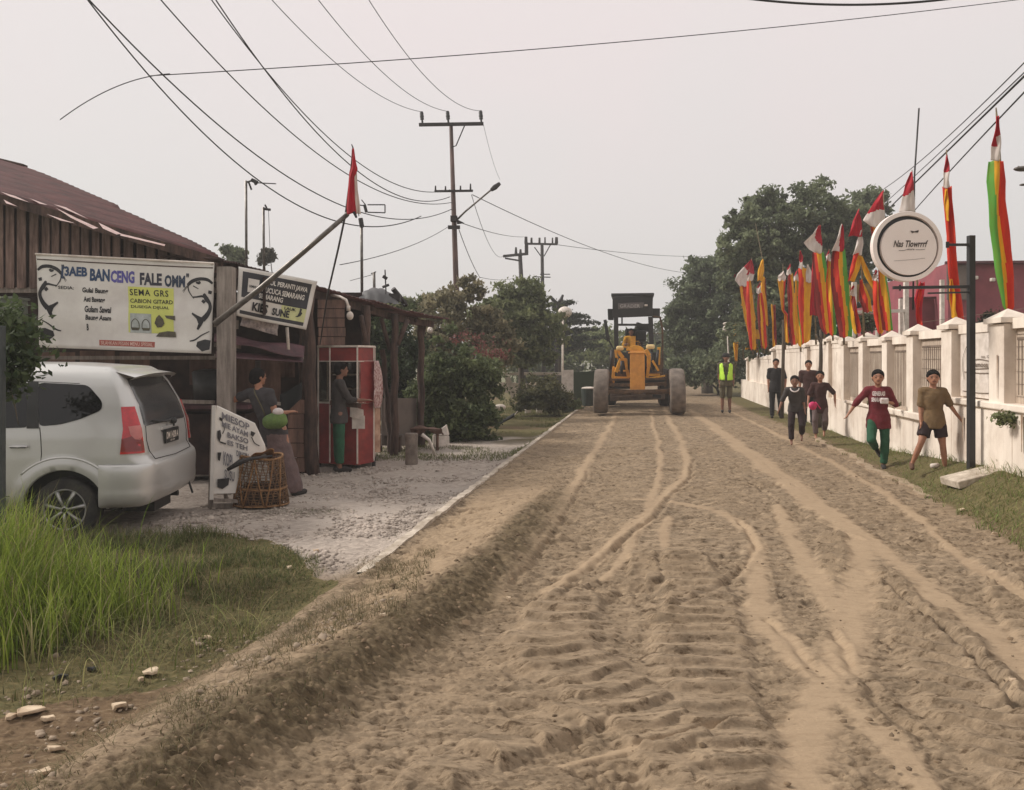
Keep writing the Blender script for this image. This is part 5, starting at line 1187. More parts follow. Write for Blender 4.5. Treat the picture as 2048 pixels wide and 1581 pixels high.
for i, (x, y) in enumerate(path):
    a = path[max(i-1, 0)]; c = path[min(i+1, len(path)-1)]; tx, ty = c[0]-a[0], c[1]-a[1]; l_ = math.hypot(tx, ty); nx, ny = ty/l_, -tx/l_
    if nx > 0 and abs(y) < .7: nx, ny = -nx, -ny
    if abs(y) >= .7: nx, ny = (-abs(nx), math.copysign(abs(ny), y))
    for (d, z) in prof:
        k = -d*.62 if i not in (0, len(path)-1) else -d*.1
        vs.append((x+nx*k, y+ny*k, z))
m_ = len(prof)
for i in range(len(path)-1):
    for j in range(m_-1): fs.append((i*m_+j, i*m_+j+1, (i+1)*m_+j+1, (i+1)*m_+j))
mb = MB(); mb.add(vs, fs); bo = mb.build('bumper', PAINT, car, smooth=True, local=True)
md = bo.modifiers.new('s', 'SUBSURF'); md.levels = 2; md.render_levels = 2
mb = MB(); mb.box((.82, 0, .38), (1.3, 1.2, .14)); mb.box((.745, 0, .52), (.95, 1.30, .5)); mb.box((3.4, 0, .52), (.95, 1.30, .5)); mb.box((2.1, 0, .32), (2.6, 1.4, .12)); mb.tube([(.05,-.35,.27),(.5,-.35,.27)], .03, 8); mb.box((.25,0,.26), (.3,.5,.16)); mb.tube([(.745,-.6,.3),(.745,.6,.3)], .06, 8); mb.build('underbody', SOOT, car, local=True)
mb = MB(); mb.tube([(-.03,-.42,.42),(-.07,-.46,.25)], .012, 6); mb.build('mud_flap', PLA, car, local=True)
def wheel(x, y, side):
    r_ = .305; wd = .20
    mb = MB(); prof = [(-.5,.66),(-.5,.86),(-.47,.95),(-.38,.99),(-.2,1.0),(0,1.0),(.2,1.0),(.38,.99),(.47,.95),(.5,.86),(.5,.66)]
    n = 48; vs = []; fs = []
    for (w_, rr) in prof:
        for k in range(n):
            a = 2*math.pi*k/n; rr2 = rr*r_-(.006 if (k % 2 and abs(w_) < .45 and rr > .98) else 0); vs.append((x+rr2*math.cos(a), y+w_*wd, .305+rr2*math.sin(a)))
    for i in range(len(prof)-1):
        for k in range(n): fs.append((i*n+k, i*n+(k+1) % n, (i+1)*n+(k+1) % n, (i+1)*n+k))
    mb.add(vs, fs); wo = mb.build('wheel', RUB, car, smooth=True, local=True)
    yo = y+side*.085; mb = MB()
    mb.tube([(x+.195*math.cos(a), yo, .305+.195*math.sin(a)) for a in np.linspace(0, 2*math.pi, 41)], .013, 8, cap=False)
    for k in range(7):
        a = 2*math.pi*k/7+.25; c_, s_ = math.cos(a), math.sin(a)
        mb.tube([(x+.03*c_, yo+side*.002, .305+.03*s_), (x+.10*c_, yo+side*.008, .305+.10*s_), (x+.19*c_, yo, .305+.19*s_)], [(.013,.016),(.014,.016),(.024,.012)], 8, ref=(-s_, 0, c_))
    mb.tube([(x, yo-side*.02, .305), (x, yo+side*.016, .305)], .035, 14)
    mb.build('rim', ALLOY, wo, smooth=True, local=True)
    mb = MB(); mb.tube([(x, yo-side*.05, .305), (x, yo-side*.045, .305)], .20, 24); mb.tube([(x, yo+side*.012, .305), (x, yo+side*.019, .305)], .022, 12); mb.build('hub', SOOT, wo, local=True)
for x in (.745, 3.40):
    for side in (1, -1): wheel(x, side*.70, side)
# ================================================================ GRADER (faces the camera)
YEL_P = mat('grader_yellow', S(236,172,52), S(214,148,42), rough=.5, scale=5, dirt=S(120,88,48), damt=.6, dscale=4)
YEL_O = mat('grader_ochre', S(222,156,70), S(206,138,58), rough=.55, scale=2, dirt=S(150,100,50), damt=.5, dscale=3)
TYRE = mat('dusty_tyre', S(128,116,106), S(98,88,80), rough=.95, scale=6, bump=.4, bscale=30)
TYRED = mat('dark_tyre', S(58,48,42), S(40,34,30), rough=.95, scale=6)
FRM = mat('dusty_frame', S(112,84,58), S(70,54,42), rough=.8, scale=8, dirt=S(48,38,32), damt=.6); GBLK = mat('cab_black', (.012,.012,.013), (.02,.019,.018), rough=.6)
gp0 = P(1277, 830, 23.0); GX, GY, GZ = gp0.x, 23.0, float(hz(gp0.x, 23.0))
GRZ = -math.atan2(.15, 1)
gr = empty('road_grader', (GX, GY, GZ), 'yellow road grader with a black cab coming down the dirt road', 'grader', rz=GRZ)
OFF[gr] = Vector((0, 0, 0))
def gw(px, py, dy=0.0):  # grader local coordinates of a photograph point at depth offset dy
    p = P(px, py, GY+dy); return Matrix.Rotation(-GRZ, 3, 'Z') @ Vector((p.x-GX, dy, p.z-GZ))
def gwheel(x, y, r, wd, m, name, lean=0, ribs=False, parent=gr):
    prof = [(-.5,.55),(-.5,.80),(-.49,.90),(-.44,.965),(-.34,.992),(-.2,1.0),(0,1.003),(.2,1.0),(.34,.992),(.44,.965),(.49,.90),(.5,.80),(.5,.55)]
    n = 56; vs = []; fs = []; mb = MB()
    for (w_, rr) in prof:
        for k in range(n):
            a = 2*math.pi*k/n; q = rr*r-(.014 if (k % 2 and rr > .96) else 0)
            xx = w_*wd+lean*(q*math.sin(a)); vs.append((x+xx, y+q*math.cos(a), r+q*math.sin(a)))
    for i in range(len(prof)-1):
        for k in range(n): fs.append((i*n+k, i*n+(k+1) % n, (i+1)*n+(k+1) % n, (i+1)*n+k))
    mb.add(vs, fs); wo = mb.build(name, m, parent, smooth=True, local=True)
    mb = MB(); mb.tube([(x-wd*.38, y, r), (x-wd*.30, y, r)], r*.56, 24); mb.tube([(x+wd*.30, y, r), (x+wd*.38, y, r)], r*.56, 24); mb.tube([(x-wd*.48, y, r), (x+wd*.48, y, r)], r*.16, 14)
    mb.build('rim', YEL_P, wo, smooth=False, local=True)
gwheel(-1.065, .1, .645, .42, TYRE, 'front_wheel', .03); gwheel(1.09, .1, .655, .43, TYRE, 'front_wheel', -.03)
for s_ in (-1, 1):
    for dy in (4.2, 5.6): gwheel(s_*.92, dy, .62, .38, TYRED, 'rear_wheel')
def B(name, m, parts, bevel=.008, parent=gr, smooth=False):
    if name in ('circle_frame', 'machine_clutter', 'lift_arm', 'hydraulic_cylinder') and len(parts) > 1:
        for p in parts: B(name, m, [p], bevel, parent, smooth)
        return
    mb = MB()
    for p in parts:
        if p[0] == 'b': mb.box(p[1], p[2])
        elif p[0] == 'm': mb.beam(p[1], p[2], p[3], p[4] if len(p) > 4 else None)
        elif p[0] == 't': mb.tube(p[1], p[2], 12)
        elif p[0] == 'p': mb.prism(p[1], (0,0,0), (0, p[2], 0))
    return mb.build(name, m, parent, smooth=smooth, bevel=0 if smooth else bevel, local=True)
# nose block
a, c = gw(1258,700), gw(1289,785)
B('nose_block', YEL_O, [('p', [gw(1260,702), gw(1289,702), gw(1290,783), gw(1260,784)], .5), ('b', (gw(1274,706).x, -.02, gw(0,706).z), (.50,.06,.05))], .02)
mb = MB(); cx = gw(1271,700).x; zc = gw(0,702).z; mb.prism([Vector((cx+.25*math.cos(t), .05, zc+.16*math.sin(t))) for t in np.linspace(0, math.pi, 14)], (0,0,0), (0,.6,0)); mb.build('nose_cap', YEL_P, gr, bevel=.01, local=True)
B('front_axle', FRM, [('m', (-1.0,.15,.66), (-.2,.15,.62), .16, .14), ('m', (1.0,.15,.66), (.2,.15,.62), .16, .14), ('m', gw(1218,770,.1), gw(1260,771,.1), .07, .09), ('m', gw(1290,770,.1), gw(1334,768,.1), .07, .09), ('m', gw(1216,760,.3), gw(1335,758,.3), .06, .06)])
B('front_bumper', FRM, [('m', gw(1216,784,-.05), gw(1333,782,-.05), .10, .09), ('b', gw(1274,786,-.05), (.34,.12,.06))])
B('blade', mat('blade_steel', S(110,92,78), S(70,58,50), rough=.7, scale=6), [('p', [gw(1220,786,2.2), gw(1330,780,2.2), gw(1330,799,2.2), gw(1220,803,2.2)], .08), ('m', gw(1222,796,2.1), gw(1300,790,2.1), .05, .05)])
B('circle_frame', GBLK, [('m', gw(1226,765,1.6), gw(1262,765,1.6), .1, .14), ('m', gw(1290,762,1.6), gw(1330,760,1.6), .1, .12), ('b', gw(1244,775,1.5), (.5,.6,.08)), ('m', gw(1305,792,1), gw(1322,794,1), .1, .1)])
B('lift_arm', YEL_P, [('m', gw(1232,745,.9), gw(1242,718,.9), .09, .10), ('m', gw(1242,718,.9), gw(1252,720,.9), .09, .09), ('m', gw(1251,718,.9), gw(1257,756,.9), .10, .10), ('m', gw(1230,755,.9), gw(1258,756,.9), .08, .06),
   ('m', gw(1228,735,1), gw(1226,760,1), .10, .08), ('m', gw(1234,700,.9), gw(1246,716,.9), .10, .10), ('m', gw(1231,700,.9), gw(1233,716,.9), .07, .07)])
B('lift_arm', YEL_P, [('m', gw(1291,700,.7), gw(1298,712,.7), .13, .12), ('m', gw(1298,712,.7), gw(1297,735,.7), .11, .1), ('m', gw(1297,735,.7), gw(1294,756,.7), .09, .09), ('m', gw(1305,722,.9), gw(1317,742,.9), .06, .06), ('m', gw(1318,695,1.2), gw(1317,730,1.2), .09, .1), ('m', gw(1294,758,.8), gw(1330,752,.8), .05, .05)])
B('hydraulic_cylinder', GBLK, [('t', [gw(1244,722,.7), gw(1243,748,.7)], .045), ('t', [gw(1292,730,.9), gw(1293,755,.9)], .05), ('t', [gw(1302,705,1.2), gw(1308,740,1.2)], .04), ('t', [gw(1224,700,1.4), gw(1222,740,1.4)], .05), ('t', [gw(1256,706,.8), gw(1258,740,.8)], .03), ('t', [gw(1316,700,1.1), gw(1313,735,1.1)], .04)], smooth=True)
B('rail_box', YEL_P, [('b', gw(1243,757,1.1), (.40,.5,.05)), ('b', gw(1243,742,1.1), (.42,.3,.04)), ('b', gw(1227,750,1.2), (.06,.3,.5)), ('b', gw(1306,750,1.6), (.4,.5,.08))])
B('machine_clutter', FRM, [('b', gw(1244,750,1.6), (.3,.3,.2)), ('b', gw(1308,750,1.6), (.45,.5,.16)), ('m', gw(1300,735,1.5), gw(1318,752,1.5), .08, .07), ('b', gw(1312,762,1.8), (.5,.4,.2)), ('b', gw(1224,725,2.2), (.14,.4,.5)), ('b', gw(1318,735,2.2), (.15,.4,.6)), ('m', gw(1218,745,.5), gw(1226,775,.5), .06, .06), ('m', gw(1333,748,.4), gw(1330,775,.4), .06, .06)])
B('engine_hood', GBLK, [('b', (0, 5.2, 1.35), (1.0, 2.6, .8)), ('b', (0,3.4,.95), (.9,2.2,.3)), ('b', (0,3.0,1.55), (1.25,.1,.5))], .03)
B('main_frame', YEL_P, [('b', (-.02, 2.2, 1.45), (.28, 3.4, .24)), ('b', (0,3.3,1.62), (1.35,.12,.10))])
mb = MB()
for (px, py, w_, h_) in ((1240,697,.22,.14),(1301,694,.26,.14)): mb.box(gw(px,py,.85), (w_,.14,h_))
mb.build('work_lamp', mat('cream_lamp', S(232,212,160), S(210,180,120), rough=.35), gr, bevel=.05, local=True)
D = 2.6   # cab depth
def cw(px, py, d=0.0): return gw(px, py, D+d)
B('cab_roof', GBLK, [('p', [cw(1225,594), cw(1306,591), cw(1305,633), cw(1225,636)], .10), ('b', cw(1265,594,.9), (1.36,1.8,.10)), ('p', [cw(1215,618,.3), cw(1227,618,.3), cw(1227,640,.3), cw(1216,640,.3)], .3), ('p', [cw(1304,617,.3), cw(1320,617,.3), cw(1320,636,.3), cw(1304,636,.3)], .3)], .02)
B('roof_grille', mat('grille_grey', S(116,110,108), S(70,66,66), rough=.7, scale=40), [('p', [cw(1236,607,-.02), cw(1288,605,-.02), cw(1286,616,-.02), cw(1236,619,-.02)], .02)], .004)
mb = MB(); gf = lambda u, v, off: cw(1238+44*u, 608+9*v, -.03-off); text_on(mb, gf, "GRADER", .04, .1, .96, .9, .004, bold=.02); mb.build('roof_lettering', mat('grader_letter', S(170,166,162), rough=.6), gr, local=True)
B('roof_lamp', WHITE, [('b', cw(1292,611,-.03), (.10,.04,.06))], .01)
for q in (('m', cw(1232,634,.05), cw(1233,700,.05), .14, .12), ('m', cw(1301,634,.05), cw(1303,692,.05), .15, .12), ('m', cw(1230,634,1.5), cw(1232,735,1.5), .08, .08), ('m', cw(1303,634,1.5), cw(1304,735,1.5), .08, .08)): B('cab_post', GBLK, [q])
B('cab_bar', GBLK, [('m', cw(1244,634,.1), cw(1244,650,.1), .05, .05), ('m', cw(1232,650,.1), cw(1302,650,.1), .07, .07), ('m', cw(1272,650,1.2), cw(1300,660,1.2), .3, .18)])
B('side_guard', FRM, [('m', cw(1320,634,.2), cw(1325,660,.2), .06, .06), ('m', cw(1325,660,.2), cw(1325,750,.2), .06, .06), ('m', cw(1305,633,.2), cw(1321,635,.2), .05, .05), ('m', cw(1305,668,.2), cw(1325,668,.2), .02, .02), ('m', cw(1226,700,.2), cw(1227,760,.2), .07, .07)])
B('mirror', GBLK, [('m', cw(1210,640,-.3), cw(1217,683,-.3), .10, .04), ('m', cw(1217,680,-.2), cw(1228,700,-.1), .04, .04), ('m', cw(1313,688,-.2), cw(1321,684,-.2), .12, .08)])
B('seat', GBLK, [('b', cw(1268,680,1.3), (.6,.2,.75)), ('b', (cw(1266,0,0).x, D+1.0, 1.75), (.55,.5,.12)), ('b', cw(1282,672,.9), (.35,.3,.35))], .05)
B('console', YEL_P, [('b', cw(1266,692,.3), (.16,.12,.6)), ('m', cw(1245,693,.3), cw(1262,697,.3), .06, .06)])
B('steering_wheel', GBLK, [('t', [cw(1284+14*math.cos(a), 688+4*math.sin(a), .35) for a in np.linspace(0, 2*math.pi, 17)], .018), ('m', cw(1276,688,.35), cw(1292,688,.35), .03, .03)], smooth=True)
del OFF[gr]; OFF[gr] = Vector((0,0,0))
# ================================================================ WALL, FLAGS, SIGN (right)
PLAST = mat('whitewashed_plaster', S(234,222,208), S(214,200,186), rough=.92, scale=2.2, bump=.25, bscale=14, dirt=S(158,136,116), damt=.55, dscale=1.3, stretch=(1.5, 1.5, .35))
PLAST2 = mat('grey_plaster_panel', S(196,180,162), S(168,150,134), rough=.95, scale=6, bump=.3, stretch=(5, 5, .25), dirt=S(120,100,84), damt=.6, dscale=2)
GROOVE = mat('dark_groove', S(122,106,92), S(96,82,72), rough=1)
wl = empty('boundary_wall', (5.7, 9.3, 0), 'long stained white compound wall with capped pillars along the right of the road', 'wall')
WD = Vector((.166, 1, 0)).normalized(); WN = Vector((-1, .166, 0)).normalized()     # along the wall, out of it towards the road
def wp(Y, out=0.0, z=0.0): return Vector((4.18+.166*Y, Y, z))+WN*out
posts = [(6.2,2.2,.38),(7.7,2.2,.38),(9.26,621,.40),(10.8,637,.36),(12.3,651,.30),(13.6,664,.28),(15.1,667,.28),(16.5,674,.22),(17.9,670,.30),(20.3,683,.42),(25.6,693,.42),(32.0,713,.36)]
def ztop(Y, t): return t if t < 10 else CH-(t-HOR)/FPX*Y
def wbox(mb, Ya, Yb, o0, o1, z0, z1):
    q = [wp(Ya, o0, z0), wp(Yb, o0, z0), wp(Yb, o1, z0), wp(Ya, o1, z0)]; mb.prism(q, (0,0,0), (0,0,z1-z0))
# plinth
mb = MB(); n = 60
for i in range(n):
    Ya = 5+29*i/n; Yb = 5+29*(i+1)/n; zb = float(hz(4.18+.166*Ya, Ya)); hgt = .78+.0*i
    wbox(mb, Ya, Yb, -.16, .10+.004*math.sin(i*1.7), -.3, max(.75, .75+.35*(zb > .2)))
mb.build('plinth', PLAST, wl)
mb = MB(); wbox(mb, 10.9, 13.45, .09, .17, .70, .80); wbox(mb, 8.0, 10.7, .09, .14, 1.02, 1.10); wbox(mb, 13.7, 16.2, .09, .14, .72, .78); wbox(mb, 6, 7.9, .09, .14, 1.02, 1.10)
mb.build('ledge', PLAST, wl, bevel=.015)
mb = MB(); mbp = MB(); mbg = MB(); mbc = MB()
for i in range(len(posts)-1):
    Ya, ta, wa = posts[i]; Yb, tb_, wb_ = posts[i+1]; za, zb = ztop(Ya, ta), ztop(Yb, tb_); zt = min(za, zb)-.10
    y0, y1 = Ya+wa/2, Yb-wb_/2
    recess = Ya < 16
    zlo = 1.08 if Ya < 10.9 else .72
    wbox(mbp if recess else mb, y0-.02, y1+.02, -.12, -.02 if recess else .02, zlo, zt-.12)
    wbox(mb, y0-.02, y1+.02, -.13, .03, zt-.12, zt)                  # coping band
    if recess:
        k = int((y1-y0)/.075)
        for q in range(1, k):
            yy = y0+(y1-y0)*q/k; wbox(mbg, yy-.006, yy+.006, -.03, -.014, zlo+.12, zt-.22)
        wbox(mbg, y0+.05, y1-.05, -.03, -.010, zt-.25, zt-.22)
        for q in range(0, 8 if Ya < 12 else 0): wbox(mbg, y0+.02, y1-.02, -.03, -.012, zlo+.1+q*.14, zlo+.103+q*.14)
    else:
        # scalloped coping
        m_ = 8
        for q in range(m_):
            a0 = y0+(y1-y0)*q/m_; a1 = y0+(y1-y0)*(q+1)/m_; hh = .12*abs(math.cos(math.pi*(q+.5)/m_))
            wbox(mbc, a0, a1+.002, -.14, .05, zt-.02, zt+.03+hh*.8)
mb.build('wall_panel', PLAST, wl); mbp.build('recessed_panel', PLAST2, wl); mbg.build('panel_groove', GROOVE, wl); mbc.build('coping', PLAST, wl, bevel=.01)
for (Y, t, w_) in posts:
    z1 = ztop(Y, t); mb = MB()
    wbox(mb, Y-w_/2, Y+w_/2, -.18, .105, -.2, z1-.16); po = mb.build('pillar', PLAST, wl, bevel=.006)
    mb = MB(); wbox(mb, Y-w_/2-.035, Y+w_/2+.035, -.22, .15, z1-.15, z1-.09)
    c = wp(Y, -.02, z1+.02); q = [wp(Y-w_/2-.02, -.20, z1-.09), wp(Y+w_/2+.02, -.20, z1-.09), wp(Y+w_/2+.02, .135, z1-.09), wp(Y-w_/2-.02, .135, z1-.09)]
    if Y < 20 or 1: mb.add(q+[c], [(0,1,4),(1,2,4),(2,3,4),(3,0,4),(3,2,1,0)])
    mb.build('pillar_cap', PLAST, po)
# white sheet panel with scribbles
mb = MB(); wbox(mb, 9.50, 10.55, -.02, .015, 1.12, 1.95); mb.build('sheet_panel', WHITE, wl)
mb = MB()
sf = lambda u, v, off: wp(10.5-.95*u, .02+off, 1.9-.75*v)
for q in ([(.1,.75),(.05,.4),(.25,.1)],[(.35,.42),(.6,.40),(.9,.43)],[(.3,.55),(.5,.56),(.95,.54)],[(.05,.95),(.6,.96),(.98,.94)],[(.1,.62),(.6,.63),(.95,.62)]): stroke(mb, sf, q, .007)
text_on(mb, sf, "wamoos", .35, .47, .85, .53, .004, bold=.02); text_on(mb, sf, "no 12", .65, .33, .92, .38, .004, bold=.01)
mb.build('scribble', GROOVE, wl)
mb = MB()
for (Y, z, w_, h_) in ((10.2,.72,.05,.30),(10.35,.55,.03,.18),(12.9,.6,.04,.25),(8.6,.8,.05,.4),(14.6,.5,.04,.2),(16.9,1.6,.03,.3),(9.2,1.4,.03,.5)):
    mb.add([wp(Y-w_/2, .1355 if False else .118, z+h_/2), wp(Y+w_/2, .118, z+h_/2), wp(Y+w_*.2, .118, z-h_/2), wp(Y-w_*.1, .118, z-h_/2)], [(0,1,2,3)])
mb.build('damp_stain', mat('damp_stain', S(120,96,78), S(170,146,124), rough=1, scale=12), wl)
# pink building behind
PINK = mat('pink_wall', S(150,82,88), S(132,70,78), rough=.85, scale=1.4, bump=.05, dirt=S(108,62,66), damt=.5)
pb = empty('pink_building', (12.5, 21, 0), 'plain dusty pink building behind the white wall', 'building')
def pq(px, py, Y): return P(px, py, Y)
mb = MB(); mb.prism([pq(1896,527,21), pq(2130,525,20), pq(2130,760,20), pq(1896,760,21)], (0,0,0), (1,6,0)); mb.prism([pq(1805,600,22), pq(1896,597,22), pq(1896,760,22), pq(1805,760,22)], (0,0,0), (.5,5,0)); mb.build('wall', PINK, pb)
mb = MB(); mb.beam(pq(1890,526,20.95), pq(2130,524,19.95), .2, .06); mb.beam(pq(1800,598,21.9), pq(1897,595,21.9), .12, .06); mb.build('parapet', mat('pink_cap', S(104,66,68), S(80,52,54), rough=.9), pb)
mb = MB(); mb.prism([pq(1895,530,20.9), pq(1936,530,20.7), pq(1936,600,20.7), pq(1895,600,20.9)], (0,0,0), (0,.05,0)); mb.build('grey_panel', GREYB, pb)
mb = MB(); mb.box(pq(1951,556,20.6), (.11,.1,.09)); mb.box(pq(1985,560,20.5), (.11,.1,.09)); mb.build('wall_lamp', WHITE, pb, bevel=.02)
mb = MB(); mb.beam(pq(1802,598,21.7), pq(1802,760,21.7), .1, .1); mb.beam(pq(1884,560,20.6), pq(1884,700,20.6), .09, .09); mb.build('white_pole', WHITE, pb)
# pale structure between the flags (gate posts and round shrub)
gs_ = empty('gate_shelter', (9, 16.5, 0), 'pale little shelter with slim posts glimpsed between the flags behind the wall', 'shelter')
mb = MB()
for px in (1708, 1756, 1812): mb.beam(P(px, 565, 20), P(px, 740, 20), .10, .1)
mb.beam(P(1700,625,20), P(1815,622,20), .08, .08); mb.build('post', WHITE, gs_)
mb = MB(); mb.prism([P(1700,570,20.3), P(1752,566,20.3), P(1752,600,20.3), P(1700,606,20.3)], (0,0,0), (0,.05,0)); mb.build('ochre_board', mat('ochre', S(150,116,60), S(112,84,44), rough=.9), gs_)
tree('shrub', (8.9, 17.4, 0), [(1733,648,17.2,18,17)], 900, .07, ((.04,.05,.03),(.14,.15,.08)), 'small round clipped shrub peeping over the white wall between the flags', cat='bush', trunk_r=.02)
tree('shrub', (11.5, 16.5, 0), [(1995,640,15,36,14),(1970,652,15,26,10)], 1500, .07, ((.02,.02,.014),(.07,.06,.04)), 'dark straggly plant behind the wall beside the tallest flag', cat='plant', trunk_r=.02)

# ---------------------------------------------------------------- flags
BAM = mat('bamboo', S(128,112,80), S(88,72,52), rough=.7, scale=10)
def flag(label, Y, pole, top=None, tri=None, body=None, stripes=(3,2,5), extra=None, fold=.03, seed=1, group='celebration flags behind the white wall'):
    base = P(pole[0][0], pole[0][1], Y); r_ = empty('flag', tuple(base), label, 'flag', group)
    mb = MB(); mb.tube([P(x, y, Y) for x, y in pole], [.022]+[.016]*(len(pole)-2)+[.007] if len(pole) > 2 else [.02, .007], 8); mb.build('pole', BAM, r_, smooth=True)
    if body:
        body = [(y, (a+b)/2-(b-a)*.66, (a+b)/2+(b-a)*.66) if (b-a) < 30 else (y, a, b) for y, a, b in body]
        st = stripes
        cloth(r_, body, Y-.06, 'banner_cloth', FM, lambda u, v: st[min(len(st)-1, int((u+.06*math.sin(v*7+seed))*len(st)))] if u > 0 else st[0], r_, fold=fold, nf=1.3, seed=seed, ny=60, nx=18)
    if tri:
        for rows, fn in tri: cloth(r_, rows, Y-.1, 'pennant', FM, fn, r_, fold=fold*.8, nf=1.1, seed=seed+3, ny=30, nx=16)
    return r_
RW = lambda k, sl=0.0: (lambda u, v: 0 if v+sl*u < k else 1)
flag('tallest flag, at the right edge, striped green, yellow and red under a white band', 9.45, [(2018,640),(2021,560),(2008,430),(2000,330),(1995,250),(1992,216)],
     body=[(321,1984,2004),(360,1980,2008),(400,1978,2011),(450,1980,2015),(500,1988,2018),(550,1996,2021),(590,2002,2024),(612,2005,2025),(622,2010,2022)], stripes=(4,3,2),
     tri=[([(234,1992,1995),(262,1988,1999),(294,1983,2002),(322,1982,2004)], lambda u, v: 0 if v < .42+.25*(1-u)*0+(.24 if u < .55 else 0) else 1)])
flag('narrow twisted red and yellow flag just right of the round sign', 10.95, [(1919,650),(1910,560),(1900,450),(1894,350),(1893,300)],
     body=[(372,1888,1901),(400,1889,1901),(430,1892,1903),(470,1896,1906),(500,1896,1908),(550,1897,1914),(600,1902,1921),(638,1907,1925)], stripes=(2,2,2),
     tri=[([(312,1892,1894),(330,1890,1898),(350,1888,1900),(376,1888,1901)], lambda u, v: 0 if v < .5 else 1), ([(560,1898,1904),(600,1900,1912),(637,1905,1916)], lambda u, v: 3), ([(380,1889,1894),(420,1891,1898),(442,1895,1899)], lambda u, v: 3)], seed=2)
flag('red and white flag above the round sign with a long red tail below it', 12.5, [(1839,668),(1834,560),(1829,430),(1824,340)],
     tri=[([(345,1821,1824),(370,1812,1829),(392,1806,1831),(410,1803,1830),(424,1799,1829)], RW(.62, .18))], body=[(565,1840,1846),(600,1829,1844),(630,1832,1843),(655,1838,1845)], stripes=(0,2,0), seed=3)
flag('wide red and white flag blown left of the round sign top', 13.8, [(1776,690),(1772,560),(1770,470),(1767,380)],
     tri=[([(383,1764,1767),(405,1748,1768),(425,1736,1769),(440,1726,1769),(452,1740,1768),(455,1748,1765)], RW(.60, .12))], body=[(452,1742,1752),(480,1744,1752),(500,1754,1768),(560,1758,1772),(610,1762,1780),(662,1768,1785)], stripes=(5,2,3,3,4), seed=4)
flag('small red pennant flag with crossing yellow and orange strips', 15.0, [(1728,680),(1726,600),(1722,500),(1717,417)],
     tri=[([(420,1716,1719),(440,1707,1722),(460,1700,1724),(473,1695,1723)], lambda u, v: 0), ([(462,1720,1724),(490,1712,1726),(510,1704,1722)], lambda u, v: 1), ([(508,1708,1724),(540,1700,1718),(563,1694,1708)], lambda u, v: 2 if u < .5 else 3), ([(515,1719,1728),(550,1730,1740),(594,1752,1761)], lambda u, v: 3)], body=[(560,1718,1724),(600,1722,1740),(625,1730,1742)], stripes=(5,2,3), seed=5)
flag('straight flag in rust, orange and green stripes, third tall one left of the round sign', 16.0, [(1688,690),(1687,600),(1686,500),(1683,446)],
     tri=[([(450,1682,1685),(468,1677,1687),(485,1670,1688),(503,1663,1687)], lambda u, v: 0 if u > .35+.3*v else 1)], body=[(498,1669,1688),(530,1666,1690),(570,1667,1694),(610,1672,1697),(650,1680,1700),(675,1683,1700)], stripes=(5,2,3,4), seed=6)
flag('large red and white pennant over a wide red, yellow and green striped flag', 18.0, [(1650,690),(1645,600),(1644,520),(1640,450)],
     tri=[([(452,1638,1640),(470,1624,1642),(487,1607,1644),(500,1618,1645),(507,1630,1645)], lambda u, v: 0 if v < .30+.75*(u-.35) else 1)], body=[(504,1628,1645),(540,1630,1652),(580,1634,1656),(620,1638,1662),(655,1644,1666),(668,1650,1664)], stripes=(5,2,3,3,4), seed=7)
flag('slim red and orange flag with a little white corner, left of the large pennant', 20.5, [(1612,700),(1608,620),(1603,540),(1600,500)],
     tri=[([(503,1599,1601),(515,1598,1606),(525,1599,1606),(538,1599,1608)], lambda u, v: 0 if v < .6 else 1), ([(530,1613,1616),(548,1612,1624),(565,1612,1627)], lambda u, v: 1)], body=[(536,1599,1612),(560,1601,1622),(600,1600,1622),(640,1602,1620),(688,1606,1618)], stripes=(2,3,3), seed=8)
flag('dark red cloth strip sagging between the striped flags', 19.2, [(1632,690),(1630,600),(1629,505)], body=[(505,1628,1636),(560,1624,1636),(600,1622,1640),(632,1622,1638)], stripes=(0,5), seed=9)
flag('small white, yellow and orange flag nearest the bare trunk post', 23.0, [(1571,700),(1569,620),(1566,560),(1566,528)],
     tri=[([(544,1564,1568),(552,1556,1573),(562,1557,1569)], lambda u, v: 1)], body=[(560,1557,1569),(590,1560,1568),(622,1563,1568),(630,1569,1575),(660,1569,1576),(686,1570,1579)], stripes=(3,3,2), seed=10)
flag('tattered yellow flag on a thin tilted rod among the far flags', 26.0, [(1537,705),(1532,620),(1527,530),(1511,447)],
     tri=[([(520,1523,1528),(540,1516,1528),(562,1514,1524)], lambda u, v: 3), ([(555,1524,1531),(580,1520,1529),(610,1526,1534),(650,1524,1536)], lambda u, v: 3)], body=[(558,1528,1531),(600,1530,1533),(652,1534,1538)], stripes=(3,5), seed=11)
flag('far left red and white pennant with a long yellow and orange tail', 28.0, [(1518,712),(1510,640),(1506,570),(1503,516)],
     tri=[([(520,1501,1504),(535,1486,1507),(548,1474,1509),(560,1469,1506),(573,1480,1492)], lambda u, v: 0 if v < .25+.6*u*.5 else 1)], body=[(565,1480,1494),(600,1486,1502),(640,1492,1510),(680,1502,1518)], stripes=(3,2,3), seed=12)
flag('second far red pennant peeking out left of its neighbour', 30.0, [(1487,720),(1482,640),(1479,540)],
     tri=[([(538,1478,1482),(550,1468,1486),(562,1466,1482)], lambda u, v: 0)], body=[(590,1482,1488),(640,1486,1494),(700,1492,1500)], stripes=(3,3), seed=13)
flag('yellow strip flag hanging just right of the hi-vis worker', 31.0, [(1472,735),(1471,690),(1470,610)], body=[(650,1468,1474),(690,1468,1475),(722,1470,1474)], stripes=(3,3), seed=14)
flag('green and yellow streamer hanging between the slim flags', 24.0, [(1588,702),(1587,640),(1588,580)], body=[(585,1584,1590),(640,1582,1589),(690,1584,1590)], stripes=(4,3), seed=15)
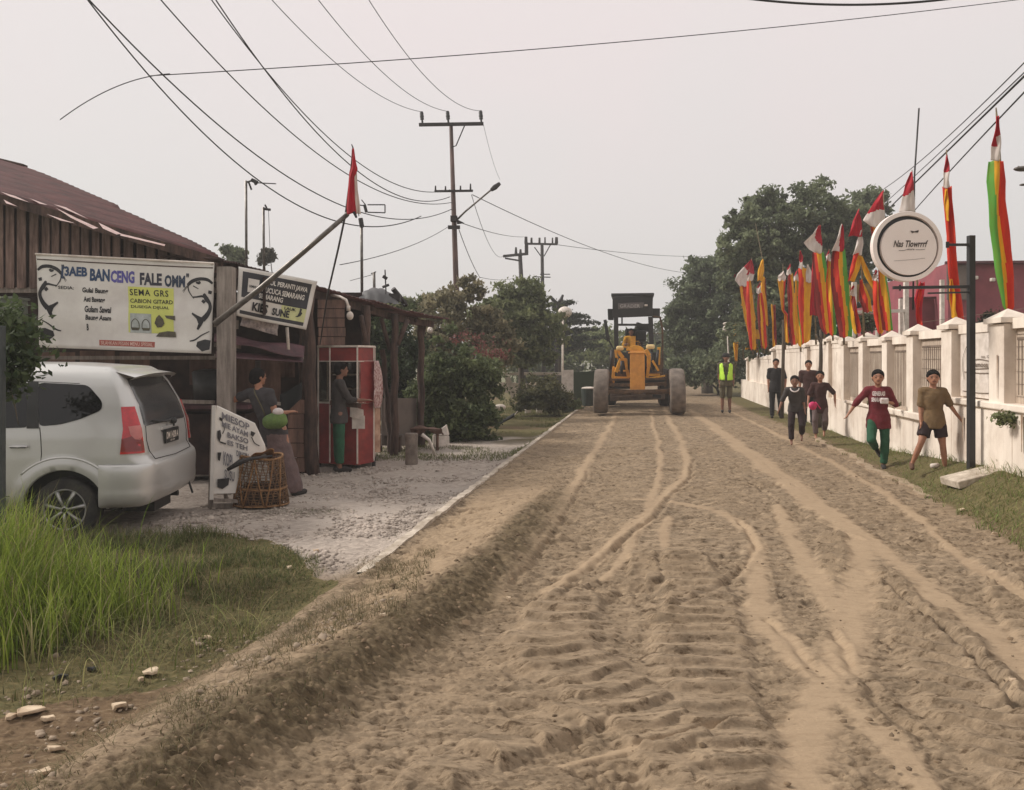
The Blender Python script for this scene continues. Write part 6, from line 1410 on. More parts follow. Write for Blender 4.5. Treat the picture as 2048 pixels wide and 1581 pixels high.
flag('short ochre streamer beside the tattered yellow flag', 27.0, [(1549,705),(1548,640),(1546,600)], body=[(610,1543,1549),(660,1545,1552),(698,1547,1553)], stripes=(3,5), seed=16)
for q, (x0, yt, yb, Yq, st, lb) in enumerate(((1498,560,700,27,(2,3),'thin orange flag close right of the far left pennant'),(1520,585,698,25.5,(5,3,2),'rust and yellow flag between two yellow flags'),(1580,548,694,22.5,(5,2,3),'red and orange flag close behind the small white tipped flag'),
  (1594,560,694,21,(3,4),'yellow and green flag beside the slim red one'),(1658,520,672,17.2,(2,3,4),'orange, yellow and green flag tucked behind the straight striped one'),(1706,590,668,15.4,(3,5,2),'short yellow and rust flag under the crossing strips'),(1752,560,668,14.2,(2,3),'orange and yellow flag half behind the round sign rim'),(1509,600,706,29,(3,4),'yellow green strip flag at the far end of the row'))):
    flag(lb, Yq, [(x0+8, yb+10), (x0+4, (yt+yb)/2), (x0, yt-22)], body=[(yt,x0-3,x0+3),(yt+.25*(yb-yt),x0-4,x0+6),(yt+.6*(yb-yt),x0-2,x0+10),(yb-6,x0+3,x0+13),(yb,x0+5,x0+10)], tri=[([(yt-18,x0-1,x0+1),(yt-8,x0-6,x0+2),(yt+2,x0-7,x0+3)], RW(.5, .3))], stripes=st, seed=20+q)
# bare trunk posts against the wall
for (px, y0, y1, Y, lb) in ((1566,640,735,21.5,'dark bare trunk standing against the wall behind the man in black'),(1641,660,760,18.4,'thin dark forked stick leaning on the white wall'),):
    r0 = P(px-2, y0+140, Y); mb = MB(); mb.tube([Vector((r0.x, r0.y, .0)), P(px+1, (y0+y1)/2, Y), P(px, y0, Y)], [.05,.045,.03], 8)
    if px > 1600: mb.tube([P(px, y0+30, Y), P(px+10, y0, Y)], .02, 6); mb.tube([P(px, y0+28, Y), P(px-9, y0+8, Y)], .02, 6)
    tag(mb.build('wooden_post', BARK, smooth=True), lb, 'post')
mb = MB(); mb.tube([P(1838,217,16), P(1829,350,16), P(1826,620,16)], .018, 6); tag(mb.build('antenna_rod', DMET, smooth=True), 'tall bare rod rising above the flags over the round sign', 'rod')
mb = MB(); mb.ell(P(1450,660,30), (.09,.09,.16)); mb.ell(P(1452,648,30), (.12,.1,.06)); mb.tube([P(1455,660,30), P(1460,790,30)], .03, 6); tag(mb.build('globe_lamp', WHITE, smooth=True), 'small white garden lamp under the trees above the hi-vis worker', 'lamp')
# ---------------------------------------------------------------- round sign
PINKW = mat('sign_face', S(240,226,218), S(234,218,210), rough=.3, scale=2)
SB = G(1937, 938); sg = empty('hanging_sign', tuple(SB), 'round white shop sign hanging from a black pole on the verge', 'sign')
YS = SB.y
mb = MB(); mb.box((P(1942,0,YS).x, YS, (SB.z+P(0,480,YS).z)/2), (.072,.072,P(0,480,YS).z-SB.z+.1)); mb.build('pole', BLACK, sg, bevel=.004)
mb = MB(); mb.beam(P(1786,576,YS-.01), P(1937,574,YS-.01), .03, .036); mb.beam(P(1856,587,YS-.01), P(1937,585,YS-.01), .02, .02); mb.beam(P(1895,490,YS-.01), P(1937,490,YS-.01), .03, .03); mb.tube([P(1895,484,YS), P(1895,496,YS)], .02, 8); mb.tube([P(1800,570,YS), P(1800,582,YS)], .012, 6); mb.build('bracket', BLACK, sg)
dc = P(1813, 494, YS); Rr = 70*YS/FPX
def ring(mb, r0, r1, y0, y1, c=dc, ex=1.0, n=64, dx=0, dz=0):
    vs = []; fs = []
    for k in range(n):
        a = 2*math.pi*k/n; ca, sa = math.cos(a)*ex, math.sin(a)
        for r, y in ((r0,y0),(r1,y0),(r1,y1),(r0,y1)): vs.append((c.x+dx+r*ca, c.y+y, c.z+dz+r*sa))
    for k in range(n):
        for j in range(4):
            fs.append((k*4+j, k*4+(j+1) % 4, ((k+1) % n)*4+(j+1) % 4, ((k+1) % n)*4+j))
    mb.add(vs, fs)
mb = MB(); ring(mb, Rr*.875, Rr*1.0, -.035, .045); mb.build('outer_ring', PINKW, sg, smooth=False, bevel=.006)
mb = MB(); mb.tube([dc+Vector((0,.01,0)), dc+Vector((0,.05,0))], Rr*.9, 48); mb.build('backing', BLACK, sg)
mb = MB(); mb.tube([dc+Vector((.008,-.045,-.012)), dc+Vector((.008,.0,-.012))], Rr*.79, 64); mb.build('face', PINKW, sg)
sf2 = lambda u, v, off: dc+Vector(((u-.5)*Rr*1.5+.008, -.048-off, (.5-v)*Rr*1.5-.012))
mb = MB(); text_on(mb, sf2, "Nas Tlowrrrf", .20, .37, .86, .50, .002, bold=.02, shear=.35); text_on(mb, sf2, "store", .46, .525, .60, .555, .002, bold=.02, shear=.2)
stroke(mb, sf2, [(.30,.56),(.38,.565),(.46,.545)], .004, .003); stroke(mb, sf2, [(.62,.545),(.70,.55),(.80,.54)], .004, .003)
poly_on(mb, sf2, [(.52,.185),(.60,.20),(.66,.18),(.68,.175),(.675,.215),(.66,.225),(.60,.22),(.55,.235),(.54,.215)], .003); stroke(mb, sf2, [(.21,.76),(.5,.74),(.80,.71)], .0025, .003)
mb.build('script_lettering', mat('sign_ink', S(72,58,50), rough=.5), sg)
# slab, cup, white scrap, small stones
g = G(1950, 952); mb = MB(); mb.box(g+Vector((.04,.0,.0)), (.70,.40,.09), rot=Matrix.Rotation(-.24, 3, 'Y')); tag(mb.build('concrete_slab', CONC, bevel=.012), 'flat square concrete slab in the grass at the foot of the black pole', 'slab')
g = G(1870, 937); mb = MB(); mb.tube([g+Vector((-.05,0,.03)), g+Vector((.05,.01,.035))], [.03,.035], 10); tag(mb.build('paper_cup', WHITE, smooth=True), 'white paper cup lying on the grass at the feet of the boy in black shorts', 'cup')
# street lamp cut by the right edge
mb = MB(); mb.ell(P(2046,338,14), (.16,.10,.045)); mb.tube([P(2036,334,14), P(2062,345,14), P(2120,400,14)], .02, 8); mb.ell(P(2046,370,14), (.06,.05,.02)); tag(mb.build('lamp_head', GAL, smooth=True), 'grey lamp head cut off by the right edge of the picture', 'lamp')
# ---------------------------------------------------------------- background left of the grader
lw = empty('low_wall', tuple(P(1070,805,27)), 'low white rail wall half hidden by the small round bush', 'wall')
mb = MB(); mb.beam(P(1000,748,28), P(1130,748,28), .12, .10); mb.prism([P(1008,752,27.8), P(1020,752,27.8), P(1034,800,27.8), P(1024,800,27.8)], (0,0,0), (0,.08,0)); mb.prism([P(1000,765,28.2), P(1060,768,28.2), P(1060,790,28.2), P(1000,785,28.2)], (0,0,0), (0,.08,0)); mb.build('rail', WHITE, lw)
mb = MB(); mb.prism([P(1123,741,26.5), P(1147,740,26.5), P(1147,806,26.5), P(1124,800,26.5)], (0,0,0), (0,.06,0)); tag(mb.build('white_screen', WHITE), 'upright white panel standing between the bush and the green netting', 'panel')
mb = MB(); mb.prism([P(1146,745,29), P(1200,742,29), P(1200,808,29), P(1146,808,29)], (0,0,0), (0,.04,0)); tag(mb.build('net_fence', mat('green_net', S(72,84,66), S(56,66,52), rough=1, scale=30)), 'dark green netting fence left of the grader', 'fence')
mb = MB(); mb.tube([P(1176,812,25), P(1176,778,25)], [.18,.22], 16); bi = mb.build('waste_bin', mat('green_bin', (.02,.03,.025), (.03,.04,.03), rough=.7)); tag(bi, 'dark green bin beside the grader front wheel', 'bin')
mb = MB(); mb.ell(P(1178,777,25), (.24,.22,.05)); mb.build('lid', WHITE, bi, smooth=True)
for k, (px, lb) in enumerate(((1056,'left one of two short white concrete stumps at the road edge'),(1079,'right one of two short white concrete stumps at the road edge'))):
    g = G(px, 827); mb = MB(); mb.box(g+Vector((0,0,.09)), (.20,.2,.24)); tag(mb.build('concrete_block', WHITE, bevel=.03), lb, 'block')
g = G(1008, 858); mb = MB(); mb.grid(lambda u, v: g+Vector((-.2+.46*u, .0+.2*v, .03+.10*v+.30*u*(1-.3*v)+.06*math.sin(v*6))), 10, 6); tag(mb.build('dark_sheet', GBLK, smooth=True, solid=.01), 'crumpled black sheet lying by the roadside bush', 'plastic sheet')
g = G(1020, 850); mb = MB(); mb.tube([g+Vector((-.16,0,.10)), g+Vector((.05,0,.18)), g+Vector((.2,0,.36))], [(.05,.02),(.07,.02),(.02,.01)], 8); mb.ell(P(1000,815,20), (.15,.1,.08)); tag(mb.build('white_scrap', WHITE, smooth=True), 'white plastic scraps caught beside the roadside bush', 'scrap')

# ================================================================ PEOPLE
SKIN = mat('skin_brown', S(168,120,94), S(146,100,78), rough=.6, scale=12); SKIND = mat('skin_dark', S(136,96,76), S(114,78,62), rough=.6, scale=12)
HAIR = mat('hair_black', (.010,.009,.009), (.018,.015,.014), rough=.95, scale=30, bump=.5, spec=.08); EYE = mat('eye_dark', (.01,.008,.007), rough=.3); LIP = mat('lip', S(104,56,50), rough=.6)
def cm(n, c, d=.72, **k): return mat(n, S(*c), tuple(x*d for x in S(*c)), rough=.9, scale=9, bump=.5, bscale=14, dist=.03, **k)
VX = .013
def person(label, base, h, yaw=0, chest=(0,0,0), headoff=(0,0,0), arms=None, legs=None, kid=False, skin=SKIN, shirt=None, sleeve=.55, pants=None, pant_len=1.0, skirt=None, shoes=None, hair='short', hat=None, female=False, girth=1.0, hipz=None, collar=None, shirt_len=0.0, head_yaw=0, sit=None):
    r_ = empty('person', tuple(base), label, 'person', rz=yaw); OFF[r_] = Vector((0, 0, 0))
    hd = .150 if kid else .132      # head height / stature
    arms = arms or [((-.18,0,-1), (-.05,-.15,-1)), ((.18,0,-1), (.05,-.15,-1))]
    legs = legs or [((-.03,0,-1), (0,0.03,-1)), ((.03,0,-1), (0,.03,-1))]
    sw = (.101 if kid else .110 if not female else .10)*h; hw = .052*h; TL, SL = .235*h, .235*h; UA, FA, HL = .165*h, .140*h, .10*h
    # legs
    A = []
    for s_, (kd, ad) in zip((-1, 1), legs):
        hp = Vector((s_*hw, 0, 0)); kn = hp+Vector(kd).normalized()*TL; an = kn+Vector(ad).normalized()*SL; A.append((hp, kn, an))
    low = min(a[2].z-.035*h if True else 0 for a in A); up = Vector((0, 0, -low)) if sit is None else Vector((0, 0, sit))
    A = [tuple(p+up for p in a) for a in A]; pel = up+Vector((0, 0, .01*h)); ch = Vector(chest)*h
    waist = pel+Vector((0, 0, .10*h))+ch*.35; chest_ = pel+Vector((0, 0, .22*h))+ch*.8; sho = pel+Vector((0, 0, .295*h))+ch; nk = sho+Vector((0, -.005*h, .045*h))
    hc = nk+Vector(headoff)*h+Vector((0, -.015*h, hd*h*.48+.005*h)); HR = hd*h/2
    AR = []
    for s_, (ud, fd) in zip((-1, 1), arms):
        sp_ = sho+Vector((s_*sw*.93, 0, -.012*h)); el = sp_+Vector(ud).normalized()*UA; wr = el+Vector(fd).normalized()*FA; AR.append((sp_, el, wr, Vector(fd).normalized()))
    g = girth
    X_ = (1, 0, 0)
    def torso(mb, e=0.0, zlow=0.0, wd=0.0):
        mb.tube([pel-Vector((0,0,.055*h+zlow)), pel-Vector((0,0,.02*h)), waist, chest_, sho+Vector((0,0,-.02*h)), sho+Vector((0,0,.015*h))],
                [(.078*h*g+e+wd*.030*h,.060*h*g+e+wd*.015*h), (.088*h*g+e+wd*.018*h,.066*h*g+e+wd*.012*h), (.080*h*g+e,.058*h*g+e), (.086*h*g+e,.062*h*g+e), (.088*h+e,.054*h+e), (.048*h+e,.040*h+e)], 18, ref=X_)
        for a in AR: mb.cap(sho+Vector((0,0,-.012*h)), a[0], .042*h+e, .036*h+e, 12)
    # ---- body
    mb = MB(); torso(mb)
    for (hp, kn, an) in A:
        mb.cap(hp+Vector((0,0,.02*h)), hp.lerp(kn, .5), .052*h*g, .044*h*g, 12); mb.cap(hp.lerp(kn, .5), kn, .044*h*g, .031*h, 12); mb.cap(kn, kn.lerp(an, .4), .031*h, .031*h, 12); mb.cap(kn.lerp(an, .4), an, .031*h, .019*h, 12)
        sd = (an-kn).normalized(); fdir = Vector((0, -1, 0)); fdir = (fdir-sd*fdir.dot(sd)); fdir = fdir.normalized() if fdir.length > .2 else Vector((0, 0, -1))
        mb.cap(an+sd*.012*h+fdir*(-.02*h), an+sd*.020*h+fdir*.085*h, .020*h, .016*h, 10)
    for (sp_, el, wr, fd), s_ in zip(AR, (-1, 1)):
        mb.cap(sp_, el, .030*h, .023*h, 12); mb.cap(el, wr, .0225*h, .0145*h, 12)
        side = Vector((0, 1, 0)); side = (side-fd*side.dot(fd)).normalized() if abs(fd.y) < .9 else Vector((1, 0, 0)); nrm_ = fd.cross(side).normalized()
        pc = wr+fd*.028*h; mb.tube([wr, wr+fd*.015*h, wr+fd*.045*h, wr+fd*.052*h], [(.014*h,.011*h),(.021*h,.010*h),(.023*h,.010*h),(.018*h,.008*h)], 10, ref=tuple(side))
        for q, (of, ln) in enumerate(((-.0165,.036),(-.0055,.042),(.0055,.040),(.0155,.032))):
            p0 = wr+fd*.046*h+side*of*h; p1 = p0+(fd+nrm_*.25*s_).normalized()*ln*h*.55; p2 = p1+(fd+nrm_*.9*s_).normalized()*ln*h*.5
            mb.cap(p0, p1, .0052*h, .005*h, 6); mb.cap(p1, p2, .005*h, .0042*h, 6)
        t0 = wr+fd*.016*h-side*.018*h; mb.cap(t0, t0+(fd*.8-side*.7).normalized()*.026*h, .0062*h, .0055*h, 6)
    mb.cap(sho, hc-Vector((0,-.01*h,HR*.4)), .030*h, .029*h, 12)
    rot = Matrix.Rotation(head_yaw, 3, 'Z')
    def H_(x, y, z): return hc+rot @ Vector((x*HR, y*HR, z*HR))
    mb.ell(H_(0,.04,.12), (.74*HR,.88*HR,.86*HR), 20, 14, rot); mb.ell(H_(0,-.12,-.40), (.56*HR,.66*HR,.56*HR), 18, 12, rot)
    mb.cap(H_(0,-.80,.05), H_(0,-.92,-.17), .07*HR, .12*HR, 8); mb.cap(H_(-.12,-.72,-.45), H_(.12,-.72,-.45), .11*HR, .11*HR, 8); mb.cap(H_(-.4,-.70,.22), H_(.4,-.70,.22), .09*HR, .09*HR, 8); mb.ell(H_(0,-.62,-.80), (.2*HR,.18*HR,.14*HR))
    for s_ in (-1, 1): mb.ell(H_(s_*.76,.05,-.05), (.08*HR,.16*HR,.24*HR), 10, 8, rot)
    body = mb.build('body', skin, r_, smooth=True, local=True); voxel(body, min(VX, .0105*h), 3, .4)
    # face
    mb = MB()
    for s_ in (-1, 1): mb.ell(H_(s_*.30,-.745,.03), (.12*HR,.07*HR,.06*HR), 10, 6, rot); mb.cap(H_(s_*.18,-.80,.24), H_(s_*.46,-.70,.24), .035*HR, .03*HR, 6)
    mb.build('eye', EYE, r_, smooth=True, local=True)
    mb = MB(); mb.cap(H_(-.2,-.80,-.45), H_(.2,-.80,-.45), .055*HR, .055*HR, 8); mb.build('mouth', LIP, r_, smooth=True, local=True)
    # hair
    mb = MB()
    if hair == 'short':
        mb.ell(H_(0,.15,.28), (.84*HR,.88*HR,.86*HR), 20, 14, rot); mb.cap(H_(-.42,-.50,.60), H_(.42,-.50,.60), .24*HR, .24*HR, 10); mb.ell(H_(0,.35,-.15), (.76*HR,.62*HR,.66*HR), 16, 10, rot); mb.cap(H_(-.70,-.1,.35), H_(-.70,-.02,.0), .12*HR, .10*HR, 8); mb.cap(H_(.70,-.1,.35), H_(.70,-.02,.0), .12*HR, .10*HR, 8)
    elif hair == 'bun':
        mb.ell(H_(0,.14,.22), (.84*HR,.92*HR,.86*HR), 20, 14, rot); mb.ell(H_(0,.62,-.25), (.55*HR,.48*HR,.6*HR)); mb.ell(H_(0,.35,-.3), (.72*HR,.62*HR,.62*HR))
    hb = mb.build('hair', HAIR, r_, smooth=True, local=True); voxel(hb, .012, 2)
    if hat:
        mb = MB(); mb.ell(H_(0,.04,.42), (.92*HR,1.0*HR,.74*HR), 18, 10); mb.cap(H_(-.4,-.9,.42), H_(.4,-.9,.42), .16*HR, .16*HR, 8); ho = mb.build('cap', hat, r_, smooth=True, local=True)
    # ---- shirt
    e = .009
    if shirt:
        mb = MB(); torso(mb, e+.002, zlow=shirt_len*h, wd=1.0)
        for (sp_, el, wr, fd) in AR:
            if sleeve <= 1: q = sp_.lerp(el, sleeve); mb.cap(sp_, sp_.lerp(q, .8), .034*h+e, .031*h+e+.004, 12); mb.tube([sp_, q], [.031*h+e, .028*h+e+.004], 12)
            else:
                mb.cap(sp_, el, .034*h+e, .027*h+e, 12); q = el.lerp(wr, sleeve-1); mb.cap(el, q, .027*h+e, .018*h+e, 12)
        so = mb.build('shirt', shirt, r_, smooth=True, local=True); voxel(so, .013, 4, .5)
        tx = so.modifiers.new('folds', 'DISPLACE'); ck = bpy.data.textures.get('fold') or bpy.data.textures.new('fold', 'CLOUDS'); ck.noise_scale = .11; tx.texture = ck; tx.strength = .022; tx.mid_level = .5; tx.texture_coords = 'LOCAL'
    if collar:
        mb = MB(); mb.tube([nk+Vector((.055*h*math.cos(a)*1.0, -.045*h+.035*h*math.sin(a)-.02*h*(math.sin(a) < 0)*abs(math.sin(a)), -.035*h-.045*h*max(0, -math.sin(a)))) for a in np.linspace(math.pi*.95, math.pi*2.05, 14)], .009*h, 8); mb.build('lanyard', collar, r_, smooth=True, local=True)
    if skirt:
        mb = MB(); fa = (A[0][2]+A[1][2])/2
        mb.tube([waist+Vector((0,0,-.02*h)), pel-Vector((0,0,.03*h)), pel.lerp(fa, .5), fa+Vector((0,0,.02*h)), fa+Vector((0,0,-.01*h))], [(.085*h,.065*h), (.108*h,.085*h), (.092*h,.09*h), (.085*h,.10*h), (.08*h,.095*h)], 20, ref=X_)
        so = mb.build('skirt', skirt, r_, smooth=True, local=True); voxel(so, .014, 3)
        tx = so.modifiers.new('folds', 'DISPLACE'); ck = bpy.data.textures.get('fold') or bpy.data.textures.new('fold', 'CLOUDS'); ck.noise_scale = .11; tx.texture = ck; tx.strength = .025; tx.mid_level = .5; tx.texture_coords = 'LOCAL'
    if pants:
        mb = MB(); mb.tube([waist+Vector((0,0,-.035*h)), pel-Vector((0,0,.02*h)), pel-Vector((0,0,.06*h))], [(.078*h*g+e*.8,.060*h*g+e*.8), (.090*h*g+e,.070*h*g+e), (.07*h*g+e,.055*h*g+e)], 18, ref=X_)
        loose = .010*h if pant_len > .5 else .014*h
        for (hp, kn, an) in A:
            if pant_len <= .5: q = hp.lerp(kn, pant_len*2); mb.cap(hp+Vector((0,0,.015*h)), hp.lerp(q, .6), .048*h*g+e*.8, .05*h*g+e, 14); mb.tube([hp, q], [.052*h*g+e, .050*h*g+e+.006], 14)
            else:
                mb.cap(hp+Vector((0,0,.015*h)), kn, .048*h*g+e*.8, .034*h+e+loose*.6, 14); q = kn.lerp(an, (pant_len-.5)*2); mb.cap(kn, kn.lerp(q, .85), .034*h+e+loose*.6, .026*h+e+loose*.5, 14); mb.tube([kn, q], [.032*h+e+loose*.6, .026*h+e+loose*.6], 14)
        so = mb.build('shorts' if pant_len <= .5 else 'trousers', pants, r_, smooth=True, local=True); voxel(so, .013, 4, .5)
        tx = so.modifiers.new('folds', 'DISPLACE'); ck = bpy.data.textures.get('fold') or bpy.data.textures.new('fold', 'CLOUDS'); ck.noise_scale = .11; tx.texture = ck; tx.strength = .018; tx.mid_level = .5; tx.texture_coords = 'LOCAL'
    if shoes:
        for (hp, kn, an) in A:
            sd = (an-kn).normalized(); fdir = Vector((0, -1, 0)); fdir = (fdir-sd*fdir.dot(sd)); fdir = fdir.normalized() if fdir.length > .2 else Vector((0, 0, -1))
            mb = MB(); mb.cap(an+sd*.012*h-fdir*.022*h, an+sd*.018*h+fdir*.09*h, .0245*h, .021*h, 12); mb.build('shoe', shoes, r_, smooth=True, local=True)
    return r_, dict(A=A, AR=AR, sho=sho, pel=pel, chest=chest_, waist=waist, hc=hc, HR=HR, h=h)
def size_h(base, pytop): return (CH-(pytop-HOR)/FPX*base.y)-base.z
DG = cm('cloth_dark_grey', (66,60,58)); BK = cm('cloth_black', (34,30,30)); MR = cm('cloth_maroon', (112,30,40)); GRN = cm('cloth_green', (36,86,60)); TAN = cm('cloth_tan', (118,94,64)); DBR = cm('cloth_dark_brown', (66,38,34)); GRY = cm('cloth_grey', (108,92,90)); DBL = cm('cloth_black_brown', (46,30,32)); SHOE = cm('shoe_dark', (44,38,36)); SAND = cm('sandal_brown', (96,66,50)); OLV = cm('cloth_olive', (92,84,62)); WHC = cm('cloth_white_plain', (220,208,204))
HIV = mat('hi_vis', S(196,240,70), S(176,226,60), rough=.6, scale=8); TAUPE = cm('cloth_taupe', (104,84,82)); YLW = cm('cloth_yellow_shirt', (206,150,40)); CHAR = cm('cloth_charcoal', (62,58,60))
# boy in the red sweater, running
FC = lambda b: -math.atan2(b[0], b[1])*.95
b_ = G(1757, 936); h = size_h(b_, 741)
pr, k = person('running boy in a maroon top with white lettering and green trousers', b_, h*1.0, yaw=FC(b_)+.05, kid=True, chest=(-.01,-.04,0), headoff=(0,-.01,0),
    arms=[((-.62,.05,-.75), (-.55,-.15,-.85)), ((.45,.15,-.85), (-.75,-.75,.28))], legs=[((-.10,-.5,-.86), (.22,.85,-.42)), ((.03,-.12,-1), (-.05,.10,-1))], shirt=MR, sleeve=1.3, pants=GRN, pant_len=.97, shoes=SHOE, shirt_len=.055, girth=1.04)
ck_ = k['chest']
def sh(u, v, off): a = (u-.5)*1.25; return ck_+Vector((math.sin(a)*.112*k['h'], -math.cos(a)*.088*k['h']-.006-off, (.5-v)*.12*k['h']+.005))
mb = MB(); text_on(mb, sh, "GENERASI", .05, .05, .95, .45, .01, bold=.05); text_on(mb, sh, "SEMARANG", .0, .58, .85, .95, .01, bold=.05); mb.build('chest_lettering', WHC, pr, local=True)
w0 = k['AR'][1][2]; mb = MB(); mb.box(w0+Vector((-.03,-.05,.01)), (.11,.05,.085)); o = tag(mb.build('folded_paper', WHC, bevel=.015, local=True), 'small white packet held by the boy in the maroon top', 'packet'); o.location = pr.location; o.rotation_euler = pr.rotation_euler
# boy in the tan shirt
b_ = G(1866, 942); h = size_h(b_, 741)
person('boy in a tan t-shirt and black shorts walking close to the wall', b_, h, yaw=FC(b_)+.15, kid=True, chest=(-.005,-.02,0), arms=[((-.10,.05,-1), (-.02,-.25,-1)), ((.42,.1,-.9), (.55,-.05,-.83))], legs=[((-.28,-.28,-.92), (-.30,.25,-.92)), ((.13,-.1,-1), (.12,.12,-1))], shirt=TAN, sleeve=.95, pants=DBL, pant_len=.36, shoes=SAND, shirt_len=.03, girth=1.05)
# boy in dark grey with the lanyard
b_ = G(1592, 888); h = size_h(b_, 747)
person('running boy in a dark grey top with a pale cord round his neck', b_, h, yaw=FC(b_), kid=True, skin=SKIND, chest=(-.02,-.10,-.02), headoff=(0,-.02,-.01), arms=[((-.42,-.05,-.9), (-.32,-.2,-.93)), ((.15,.35,-.9), (.1,-.35,-.8))], legs=[((-.06,-.25,-1), (.02,.15,-1)), ((.12,-.45,-.85), (-.02,.75,-.75))], shirt=DG, sleeve=1.1, pants=DBL, pant_len=.93, shoes=None, collar=WHC, shirt_len=0)
# boy in dark brown behind
b_ = G(1640, 876); h = size_h(b_, 741)
pr, k = person('boy in a dark brown t-shirt running just behind the boy with the neck cord', b_, h, yaw=FC(b_), kid=True, skin=SKIN, chest=(0,-.05,0), arms=[((-.35,.1,-.9), (-.1,-.5,-.8)), ((.60,.2,-.70), (.05,-.25,-1))], legs=[((-.08,-.3,-1), (.05,.25,-1)), ((.10,-.25,-1), (-.06,.80,-.75))], shirt=DBR, sleeve=1.0, pants=GRY, pant_len=.93, collar=None, shirt_len=.08)
w0 = Matrix.Rotation(FC(b_), 3, 'Z') @ k['AR'][0][2]+Vector(b_); mb = MB(); mb.ell(w0+Vector((.06,-.10,-.04)), (.085,.06,.085)); mb.tube([w0+Vector((.10,-.14,.04)), w0+Vector((.20,-.15,-.10))], .012, 6); tag(mb.build('pink_bag', mat('pink', S(206,44,104), S(176,34,86), rough=.6), smooth=True), 'small bright pink bag carried by the boy in dark brown', 'bag')
# man in black
b_ = G(1552, 836); h = size_h(b_, 717)
person('man in black t-shirt and black trousers standing by the wall', b_, h, yaw=FC(b_), arms=[((-.12,0,-1), (0,-.1,-1)), ((.30,.1,-.95), (-.05,-.35,-.9))], shirt=BK, sleeve=.9, pants=BK, shoes=SHOE, girth=1.12, legs=[((-.05,0,-1),(0,0,-1)),((.06,0,-1),(.03,.02,-1))], shirt_len=.03)
# one more behind
b_ = Vector((P(1617, 0, 19.2).x, 19.2, 0)); b_.z = float(hz(b_.x, b_.y)); h = size_h(b_, 720)
person('man in a dark shirt half hidden behind the running boys', b_, h, yaw=FC(b_), arms=[((-.12,0,-1), (0,-.1,-1)), ((.2,.1,-1), (.1,-.3,-1))], shirt=DBR, sleeve=.9, pants=BK, shoes=SHOE, shirt_len=.03)
# hi-vis worker
b_ = G(1452, 825); h = size_h(b_, 706)
pr, k = person('road worker in a bright yellow green safety vest, cap and knee length shorts', b_, h, yaw=FC(b_), skin=SKIND, arms=[((-.10,0,-1), (.1,-.1,-1)), ((.12,0,-1), (0,-.1,-1))], shirt=OLV, sleeve=.9, pants=OLV, pant_len=.55, shoes=SHOE, hat=BK, shirt_len=.02)
mb = MB(); hh = k['h']
for s_ in (-1, 1):
    mb.grid(lambda u, v: k['waist']+Vector((s_*(.018+(.085-.018)*u+(.02*(1-v)*(1-u))*-1*.5+.028*v*0)*hh, -(.098*math.cos(u*1.1)+.018)*hh*1.0, (-.075+.285*v)*hh)), 8, 12)
mb.tube([k['pel']+Vector((0,0,.03*hh)), k['waist'], k['chest'], k['sho']+Vector((0,0,.0))], [(.118*hh,.088*hh), (.108*hh,.082*hh), (.120*hh,.088*hh), (.118*hh,.078*hh)], 22, cap=False, ref=(1,0,0))
# open the front
v_ = []; keep = []
for f in mb.f:
    c = sum((Vector(mb.v[i]) for i in f), Vector())/len(f)
    if not (abs(c.x) < .022*hh+max(0, (c.z-k['waist'].z))*.18 and c.y < 0): keep.append(f)
mb.f = keep; mb.m = [0]*len(keep); mb.build('safety_vest', HIV, pr, smooth=True, local=True, solid=.006)
# woman by the post (seen from behind, leaning)
b_ = G(590, 988); b_.x = P(548,0,b_.y).x; h = size_h(b_, 742)*1.06
pr, k = person('woman in a charcoal top and long brown skirt leaning on the stall post', b_, h, yaw=math.pi-.35, female=True, skin=SKIN, hair='bun', chest=(.10,.045,0), headoff=(.01,.02,0),
    arms=[((-.30,.0,-.9), (-.15,-.75,.05)), ((.75,.25,-.35), (.75,-.35,.62))], legs=[((-.36,0,-1),(-.34,0,-1)),((-.36,0,-1),(-.34,0,-1))], shirt=CHAR, sleeve=.55, skirt=TAUPE, shoes=SHOE, shirt_len=.07, head_yaw=-.5, girth=1.02)
bagm = mat('green_bag', S(98,122,58), S(70,92,42), rough=.7, scale=9, bump=.3)
Mw = Matrix.Rotation(math.pi-.35, 3, 'Z')
bb = empty('shoulder_bag', tuple(P(550, 842, b_.y-.18)), 'green shoulder bag with a white bundle hanging at the woman\'s back', 'bag')
mb = MB(); c = P(550, 843, b_.y-.18)
mb.ell(c, (.165,.09,.10)); mb.ell(c+Vector((.03,0,.05)), (.12,.08,.07)); mb.ell(c+Vector((-.06,0,-.02)), (.10,.08,.08)); o = mb.build('pouch', bagm, bb, smooth=True); voxel(o, .014, 4)
mb = MB(); mb.ell(c+Vector((.045,-.02,.12)), (.07,.055,.05)); mb.build('white_bundle', WHC, bb, smooth=True)
mb = MB(); mb.tube([P(534,840,b_.y-.16), P(522,812,b_.y-.17), P(510,788,b_.y-.16), P(508,778,b_.y-.05)], .009, 6); mb.build('strap', OLV, bb, smooth=True)
# person by the kiosk
b_ = G(678, 944); h = size_h(b_, 723)
person('thin person in a grey top and long green trousers standing before the red kiosk', b_, h, yaw=math.pi/2+.35, skin=SKIND, hair='short', arms=[((-.02,-.45,-.85), (0,-1,-.02)), ((.02,-.25,-1), (0,-.95,-.15))], legs=[((-.0,0,-1),(.04,0,-1)),((.0,0,-1),(-.02,0,-1))], shirt=DG, sleeve=1.4, pants=GRN, pant_len=.9, shoes=SHOE, girth=.95, shirt_len=.02)
